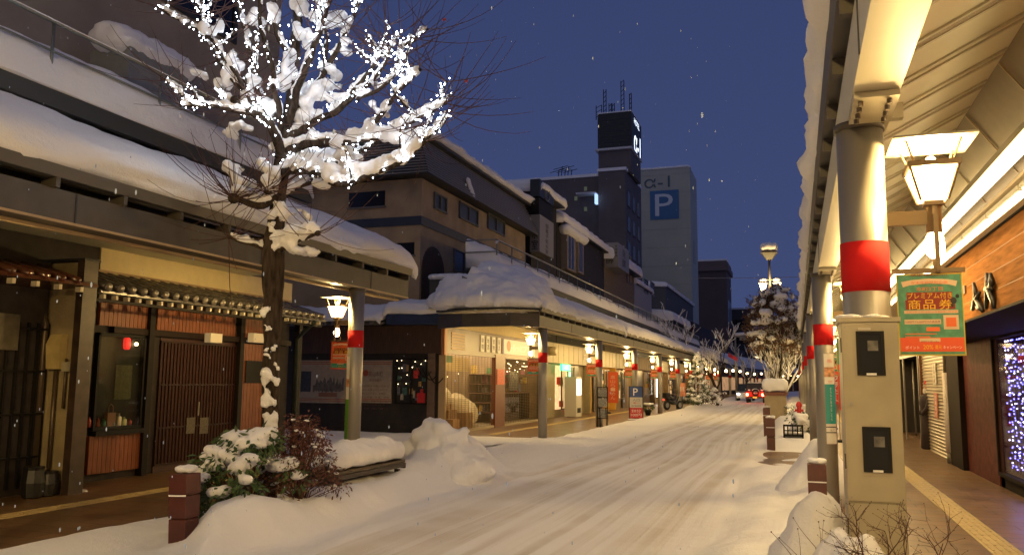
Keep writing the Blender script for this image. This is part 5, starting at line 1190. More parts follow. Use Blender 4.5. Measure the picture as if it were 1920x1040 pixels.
# drain pipe wrapped white, shutter shop
t = thing('drain_pipe', 'white lagged drain pipe between the roller shutter and the timber sign shop', 'pipe', (XR-.1, yb1+.25, 0))
m = MB(); m.smooth = True; m.tube([(0, 0, .22), (0, 0, 1.9)], [.075, .07], 14); m.build('lagging', mat('lagging', (.62, .55, .5), .9, bump=.8, bscale=30), t)
m = MB(); m.smooth = True; m.tube([(0, 0, 0), (0, 0, .22)], .06, 12); m.tube([(0, 0, 1.9), (0, 0, 3.2)], .045, 12); m.build('pipe', mat('pipe_grey', (.16, .14, .12), .5, .4), t)
y0, y1 = yb1+.5, at_x(1728, 760, XR).y
b = thing('shutter_shop', 'closed shop with a cream roller shutter on the right pavement', 'shop', (XR, y0, 0)); L = y1-y0
m = MB(); m.box(.1, 6, 0, L, 0, 3.33); m.box(0, .1, 0, L, 2.6, 3.33); m.build('wall', mat('wall_tan'), b)
m = MB(); prof = []; zz = 0
while zz < 2.58: prof += [(.03, zz), (.05, zz+.02), (.05, zz+.055), (.03, zz+.075)]; zz += .08
pr = prof+[(.09, 2.6), (.09, 0)]; m.prism_y(pr, .1, L-.1); sh_ = m.build('roller_shutter', mat('shutter_cream', (.28, .22, .14), .45, .2, var=.08), b)
m = MB(); m.box(-.02, .1, 0, .1, 0, 2.6); m.box(-.02, .1, L-.1, L, 0, 2.6); m.build('guide_rail', mat('guide', (.14, .06, .03), .4, .4), b)
for k, (zz, hh, cc) in enumerate(((1.9, .5, (.45, .40, .32)), (1.15, .6, (.5, .16, .1)))):
    m = MB(); m.box(.015, .028, L*.48-.25, L*.48+.25, zz-hh/2, zz+hh/2); p = m.build('notice', mat('notice_%d' % k, cc, .6, var=.4, vscale=12), sh_)
    m = MB(); m.text('本日休業' if k == 0 else '駐車禁止', Matrix.Translation((.012, L*.48, zz)) @ YZm, 0, 0, .2, hh*.85, vertical=True); m.build('lettering', mat('print_ink') if k == 0 else WHITE, p)
# dark doorway shop
y0 = y1+.05; b = thing('dark_doorway_shop', 'dark open doorway shop beside the roller shutter on the right pavement', 'shop', (XR, y0, 0)); L = 7.5
m = MB(); m.box(1.2, 6, 0, L, 0, 3.33); m.box(0, 1.2, 0, .15, 0, 2.5); m.box(0, 1.2, L-.2, L, 0, 2.5); m.box(0, 1.2, 0, L, 2.5, 3.33); m.build('wall', mat('doorway_black', (.02, .014, .012), .6), b)
m = MB(); m.box(-.04, 0, 0.02, .12, 0, 2.5); m.box(-.04, 0, 3.2, 3.3, 0, 2.5); m.box(-.04, 0, 0, L, 2.42, 2.5); m.build('door_frame', mat('pipe_grey'), b)
m = MB(); m.smooth = True
for k in range(4): m.tube([(.5, 1.2+k*1.4, 0), (.5, 1.2+k*1.4, 2.4)], .025, 8)
m.build('pole', STEEL, b)
# figure in the doorway: a display doll with a red and white hat
p = at_x(1719, 740, XR-.15); d = thing('display_doll', 'display doll in dark coat and red and white hat standing in the dark doorway', 'doll', (p.x+.25, p.y-.2, 0))
m = MB(); m.smooth = True; m.lathe(0, 0, [(.20, 0), (.24, .03), (.22, .5), (.19, .9), (.24, 1.18), (.21, 1.34), (.09, 1.42), (.07, 1.46)], 16)
for q in (-1, 1): m.tube([(0, q*.22, 1.30), (-.08, q*.29, 1.05), (-.2, q*.22, .88)], [.07, .06, .045], 8)
m.build('coat', mat('coat_dark', (.03, .018, .018), .8), d)
m = MB(); m.smooth = True; m.ball((0, 0, 1.56), (.10, .09, .13), 14, 10); m.ball((-.10, 0, 1.55), (.02, .015, .025), 8, 5); m.build('head', mat('doll_skin', (.42, .24, .15), .6), d)
m = MB(); m.smooth = True; m.ball((-.06, 0, 1.48), (.07, .085, .10), 12, 8); m.ball((0, 0, 1.64), (.115, .105, .035), 14, 6); m.ball((.08, -.14, 1.62), .045, 10, 6); m.build('beard_and_trim', mat('fluff', (.65, .6, .52), .9), d)
m = MB(); m.smooth = True; m.tube([(0, 0, 1.65), (.0, 0, 1.74), (.04, -.06, 1.79), (.08, -.13, 1.66)], [.105, .075, .045, .02], 12); m.build('hat', mat('hat_red', (.5, .03, .03), .8), d)
# further right shops
random.seed(33); yy = y0+L+.05
names = [('lit_shop', 'right-side shop with warm lit window beyond the dark doorway', BRN, LIT, ('酒', 3, 1, .5, WHITE, BRN)), ('lit_shop', 'right-side shop with red sign further down the right arcade', TAN, LIT, ('本町', 3, 1.6, .45, WHITE, mat('sign_red', (.55, .05, .03), .5))), ('dark_shop', 'dim closed shop in the middle of the right arcade', BRN, DIMI, None), ('lit_shop', 'right-side shop with a white sign towards the arcade end', TAN, LIT, ('薬', 3, 1, .5, RED, WHITE)), ('lit_shop', 'second-last shop of the right arcade', BRN, LIT, None), ('dark_shop', 'last shop of the right arcade', TAN, DIMI, None)]
for (nm, lb, wl, wi, sg) in names: shop_unit(nm, lb, XR, yy, yy+8, -1, wl, PG, [(.6, 3.6, .5, 2.3, wi, 0)], [(4.5, 6.2, DOORD)], sg); yy += 8.05
b = thing('right_upper_building', 'plain wall rising above the right arcade roof', 'building', (3.0, -4, 0)); m = MB(); m.box(0, 8, 0, 95, 3.4, 8.5); m.build('wall', PLAS, b)

# ================================================================ STREET OBJECTS
def tube_snow(pts, rads, off=.6, k=1.0):
    pass
# bollards
def bollard(label, x, y, h, z=0, lean=0):
    t = thing('bollard', label, 'bollard', (x, y, z)); t['group'] = 'brown bollards along the kerbs'; t.rotation_euler = (0, lean, 0)
    m = MB(); m.smooth = False; n = 4
    m.frustum(0, 0, -.1, h*.42, .094, .094, .098, .098); m.frustum(0, 0, h*.435, h*.72, .100, .100, .102, .102); m.frustum(0, 0, h*.735, h, .104, .104, .102, .102)
    m.box(-.088, .088, -.088, .088, h*.42, h*.435); m.box(-.09, .09, -.09, .09, h*.72, h*.735)
    o = m.build('post', BROWNP, t); bv = o.modifiers.new('b', 'BEVEL'); bv.width = .012; bv.segments = 2
    snow_blobs('snow_cap', [((random.uniform(-.07, .07), random.uniform(-.07, .07), h+.02+random.uniform(0, .03)), (.06, .06, .035)) for _ in range(9)], .018, t, rough=.008)
    m = MB(); m.box(-.105, -.098, -.09, .09, h*.715, h*.74); m.box(-.1, .1, -.106, -.1, h*.715, h*.735); m.build('ledge_snow', SNOW, t); return t
bollard('brown square bollard with snow on top at the bottom left beside the snowy bush', -5.60, 6.65, .73, lean=R_(-2))
bollard('brown bollard in front of the tall snow mound left of the meter cabinet', .20, 10.4, .72)
bollard('taller of the two brown bollards beside the bare brick crossing on the right', -.62, 21.5, .78)
bollard('lower snow-topped brown bollard just behind the taller one on the right', -.86, 26.2, .80, z=.1)
bollard('small dark bollard beside the snow heap at the far left kerb', -6.3, 56.5, .9)

# bench with thick snow slab
t = thing('snowy_bench', 'low slatted bench under a thick slab of snow beside the bank', 'bench', (-5.3, 8.95, .12))
m = MB()
for k in range(5): m.box(-.52+.105*k, -.43+.105*k, 0, 1.85, .36, .40)
m.build('seat', mat('bench_wood', (.07, .05, .03), .6, var=.3), t)
m = MB(); m.box(-.53, .0, .0, .03, .28, .355); m.box(-.53, .0, 1.82, 1.85, .28, .355); m.box(-.03, .005, .031, 1.82, .30, .355); m.build('frame', mat('bench_frame', (.04, .03, .022), .5), t)
for (x, y) in ((-.48, .12), (-.06, .12), (-.48, 1.7), (-.06, 1.7)): m = MB(); m.box(x-.03, x+.03, y-.03, y+.03, -.2, .279); m.build('leg', mat('bench_frame'), t)
bl = [((-.27+random.uniform(-.14, .14), .12+i*.115, .56+random.uniform(-.02, .04)), (.17, .17, .17)) for i in range(15)]+[((-.1, .1+i*.12, .53), (.12, .13, .13)) for i in range(15)]+[((-.43, .1+i*.12, .54), (.12, .13, .14)) for i in range(15)]
snow_blobs('snow_slab', bl, .035, t, rough=.02)
# snow drift around back of the bench done by the bank

# leafy bushes -------------------------------------------------
def leaf_quads(m, c, n, r, ln, wd, droop=.3, up=0):
    for _ in range(n):
        d = Vector((random.gauss(0, 1), random.gauss(0, 1), random.gauss(0, 1)*.8+up)).normalized(); p = Vector(c)+Vector((d.x*r[0], d.y*r[1], d.z*r[2]))*random.uniform(.55, 1.0)
        a = (d+Vector((random.uniform(-.6, .6), random.uniform(-.6, .6), random.uniform(-.6, .2)-droop))).normalized(); b_ = a.cross(Vector((random.uniform(-1, 1), random.uniform(-1, 1), random.uniform(-1, 1)))).normalized()
        L = ln*random.uniform(.7, 1.3); W = wd*random.uniform(.7, 1.2); q = a.cross(b_)*L*.12
        m.add([p, p+a*L*.45+b_*W+q, p+a*L, p+a*L*.45-b_*W+q], [(0, 1, 2, 3)])
random.seed(17)
GRN = mat('leaf_green', (.045, .085, .022), .45, var=.5, vscale=9); BRL = mat('leaf_bronze', (.11, .035, .025), .6, var=.5, vscale=9)
t = thing('evergreen_bush', 'rounded evergreen bush half covered in snow beside the brown bollard', 'bush', (-5.62, 7.55, .15))
m = MB(); stems = MB(); cl = []
for k in range(60):
    a = random.uniform(0, 2*math.pi); e = random.uniform(-.1, 1.45); R = .52*(1+.25*nz(math.cos(a)*2, math.sin(a)*2, e*2))
    c = Vector((R*math.cos(a)*math.cos(e), R*math.sin(a)*math.cos(e)*.95, .14+.72*math.sin(max(e, 0))*(1+.18*nz(a, e)))) ; cl.append(c)
    stems.tube([(0, 0, -.1), c*.5+Vector((0, 0, .1)), c], [.012, .008, .004], 4); leaf_quads(m, c, 26, (.13, .13, .11), .095, .02, droop=.5)
m.build('foliage', GRN, t); stems.build('stems', TWIG, t)
bl = [((c.x*1.02, c.y*1.02, c.z+.055), (random.uniform(.06, .12), random.uniform(.06, .12), random.uniform(.045, .075))) for c in cl if c.z > .18 and random.random() < .88]
bl += [((c.x*.75, c.y*.75, c.z+.02), (.13, .13, .06)) for c in cl if c.z > .5]
snow_blobs('snow_cover', bl, .024, t, rough=.02)
t = thing('bronze_leaf_bush', 'feathery reddish-brown bush dusted with snow at the foot of the lit tree', 'bush', (-5.30, 8.15, .15))
m = MB(); stems = MB(); bl = []
for k in range(90):
    a = random.uniform(0, 2*math.pi); e = random.uniform(.05, 1.5); R = random.uniform(.3, .48)
    c = Vector((R*math.cos(a)*math.cos(e)*.95, R*math.sin(a)*math.cos(e), .1+.98*math.sin(e)*random.uniform(.7, 1)))
    stems.tube([(0, 0, -.1), Vector((c.x*.3, c.y*.3, c.z*.6)), c], [.009, .006, .003], 4); leaf_quads(m, c, 30, (.13, .13, .10), .05, .009, droop=.4)
    if random.random() < .55: bl.append(((c.x, c.y, c.z+.03), (random.uniform(.02, .05), random.uniform(.02, .05), .014)))
m.build('foliage', BRL, t); stems.build('stems', TWIG, t)
m = MB(); m.smooth = True
for c, r in bl: m.ball(c, r, 7, 4)
m.build('snow_flecks', SNOW, t)

# ---------------------------------------------------------------- main lit tree
random.seed(44)
TR = Vector((-5.92, 8.35, 0)); TY = 8.35
tree = thing('pollarded_tree', 'large pollarded bare tree wound with white fairy lights and loaded with snow', 'tree', tuple(TR))
def tp(px, py, dy=0): return at_y(px, py, TY+dy)-TR
def smooth_path(pts, n=4):
    out = []
    P = [pts[0]]+list(pts)+[pts[-1]]
    for i in range(1, len(P)-2):
        for k in range(n):
            t_ = k/n; a, b_, c, d = P[i-1], P[i], P[i+1], P[i+2]
            out.append(.5*((2*b_)+(-a+c)*t_+(2*a-5*b_+4*c-d)*t_*t_+(-a+3*b_-3*c+d)*t_*t_*t_))
    out.append(pts[-1]); return out
trunk = MB(); trunk.smooth = True; limbs = MB(); limbs.smooth = True; twigs = MB(); bulbs = []; snowb = []; LIMBP = []
tk = smooth_path([Vector((.0, 0, -.1)), tp(506, 850), tp(507, 700), tp(512, 600), tp(513, 480)+Vector((0, 0, 0)), tp(521, 380), tp(528, 300)], 5)
RL = [.14, .13, .12, .115, .112, .11, .11, .108, .108, .105, .105, .108, .112, .115, .12, .12, .125, .13, .14, .145, .14, .135, .12, .115, .11, .105, .10, .10, .10, .10, .10, .10]
TP_ = []; TR_ = []
for i in range(len(tk)-1):
    for q in range(5): f = q/5; TP_.append(tk[i].lerp(tk[i+1], f)); a_ = RL[min(i, len(RL)-1)]; b_ = RL[min(i+1, len(RL)-1)]; TR_.append(a_+(b_-a_)*f)
TP_.append(tk[-1]); TR_.append(.1)
trunk.tube(TP_, [r_*.9 for r_ in TR_], 40)
def limb(pts, r0, r1, lit=True, snow=1.0, twig=4, knob=True, wob=.02, dens=.058):
    P = smooth_path(pts, 5); n = len(P)
    P = [p+Vector((nz(p.x, p.y, p.z, 4), nz(p.y, p.z, p.x, 4), nz(p.z, p.x, p.y, 4)))*wob*2*(i > 0) for i, p in enumerate(P)]
    rr = [r0+(r1-r0)*i/(n-1) for i in range(n)]; limbs.tube(P, rr, 8)
    for i, p in enumerate(P):
        LIMBP.append((p, rr[i]))
        if i and snow and random.random() < .86:
            d = (P[i]-P[i-1]).normalized(); flat = math.sqrt(max(.05, 1-d.z*d.z)); w_ = snow*(.024+.036*flat)*random.uniform(.7, 1.35)
            for q in (0, .33, .66): pp = P[i-1].lerp(p, q); snowb.append((tuple(pp+Vector((0, 0, rr[i]*.9+w_*.5*flat))+Vector((-d.x, -d.y, 0))*.02), (w_*.85, w_*.85, w_*1.0)))
    if lit:
        L = 0; tot = 0
        for i in range(1, n):
            seg = (P[i]-P[i-1]).length; k = max(1, int(seg/dens))
            for q in range(k):
                pp = P[i-1].lerp(P[i], (q+random.random()*.6)/k); a = random.uniform(0, 6.28)
                bulbs.append(pp+Vector((math.cos(a), math.sin(a)*.8-.5, math.sin(a*1.7)))*(rr[i]+.025+random.uniform(0, .02)))
    if knob: limbs.ball(P[-1], r1*1.9, 8, 6)
    for _ in range(twig*4):
        i = random.randrange(max(1, n//2), n) if random.random() < .35 else n-1
        p = P[i]; d = Vector((random.gauss(0, .9), random.gauss(0, .6), random.uniform(-.45, .8))).normalized(); L = random.uniform(.4, 1.2); q = [p]
        bow = random.uniform(.04, .2)
        for k in range(6): d = (d+Vector((random.gauss(0, .06), random.gauss(0, .06), bow*random.uniform(.5, 1.2)))).normalized(); q.append(q[-1]+d*L/6)
        twigs.tube(q, [.006, .005, .0045, .004, .0032, .0026, .002], 4, cap=False)
    return P
top = limb([tp(528, 300), tp(533, 250), tp(545, 190, .1), tp(552, 110, .1), tp(556, 40, .15), tp(560, -60, .2), tp(566, -170, .2)], .095, .04, twig=2, knob=False)
L_ = []
# (pixels, dy offsets, r0, r1, lit, snow, twigs)
defs = [
 ([(526,345),(500,385),(460,380),(438,372)], [0,-.2,-.35,-.5], .055, .035, False, 1.0, 12),
 ([(524,330),(512,345),(500,352)], [0,-.2,-.3], .045, .03, False, 1.3, 8),
 ([(530,300),(520,260),(500,225),(470,212),(440,190)], [0,-.15,-.3,-.4,-.5], .07, .03, True, .8, 6),
 ([(470,212),(452,150),(425,115),(395,70),(345,45),(297,10)], [-.4,-.45,-.4,-.4,-.3,-.3], .035, .014, True, .7, 3),
 ([(500,225),(470,180),(430,140),(400,90),(380,30),(372,-40)], [-.3,-.35,-.4,-.2,0,.1], .035, .016, True, .7, 4),
 ([(480,218),(430,208),(385,200),(338,197)], [-.35,-.5,-.6,-.7], .028, .012, True, .7, 3),
 ([(530,280),(500,215),(480,150),(465,80),(450,20),(430,-60)], [0,.1,.1,.2,.3,.3], .05, .02, True, .9, 5),
 ([(533,255),(520,190),(505,120),(490,50),(486,-40)], [0,-.25,-.4,-.45,-.5], .045, .02, True, .8, 5),
 ([(540,235),(560,170),(580,110),(600,60),(620,0),(640,-80)], [0,-.1,-.2,-.1,0,.1], .05, .02, True, 1.0, 6),
 ([(545,215),(590,160),(625,110),(650,60),(668,20),(672,-40)], [.05,.2,.35,.4,.45,.5], .045, .018, True, .9, 5),
 ([(536,262),(570,240),(600,222),(640,205),(670,165),(700,125),(728,90)], [0,.15,.2,.3,.3,.35,.4], .06, .018, True, .9, 4),
 ([(640,205),(680,175),(710,140),(735,100)], [.3,.3,.3,.3], .028, .014, True, .9, 3),
 ([(670,190),(705,170),(735,140),(752,100),(770,72)], [.3,.2,.2,.2,.25], .026, .012, True, .8, 2),
 ([(533,285),(575,270),(620,268),(660,262),(690,250),(720,210),(750,170),(785,130)], [0,-.1,-.15,-.2,-.2,-.2,-.2,-.2], .06, .014, True, 1.0, 3),
 ([(690,250),(730,245),(765,232),(800,215),(836,194)], [-.2,-.3,-.3,-.3,-.3], .03, .012, True, .8, 3),
 ([(531,325),(560,318),(600,322),(640,345),(690,330),(730,312),(765,290),(795,262)], [0,-.2,-.3,-.4,-.45,-.5,-.5,-.5], .055, .02, True, 1.35, 3),
 ([(531,320),(565,300),(610,298),(650,300),(680,285)], [0,.1,.2,.3,.4], .04, .02, True, 1.2, 5),
 ([(660,262),(700,262),(740,262),(770,268),(793,258)], [-.2,-.25,-.3,-.3,-.3], .022, .016, True, 1.3, 2),
 ([(522,365),(545,358),(575,345),(600,340)], [0,.2,.3,.4], .035, .022, False, 1.2, 6),
 ([(515,475),(545,455),(572,448),(598,436)], [0,-.15,-.2,-.25], .05, .02, False, 1.6, 3),
 ([(505,470),(480,462),(455,455),(428,448)], [0,-.15,-.2,-.3], .02, .01, False, .8, 4),
 ([(545,190),(600,150),(612,90),(600,30),(590,-50)], [.1,.5,.6,.6,.6], .04, .02, True, .9, 5),
 ([(550,120),(520,60),(515,0),(510,-70)], [.1,-.1,-.1,0], .035, .018, True, .8, 5),
]
for px, dy, r0, r1, lit, sn, tw in defs:
    P_ = limb([tp(x, y, d) for (x, y), d in zip(px, dy)], r0, r1, lit, sn, tw)
    if lit:
        for _ in range(3):
            i = random.randrange(len(P_)//3, len(P_)-1); d = (P_[i+1]-P_[i]).normalized(); d = (d*.6+Vector((random.gauss(0, .6), random.gauss(0, .5), random.uniform(.1, .9)))).normalized(); Lq = random.uniform(.22, .5)
            limb([P_[i], P_[i]+d*Lq*.35, P_[i]+d*Lq*.7+Vector((0, 0, .03)), P_[i]+d*Lq+Vector((0, 0, .07))], .014, .007, True, .5, 1, True, .02, .11)
# heavy snow pillows lodged in the forks: (px, py, rx, rz in px, dy)
PX = TY*1.2/1536
for (px, py, rx, rz, dy) in [(435,325,26,30,-.45),(462,345,20,20,-.35),(505,335,24,26,-.3),(497,310,16,16,-.3),(445,365,30,14,-.4),(600,412,0,0,0),(425,150,26,34,-.3),(440,115,20,22,-.3),(400,55,16,30,-.3),
    (475,185,24,20,-.3),(478,150,20,18,-.35),(497,195,22,26,-.3),(540,120,18,36,-.2),(528,150,16,30,-.2),(590,185,34,26,.1),(612,165,26,20,.2),(640,185,24,16,.3),(570,215,30,18,.1),(690,230,24,18,.25),(715,205,14,20,.3),
    (625,280,34,16,-.1),(600,295,30,18,.2),(655,300,34,22,.1),(640,318,36,16,-.3),(600,350,28,14,.2),(675,315,26,14,-.4),(730,300,18,12,-.5),(770,275,22,10,-.4),(520,285,12,24,0),(545,270,24,14,.1),(620,130,20,24,.4),(650,90,18,20,.4),(480,40,18,30,.1),(515,20,18,26,-.1),
    (575,70,22,28,0),(610,30,24,26,.2),(560,10,16,30,.1),(640,30,20,22,.4),(380,140,14,16,-.3),(700,160,12,14,.3),(565,400,14,12,.2),(430,250,18,12,-.3),(455,240,16,12,-.3),(575,470,24,12,-.2),(550,465,22,14,-.15),(525,400,14,16,-.1),(595,20,20,26,.1)]:
    if rx == 0: continue
    c = tp(px, py, dy)
    for _ in range(5): snowb.append((tuple(c+Vector((random.uniform(-.6, .6)*rx*PX, random.uniform(-.12, .12), random.uniform(-.5, .5)*rz*PX))), (rx*PX*.42, .06+rx*PX*.16, rz*PX*.42)))
# snow stuck to the trunk
for (px, py, r) in [(497,583,.07),(495,590,.06),(500,612,.05),(502,662,.05),(503,700,.09),(497,712,.07),(515,716,.05),(502,745,.10),(495,752,.08),(512,748,.06),(500,780,.06),(515,780,.05),(508,800,.12),(498,812,.10),(507,835,.10),(520,690,.04),(514,655,.03),(526,395,.10),(517,388,.08),(508,415,.05),(512,440,.045),(516,460,.045)]:
    for _ in range(5): snowb.append((tuple(tp(px+random.uniform(-5, 5), py+random.uniform(-9, 9), -.12)), (r*random.uniform(.35, .7), r*.5, r*random.uniform(.35, .7))))
ob_ = trunk.build('trunk', BARK, tree)
for v in ob_.data.vertices: v.co += v.normal*(.016*nz(v.co.x*16, v.co.y*16, v.co.z*2.2)+.010*nz(v.co.x*34, v.co.y*34, v.co.z*6)+.012*nz(v.co.x*3, v.co.y*3, v.co.z*3))
ob_.name = 'trunk'; limbs.build('limb', BARK, tree); twigs.build('twig', TWIG, tree)
o = snow_blobs('snow_load', snowb, .025, tree, rough=.05, smooth=1)
m = MB()
for (px, py) in ((833,37),(874,152),(549,303),(500,300)): m.ball(tp(px, py, 0), (.022, .01, .02), 6, 4)
for (px, py) in ((833,37),(874,152)):
    p = tp(px, py, 0); q = tp(785, 130, -.2) if py < 100 else tp(836, 194, -.3); twigs = MB(); twigs.tube([q, q.lerp(p, .5)+Vector((.03, 0, -.03)), p], [.004, .003, .002], 4); twigs.build('long_twig', TWIG, tree)
m.build('last_leaf', mat('leaf_red', (.35, .03, .02), .7), tree)
ft = thing('fairy_lights', 'strings of cold white fairy lights wound along the branches of the large tree', 'fairy lights', tuple(TR))
m = MB()
for p in bulbs: m.ball(p, random.uniform(.006, .0105), 6, 4)
m.build('bulbs', mat('led_cold', (.9, .95, 1), .5, emit=(.80, .90, 1), estr=16), ft)
for (px, py, dy, e) in ((455, 120, -.5, 5), (500, 190, -.6, 7), (560, 130, -.5, 7), (620, 190, -.2, 6), (640, 90, 0, 5), (560, 20, -.5, 7), (480, 20, -.3, 5), (650, 290, -.7, 5), (700, 190, 0, 4), (590, 60, .9, 7), (560, 200, .5, 5), (740, 250, -.5, 2), (690, 130, .5, 3)):
    ld = bpy.data.lights.new('fairy_glow', 'POINT'); ld.energy = e*.26; ld.color = (.86, .91, 1); ld.shadow_soft_size = .12; lo = bpy.data.objects.new('fairy_glow', ld); col.objects.link(lo); lo.parent = ft; lo.location = tp(px, py, dy)

# ---------------------------------------------------------------- generic snowy trees further away
def snowy_tree(nm, label, x, y, z, H, W, seed, trunk_h, r0, levels=4, stems=1, twigk=1.0, spread=.55, snowk=1.0, leaf=None):
    random.seed(seed); t = thing(nm, label, 'tree', (x, y, z)); T = MB(); S = MB(); T.smooth = True; S.smooth = True; tips = []
    def grow(p, d, L, r, lv):
        n = 4; q = [p]
        for k in range(n):
            d = (d+Vector((random.gauss(0, .13), random.gauss(0, .13), random.uniform(-.02, .10)))).normalized(); q.append(q[-1]+d*L/n)
        T.tube(q, [r*(1-.35*k/n) for k in range(n+1)], 6 if lv > 1 else 4, cap=False)
        if lv < levels: w_ = (.028+.02*random.random())*snowk*(1.3 if lv > 1 else .8); S.tube([a+Vector((0, 0, r*.6+w_*.35)) for a in q], [w_*random.uniform(.4, 1.1) for _ in q], 5)
        tips.append(q[-1])
        if lv <= 0: return
        for _ in range(3 if lv > 1 else 3):
            i = random.randrange(2, n+1); a = random.uniform(0, 6.28); e = Vector((math.cos(a), math.sin(a), 0))
            d2 = (d*.75+e*spread+Vector((0, 0, .15))).normalized(); grow(q[i], d2, L*random.uniform(.6, .85), r*.6, lv-1)
    for s_ in range(stems):
        a = random.uniform(0, 6.28); d0 = Vector((math.cos(a)*.25, math.sin(a)*.25, 1)).normalized() if stems > 1 else Vector((0, 0, 1))
        grow(Vector((math.cos(a)*.1, math.sin(a)*.1, -.1)) if stems > 1 else Vector((0, 0, -.1)), d0, trunk_h, r0, levels)
    T.build('branches', BARK, t); S.build('branch_snow', SNOW, t); return t, tips
snowy_tree('bare_snowy_tree', 'upright bare street tree lined with snow at the far left kerb', -5.25, 60, .1, 6, 3, 5, 2.5, .12, levels=5, spread=.42, snowk=.75)
snowy_tree('bare_snowy_tree', 'smaller bare snowy tree farther along the left kerb near the pole', -4.9, 88, .1, 5, 3, 8, 2.3, .10, levels=4, spread=.5, snowk=.8)
# heavy snow-laden tree on the right bank
t, tips = snowy_tree('snow_laden_tree', 'dense multi-stemmed tree weighed down by snow on the right bank', -.72, 36, .3, 5, 3, 13, 1.7, .075, levels=3, stems=5, spread=.5, snowk=1.1)
random.seed(9); lv = MB(); bl = []
cl = []
for k in range(210):
    a = random.uniform(0, 6.28); e = random.uniform(-.8, 1.5); R = random.uniform(.55, 1.05)
    cl.append(Vector((-.05+1.15*R*math.cos(a)*math.cos(e), 1.2*R*math.sin(a)*math.cos(e), 3.75+1.55*R*math.sin(e))))
for c in cl: leaf_quads(lv, c, 48, (.26, .26, .2), .11, .028, droop=.3)
lv.build('dry_foliage', mat('leaf_dry', (.10, .055, .03), .8, var=.5, vscale=3), t)
for c in cl:
    if random.random() < .04: bl.append(((c.x*1.03, c.y-.1, c.z+.1), (random.uniform(.25, .4), .3, random.uniform(.12, .2))))
    if random.random() < .6: bl.append(((c.x, c.y, c.z+.12), (random.uniform(.10, .26), random.uniform(.12, .26), random.uniform(.06, .15))))
snow_blobs('snow_load', bl, .06, t, rough=.05)
# conifer wrapped in lights, far left
t = thing('snowy_conifer', 'small conical snow-covered conifer at the far left kerb beside the bare tree', 'tree', (-6.0, 54.5, .1)); random.seed(2)
m = MB(); m.cyl(0, 0, -.1, 3.3, .06, .02, n=6); m.build('trunk', BARK, t); m = MB(); bl = []
for k in range(150):
    h = random.uniform(.3, 3.5); R = .85*(1-h/3.8); a = random.uniform(0, 6.28); c = Vector((R*math.cos(a), R*math.sin(a), h)); leaf_quads(m, c, 14, (.16, .16, .14), .12, .02, droop=.5)
    if random.random() < .6: bl.append(((c.x, c.y, c.z+.06), (.15, .15, .07)))
m.build('foliage', GRN, t); snow_blobs('snow_load', bl, .05, t, rough=.03)
t = thing('snowy_hedge_bush', 'low bushy shrub clump under snow at the base of the far left trees', 'bush', (-5.6, 57.5, .1)); m = MB(); bl = []
for k in range(70):
    a = random.uniform(0, 6.28); R = random.uniform(.3, 1.05); c = Vector((R*math.cos(a), R*2*math.sin(a), random.uniform(.2, 1.15)*(1.25-R*.5))); leaf_quads(m, c, 16, (.2, .2, .16), .12, .03)
    if random.random() < .6: bl.append(((c.x, c.y, c.z+.1), (.2, .22, .09)))
m.build('foliage', mat('leaf_dry'), t); snow_blobs('snow_load', bl, .06, t, rough=.03)
for (lb, x, y, s_) in (('rounded snow heap over a low shrub at the far left kerb', -6.0, 53.2, 1.0), ('small snowy shrub in front of the transformer box on the right', .0, 31.5, 1.0), ('snow-covered shrub behind the snow mound on the right bank', .15, 24.5, .9)):
    t = thing('snowed_shrub', lb, 'bush', (x, y, .25)); m = MB(); bl = []
    for k in range(26):
        a = random.uniform(0, 6.28); R = random.uniform(.1, .4)*s_; c = Vector((R*math.cos(a), R*math.sin(a), random.uniform(.05, .6)*s_)); leaf_quads(m, c, 16, (.14, .14, .1), .09, .02)
        if k % 3: bl.append(((c.x, c.y, c.z+.07), (.13, .13, .08)))
    m.build('foliage', GRN, t); snow_blobs('snow_load', bl, .035, t, rough=.02)

# transformer box with snow cap
t = thing('transformer_box', 'beige street transformer box under a tall cap of snow beside the laden tree', 'utility box', (-.72, 31.6, .2))
m = MB(); m.box(-.38, .38, 0, .6, 0, 1.0); m.build('case', mat('box_beige', (.34, .27, .16), .6, var=.1), t); m = MB(); m.box(-.42, .42, -.04, .64, 1.0, 1.12); m.build('lid', mat('post_redbrown'), t)
m = MB(); m.box(-.34, -.01, -.012, -.001, .05, .95); m.box(.01, .34, -.012, -.001, .05, .95); m.build('door', mat('box_beige'), t)
snow_blobs('snow_cap', [((-.3+.1*(k % 7), .05+.1*(k//7), 1.36+random.uniform(-.02, .05)), (.17, .15, .24)) for k in range(42)], .05, t, rough=.03)
t = thing('hydrant_post', 'short red hydrant post in the snow beside the beige transformer box', 'hydrant', (.08, 29.5, .3)); m = MB(); m.smooth = True; m.lathe(0, 0, [(.09, -.2), (.07, 0), (.07, .55), (.10, .58), (.10, .66), (.04, .74)], 14); m.build('body', mat('hydrant_red', (.5, .02, .02), .4), t)
m = MB(); m.tube([(-.14, 0, .45), (.14, 0, .45)], .04, 8); m.build('outlet', mat('hydrant_red'), t)
# iron lattice bench end
t = thing('iron_bench', 'small black iron lattice bench half buried in snow on the right bank', 'bench', (-.35, 22.9, .05))
m = MB(); m.box(0, .5, 0, .03, .22, .27); m.box(0, .5, 0, .03, .48, .53); m.box(0, .04, 0, .03, .0, .53); m.box(.46, .5, 0, .03, 0, .53)
for k in range(3): m.box(.1+.12*k, .13+.12*k, 0, .03, .27, .48)
m.box(.04, .46, 0, .03, .36, .385); m.build('lattice', BLACK, t); m = MB()
m.box(0, .5, .03, .45, .24, .27); m.build('seat', BLACK, t); snow_blobs('snow_cap', [((.05+.08*k, .2, .30), (.08, .18, .05)) for k in range(6)], .03, t, rough=.01)

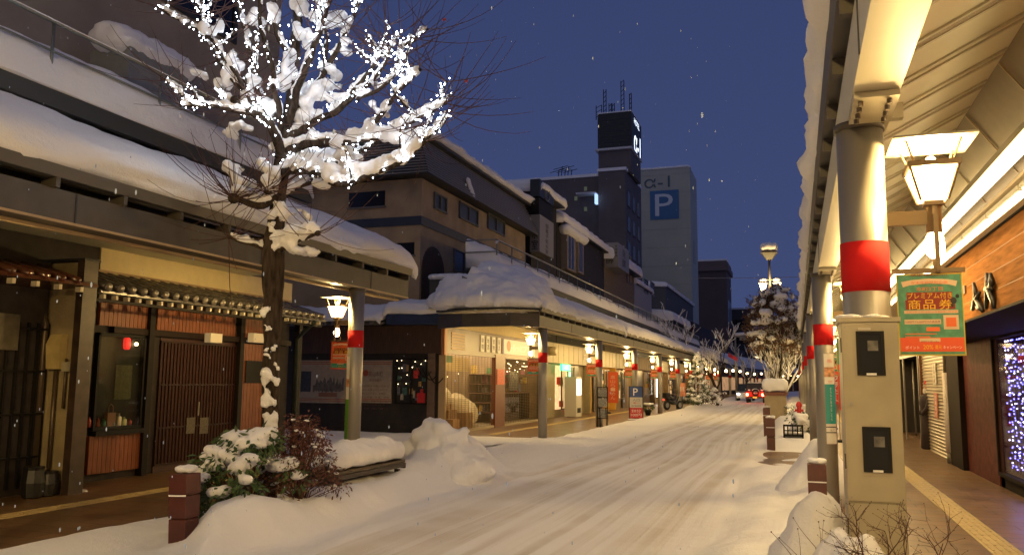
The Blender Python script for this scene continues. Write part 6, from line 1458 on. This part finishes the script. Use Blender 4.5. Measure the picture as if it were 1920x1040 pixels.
# street lamp standing behind the tree
t = thing('street_lamp', 'tall street lamp with snow-capped head and two small lit lanterns above the laden tree', 'street lamp', (-1.02, 41, 0)); t.scale = (1.25, 1.25, 1.25)
m = MB(); m.smooth = True; m.cyl(0, 0, -.05, 5.0, .07, .055, n=12); m.cyl(0, 0, 5.0, 6.05, .04, n=8); m.build('pole', mat('lamp_pole', (.08, .07, .06), .5, .4), t)
m = MB(); m.frustum(0, 0, 6.03, 6.28, .10, .10, .27, .27); m.build('upper_lantern', mat('lamp_dull', (.05, .05, .055), .7), t); m = MB(); m.frustum(0, 0, 6.285, 6.32, .3, .3, .3, .3); m.build('upper_cap', mat('lamp_pole'), t)
snow_blobs('snow_cap', [((-.2+.1*(k % 5), -.2+.1*(k//5), 6.5+random.uniform(-.02, .03)), (.13, .13, .18)) for k in range(25)], .05, t, rough=.02)
m = MB(); m.tube([(-.28, 0, 5.25), (.28, 0, 5.25)], .025, 6); m.build('cross_arm', mat('lamp_pole'), t)
for q in (-1, 1):
    m = MB(); m.frustum(q*.26, 0, 4.85, 5.12, .07, .07, .14, .14); m.build('side_lantern', mat('side_glow', (1, .85, .6), .5, emit=(1, .68, .32), estr=7), t); m = MB(); m.frustum(q*.26, 0, 5.125, 5.16, .17, .17, .15, .15); m.build('lantern_cap', mat('lamp_pole'), t)
    snow_blobs('snow_cap', [((q*.26, 0, 5.24), (.16, .16, .10))], .03, t, rough=.01)
ld = bpy.data.lights.new('lamp_light', 'POINT'); ld.energy = 380; ld.color = WARM; ld.shadow_soft_size = .2; lo = bpy.data.objects.new('lamp_light', ld); col.objects.link(lo); lo.parent = t; lo.location = (0, -.55, 4.75)
t2 = copy_tree(t, (-1.1, -4.5, 0), label='added matching street lamp behind the viewpoint, unseen, brightening the foreground')  # extra lamp added out of view to warm and brighten the foreground
for ch in t2.children:
    if ch.type == 'LIGHT': ch.data = ch.data.copy(); ch.data.energy = 1450; t2.scale = (1, 1, 1)
# traffic pole on the left with snowy arm
p = at_y(1381, 735, 78); t = thing('traffic_pole', 'grey traffic pole with a snow-capped horizontal arm over the street', 'pole', (p.x, 78, 0))
m = MB(); m.smooth = True; m.cyl(0, 0, 0, 6.6, .11, .08, n=10); m.build('pole', mat('galvanised2', (.2, .2, .19), .5, .5), t); a = at_y(1412, 628, 78); m = MB(); m.tube([(0, 0, a.z-.1), (a.x-p.x+.3, 0, a.z)], .07, 8); m.box(.4, a.x-p.x+.3, -.15, .1, a.z-.45, a.z-.07); m.build('signal_arm', mat('galvanised2'), t)
m = MB(); m.smooth = True; m.tube([(0, 0, a.z+.08), (a.x-p.x+.3, 0, a.z+.18)], .15, 8); m.build('arm_snow', SNOW, t)
t = thing('red_street_flag', 'small red flag hanging off the far traffic pole', 'flag', (p.x-.6, 77, 0)); m = MB(); q = at_y(1371, 668, 77); m.prism_y([(0, q.z+.35), (.8, q.z-.1), (.8, q.z-.45), (0, q.z)], 0, .03); m.build('cloth', mat('flag_red', (.5, .02, .04), .6), t); m = MB(); m.tube([(.0, 0, q.z+.4), (.7, 0, q.z+.0)], .02, 5); m.build('rod', STEEL, t)
# cable across the street
t = thing('overhead_cable', 'thin snow-lined cable crossing the street at the far end', 'cable', (-14, 70, 0)); a = at_y(1310, 521, 70); b_ = at_y(1508, 519, 70); m = MB(); m.tube([(a.x+14-.5, 0, a.z), ((a.x+b_.x)/2+14, 0, a.z-.12), (b_.x+14+1.5, 0, b_.z)], .022, 5); m.build('wire', mat('wire_snow', (.3, .3, .34), .8), t)

# ---------------------------------------------------------------- red car
C0 = at_z(1416, 755, .05); t = thing('red_car', 'boxy red off-road car driving away with tail lights on and snow on its spare wheel', 'car', (C0.x, C0.y, .05), R_(-2))
CARR = mat('car_red', (.42, .02, .015), .3, .2)
m = MB(); w2 = .72
m.prism_x([(0.1, .38), (3.2, .38), (3.28, .6), (3.25, .82), (2.35, .92), (.06, .92), (.03, .6)], -w2, w2); bd = m.build('body', CARR, t); bv = bd.modifiers.new('b', 'BEVEL'); bv.width = .05; bv.segments = 2
m = MB(); m.add([(-.69,.08,.92),(.69,.08,.92),(.69,2.5,.92),(-.69,2.5,.92),(-.6,.2,1.58),(.6,.2,1.58),(.6,1.9,1.58),(-.6,1.9,1.58)], [(0,3,2,1),(4,5,6,7),(0,1,5,4),(1,2,6,5),(2,3,7,6),(3,0,4,7)]); m.build('cabin', mat('car_black', (.02, .02, .022), .25), t)
m = MB(); m.add([(-.56,.11,.99),(.56,.11,.99),(.52,.185,1.48),(-.52,.185,1.48)], [(0,1,2,3)]); m.build('rear_window', mat('window_dark'), t)
m = MB(); m.box(-.72, .72, -.04, .08, .36, .52); m.build('bumper', mat('car_black'), t)
m = MB(); m.smooth = True; m.tube([(0.05, -.12, .82), (0.05, .02, .82)], .29, 20); sw = m.build('spare_wheel', mat('tyre', (.015, .015, .015), .8), t); m = MB(); m.smooth = True; m.tube([(.05, -.14, .82), (.05, -.121, .82)], .15, 16); m.build('rim', mat('rim_grey', (.25, .25, .25), .4, .5), sw)
for q in (-1, 1):
    m = MB(); m.box(q*.6-.085, q*.6+.085, -.005, .03, .56, .76); m.build('tail_light', mat('tail_glow', (1, .05, .03), .4, emit=(1, .10, .05), estr=22), t)
    for yy in (.6, 2.65): m = MB(); m.smooth = True; m.tube([(q*.72, yy, .31), (q*.56, yy, .31)], .31, 18); wl = m.build('wheel', mat('tyre'), t); m = MB(); m.tube([(q*.725, yy, .31), (q*.7205, yy, .31)], .18, 14); m.build('rim', mat('rim_grey'), wl)
    m = MB(); m.box(q*.80-.07, q*.80+.07, 2.0, 2.06, .98, 1.14); m.build('mirror', mat('car_black'), t)
m = MB(); m.box(-.02-.15, .15, -.06, -.041, .38, .50); pl = m.build('number_plate', mat('plate_yellow', (.75, .5, .05), .5, emit=(1, .6, .1), estr=.3), t)
m = MB()
snow_blobs('snow_cap', [((random.uniform(-.55, .55), random.uniform(.3, 1.8), 1.6), (.16, .2, .05)) for _ in range(22)]+[((.05+.24*math.cos(a), -.05, .86+.26*math.sin(a)), (.07, .07, .05)) for a in (.5, .9, 1.3, 1.7, 2.1, 2.5)]+[((random.uniform(-.5, .6), .12, 1.02), (.14, .06, .08)) for _ in range(6)], .045, t, rough=.015)
for q in (-1, 1):
    ld = bpy.data.lights.new('tail_light_glow', 'POINT'); ld.energy = 12; ld.color = (1, .06, .03); ld.shadow_soft_size = .08; lo = bpy.data.objects.new('tail_light_glow', ld); col.objects.link(lo); lo.parent = t; lo.location = (q*.6, -.25, .6)
p = at_z(1386, 742, .05); t = thing('oncoming_car', 'small pale car with bright headlights coming towards the camera left of the red car', 'car', (-4.3, 76, .05))
m = MB(); m.prism_x([(0, .25), (3.4, .25), (3.4, .9), (.9, .85), (.02, .7)], -.72, .72); bd = m.build('body', mat('car_pale', (.5, .5, .52), .3, .2), t); m = MB(); m.add([(-.68,.8,.87),(.68,.8,.87),(.68,3.3,.9),(-.68,3.3,.9),(-.58,1.3,1.5),(.58,1.3,1.5),(.58,3.1,1.5),(-.58,3.1,1.5)], [(0,3,2,1),(4,5,6,7),(0,1,5,4),(1,2,6,5),(2,3,7,6),(3,0,4,7)]); m.build('cabin', mat('window_dark'), t)
for q in (-1, 1):
    m = MB(); m.smooth = True; m.ball((q*.55, .0, .6), (.12, .06, .09), 10, 6); m.build('headlight', mat('head_glow', (1, 1, 1), .4, emit=(.85, .92, 1), estr=12), t)
    for yy in (.6, 2.7): m = MB(); m.smooth = True; m.tube([(q*.72, yy, .28), (q*.58, yy, .28)], .28, 16); m.build('wheel', mat('tyre'), t)

# ---------------------------------------------------------------- things on the far left pavement
def onp(px, py, z=0): return at_z(px, py, z)
p = onp(1193, 786); t = thing('parking_sign_stand', 'A-frame sign with blue P panel over a red price panel on the far left pavement', 'sign', (p.x, p.y, 0), R_(12))
m = MB(); m.prism_x([(0, 0), (.02, 0), (.22, 1.45), (.20, 1.45)], -.31, .31); m.prism_x([(.44, 0), (.46, 0), (.24, 1.45), (.22, 1.45)], -.31, .31); m.build('frame', BLACK, t)
Ms = Matrix.Translation((0, -.004, 0)) @ Matrix.Rotation(math.atan2(.20, 1.45), 4, 'X').inverted() @ XZ
def fpan(nm, x0, x1, z0, z1, mt, off=0): m = MB(); m.add([Ms @ Vector(q) for q in [(x0, z0, off), (x1, z0, off), (x1, z1, off), (x0, z1, off), (x0, z0, off+.004), (x1, z0, off+.004), (x1, z1, off+.004), (x0, z1, off+.004)]], [(0,3,2,1),(4,5,6,7),(0,1,5,4),(1,2,6,5),(2,3,7,6),(3,0,4,7)]); return m.build(nm, mt, t)
fpan('blue_panel', -.28, .28, .98, 1.44, mat('panel_blue', (.015, .05, .22), .4)); fpan('white_panel', -.28, .28, .52, .975, mat('panel_wh', (.5, .48, .44), .5)); fpan('red_panel', -.28, .28, .06, .515, mat('panel_red', (.5, .025, .03), .5))
m = MB(); M2 = Ms @ Matrix.Translation((0, 0, .006)); m.text('P', M2, -.02, 1.21, None, .32); m.text('20分', M2, 0, .38, .42, .13); m.text('100円', M2, 0, .2, .46, .13); m.build('white_lettering', WHITE, t)
m = MB(); m.text('入口', M2, 0, .86, .3, .12); m.text('本町駐車場', M2, 0, .60, .42, .06); m.build('black_lettering', BLACK, t); m = MB(); m.text('←', M2, 0, .73, .3, .09); m.build('red_arrow', RED, t)
snow_blobs('foot_snow', [((-.3+.08*k, -.12, .0), (.09, .1, .05)) for k in range(9)], .03, t, rough=.01)
p = onp(1215, 778); t = thing('potted_plant', 'small potted plant with a snow cap just right of the parking price sign', 'plant', (p.x, p.y, 0)); m = MB(); m.smooth = True; m.lathe(0, 0, [(.12, 0), (.18, .25), (.17, .27)], 12); m.build('pot', BLACK, t); m = MB(); leaf_quads(m, (0, 0, .4), 90, (.25, .25, .16), .14, .03); m.build('foliage', GRN, t); snow_blobs('snow_cap', [((random.uniform(-.2, .2), random.uniform(-.2, .2), .56), (.12, .12, .06)) for _ in range(8)], .03, t, rough=.01)
p = onp(1130, 800); t = thing('menu_stand', 'tall black menu stand in front of the second far left pillar', 'sign', (p.x, p.y, 0), R_(20)); m = MB(); m.box(-.2, -.17, 0, .03, 0, 1.45); m.box(.17, .2, 0, .03, 0, 1.45); 
for zz in (.3, .68, 1.05, 1.42): m.box(-.17, .17, 0, .03, zz, zz+.03)
m.prism_x([(-.25, 0), (-.22, 0), (.0, .7), (-.03, .7)], .1, .13); m.prism_x([(-.25, 0), (-.22, 0), (.0, .7), (-.03, .7)], -.13, -.1); m.build('frame', BLACK, t); m = MB()
for zz in (.35, .73, 1.10): m.box(-.16, .16, .01, .02, zz, zz+.3)
m.build('menu_sheet', mat('menu_sheet', (.2, .2, .19), .5, var=.5, vscale=20), t)
p = onp(1150, 775); t = thing('shop_flag', 'tall orange banner flag with white lettering on a pole by the yellow wall', 'flag', (p.x, p.y, 0)); zt = at_y(1150, 697, p.y).z
m = MB(); m.smooth = True; m.tube([(-.3, 0, 0), (-.3, 0, zt+.08)], .015, 6); m.tube([(-.3, 0, zt+.03), (.28, 0, zt+.03)], .01, 5); m.build('pole', STEEL, t)
m = MB(); n = 14
for i in range(n):
    z0_ = .55+(zt-.55)*i/n; z1_ = .55+(zt-.55)*(i+1)/n; f = lambda z: .04*math.sin(z*3); m.add([(-.28, f(z0_), z0_), (.26, f(z0_)-.03, z0_), (.26, f(z1_)-.03, z1_), (-.28, f(z1_), z1_)], [(0, 1, 2, 3)])
m.build('cloth', mat('flag_orange', (.65, .10, .03), .7), t); m = MB(); m.text('高山らーめん', Matrix.Translation((0, -.075, (zt+.55)/2)) @ XZ, 0, 0, .24, (zt-.55)*.8, vertical=True); m.build('lettering', mat('flag_letter', (.75, .45, .3), .6), t)
m = MB(); m.lathe(-.3, 0, [(.18, 0), (.16, .06), (.04, .1)], 12); m.build('base', BLACK, t)
# motorcycle
p = onp(1254, 768); t = thing('motorcycle', 'dark delivery motorcycle with a windscreen parked under the far left arcade', 'motorcycle', (p.x-.2, p.y, 0), R_(-32)); t.scale = (.9, .9, .9)
m = MB(); m.smooth = True; m.tube([(0, .25, .62), (0, .7, .5), (0, 1.05, .42), (0, 1.35, .85)], [.12, .17, .12, .06], 10); m.tube([(0, .1, .72), (0, .5, .80), (0, .8, .75)], [.1, .14, .08], 10); m.build('body', mat('moto_dark', (.02, .022, .025), .3, .2), t)
for yy in (.15, 1.45): m = MB(); m.smooth = True; m.tube([(.27*math.cos(a*.3142*1), yy+.0, 0) for a in range(0)] or [(-.05, yy, .3), (.05, yy, .3)], .3, 20); wl = m.build('wheel', mat('tyre'), t); m = MB(); m.tube([(-.055, yy, .3), (.055, yy, .3)], .17, 14); m.build('rim', mat('rim_grey'), wl)
m = MB(); m.smooth = True; m.tube([(0, 1.45, .3), (0, 1.25, .95)], .035, 8); m.tube([(-.32, 1.15, 1.02), (0, 1.22, .98), (.32, 1.15, 1.02)], .022, 6); m.build('fork_and_handlebar', STEEL, t)
m = MB(); m.box(-.22, .22, -.15, .25, .78, 1.12); m.build('rear_box', mat('moto_dark'), t); m = MB(); m.box(-.06, .06, -.2, -.151, .62, .72); m.build('tail_light', mat('tail_dim', (.6, .02, .02), .4, emit=(1, .1, .05), estr=1.0), t)
m = MB(); m.add([(-.24, 1.28, 1.02), (.24, 1.28, 1.02), (.18, 1.1, 1.5), (-.18, 1.1, 1.5)], [(0, 1, 2, 3)]); m.build('windscreen', clear_glass('moto_glass', (.7, .75, .78), .2), t)
p = onp(1276, 764); t = thing('price_sign', 'small pinkish framed sign against the pillar right of the motorcycle', 'sign', (p.x+.1, p.y-.4, 0)); m = MB(); m.box(-.28, .28, 0, .03, .75, 1.6); m.build('board', mat('pinkboard', (.55, .22, .14), .6, var=.3, vscale=6), t); m = MB(); m.tube([(0, .05, 0), (0, .05, 1.5)], .02, 6); m.box(-.2, .2, -.1, .2, 0, .03); m.build('stand', STEEL, t); m = MB(); m.text('お買得', Matrix.Translation((0, -.004, 1.2)) @ XZ, 0, 0, .4, .3); m.build('lettering', WHITE, t)
p = onp(1303, 757); t = thing('covered_wheel_display', 'dark round-topped covered cart beside the far pillar', 'cart', (p.x-.7, p.y, 0)); m = MB(); m.smooth = True; m.tube([(-.3, 0, .62), (.3, 0, .62)], .6, 22); m.build('cover', mat('cover_dark', (.03, .045, .04), .7), t); m = MB(); m.smooth = True; m.tube([(-.1, -.61, .4), (.1, -.61, .4)], .2, 14); m.build('wheel', mat('rim_grey'), t)
p = onp(1240, 745); t = thing('glowing_window_sign', 'bright white glowing sign box above the parked motorcycle', 'lit sign', (p.x-.3, p.y+1.2, 0)); q = at_y(1271, 735, p.y+1.2); m = MB(); m.box(q.x-p.x-.3, q.x-p.x+.35, 0, .12, q.z-.35, q.z+.45); m.build('panel', mat('panel_glow'), t); m = MB(); m.box(q.x-p.x-.1, q.x-p.x+.15, 0.02, .1, 0, q.z-.36); m.build('stand', STEEL, t)
# wheel barrows / planters under right arcade far: red banner flags
for k, (yy, lb) in enumerate(((17.5, 'red vertical shop flag nearest the camera on the right pavement'), (24.5, 'second red vertical shop flag further along the right pavement'))):
    t = thing('shop_flag', lb, 'flag', (2.35-.9*(k == 0), yy, 0)) if False else thing('shop_flag', lb, 'flag', (1.15+.1*k, yy+8, 0)); m = MB(); m.tube([(0, 0, 0), (0, 0, 2.15)], .012, 5); m.tube([(0, 0, 2.1), (.42, 0, 2.1)], .01, 5); m.build('pole', STEEL, t); m = MB(); m.box(.01, .42, -.004, .004, .9, 2.08); m.build('cloth', mat('flag_red2', (.6, .04, .02), .6), t); m = MB(); m.text('大売出し', Matrix.Translation((.21, -.006, 1.5)) @ XZ, 0, 0, .22, 1.0, vertical=True); m.build('lettering', WHITE, t); m = MB(); m.lathe(0, 0, [(.16, 0), (.15, .05), (.03, .08)], 12); m.build('base', BLACK, t)

# ---------------------------------------------------------------- right foreground shrub and snow lumps
random.seed(77)
t = thing('bare_twig_shrub', 'leafless twiggy shrub in front of the foot of the meter cabinet', 'bush', (.37, 3.72, .27))
m = MB()
def tw(p, d, L, r, lv):
    q = [p]
    for k in range(4): d = (d+Vector((random.gauss(0, .12), random.gauss(0, .12), random.gauss(0, .08)+.02))).normalized(); q.append(q[-1]+d*L/4)
    m.tube(q, [r*(1-.15*k) for k in range(5)], 4, cap=False)
    if lv == 0: m.ball(q[-1], r*1.8, 5, 4); return
    for _ in range(3): i = random.randrange(1, 5); d2 = (d+Vector((random.gauss(0, .7), random.gauss(0, .6), random.gauss(0, .35)))).normalized(); tw(q[i], d2, L*random.uniform(.5, .8), r*.62, lv-1)
for k in range(10):
    a = random.uniform(0, 6.28); d = Vector((math.cos(a)*.34, math.sin(a)*.25, 1)).normalized(); p0 = Vector((random.gauss(0, .06), random.gauss(0, .04), .2)); p1 = p0+d*random.uniform(.25, .45); m.tube([p0, p1], [.007, .006], 5); tw(p1, d, random.uniform(.16, .25), .0048, 3)
m.build('twigs', TWIG, t)
t = thing('bare_twig_shrub', 'few thin bare stems poking out of the snow left of the meter cabinet', 'bush', (.12, 4.1, .55))
m = MB()
for k in range(7):
    a = random.uniform(-1, 1); d = Vector((a*.6, random.uniform(-.3, .3), 1)).normalized(); tw(Vector((random.gauss(0, .08), 0, 0)), d, random.uniform(.25, .42), .0033, 1)
m.build('twigs', TWIG, t)
def px_blobs(L, Y0): return [(tuple(at_y(px, py+r*.5, Y0+dy)), (r*Y0/1536*1.15, r*Y0/1536*1.3, r*Y0/1536)) for px, py, r, dy in L]
def heap(label, L, Y0, vox, rough=.03, extra=()):
    t = thing('snow_heap', label, 'snow heap', at_y(L[0][0], 900, Y0)*1.0); t.location.z = 0
    o = snow_blobs('snow', px_blobs(L, Y0)+list(extra), vox, None, rough=rough); o.parent = t; o.matrix_parent_inverse = Matrix.Translation(-Vector(t.location)); return t
heap('rounded snow lumps clinging round the twigs at the foot of the meter cabinet', [(1600,1020,26,0),(1628,1008,20,0),(1640,1030,24,0),(1575,1000,20,.1),(1560,1030,34,.1),(1592,1060,50,0),(1640,1070,40,0),(1612,1090,60,0),(1550,1090,60,.1)], 3.95, .028)
heap('tall pointed snow heap at the bottom right edge beside the meter cabinet', [(1533,925,20,0),(1545,935,20,.1),(1530,950,34,0),(1550,960,34,.1),(1522,985,46,0),(1548,1000,55,.1),(1510,1030,60,0),(1540,1060,80,.1),(1500,1080,70,-.1),(1560,985,22,.2)], 5.2, .035)
heap('tall snow heap behind the nearest bollard on the right', [(1533,832,20,0),(1545,845,24,.1),(1528,852,26,0),(1550,868,32,.1),(1520,880,36,0),(1548,895,42,0),(1500,900,34,-.1),(1570,890,20,.2),(1480,915,26,-.2)], 12.4, .06)
heap('lumpy ploughed snow mound between the snowy bench and the corner shop', [(820,790,20,0),(806,786,14,.05),(832,796,16,-.1),(797,806,24,.05),(842,812,24,-.1),(818,822,36,0),(775,826,24,.2),(862,824,22,-.1),(850,846,38,-.2),(888,846,22,-.1),(760,850,26,.3),(800,858,42,0),(893,868,28,-.3),(868,880,34,-.4),(830,885,48,-.3),(912,878,16,-.3),(780,880,40,.1),(735,862,24,.3),(872,803,8,-.1)], 12.3, .05, rough=.045)

# ---------------------------------------------------------------- falling snow
random.seed(5); m = MB(); M_ = CR
for _ in range(1700):
    r = ray(random.uniform(0, 1920), random.uniform(0, 1040)).normalized(); d = 4+30*random.random()**1.1; p = CAM+r*d
    if p.z < .3 or p.x > -.35 or (p.x < -6.4 and p.z < 5.2 and (p.y < 13.6 or p.y > 22)) : continue
    if p.x < -8.7 and p.y < 16: continue
    if p.x < -10 and p.y > 22: continue
    k = random.choice((.35, .5, .6, .8, 1.1)); m.ball(p, (.0045*k, .0045*k, .013*k), 5, 4)
sf = m.build('snowfall', mat('flake', (.42, .55, .85), .9)); sf['kind'] = 'stuff'

bpy.data.scenes.remove(TMP)
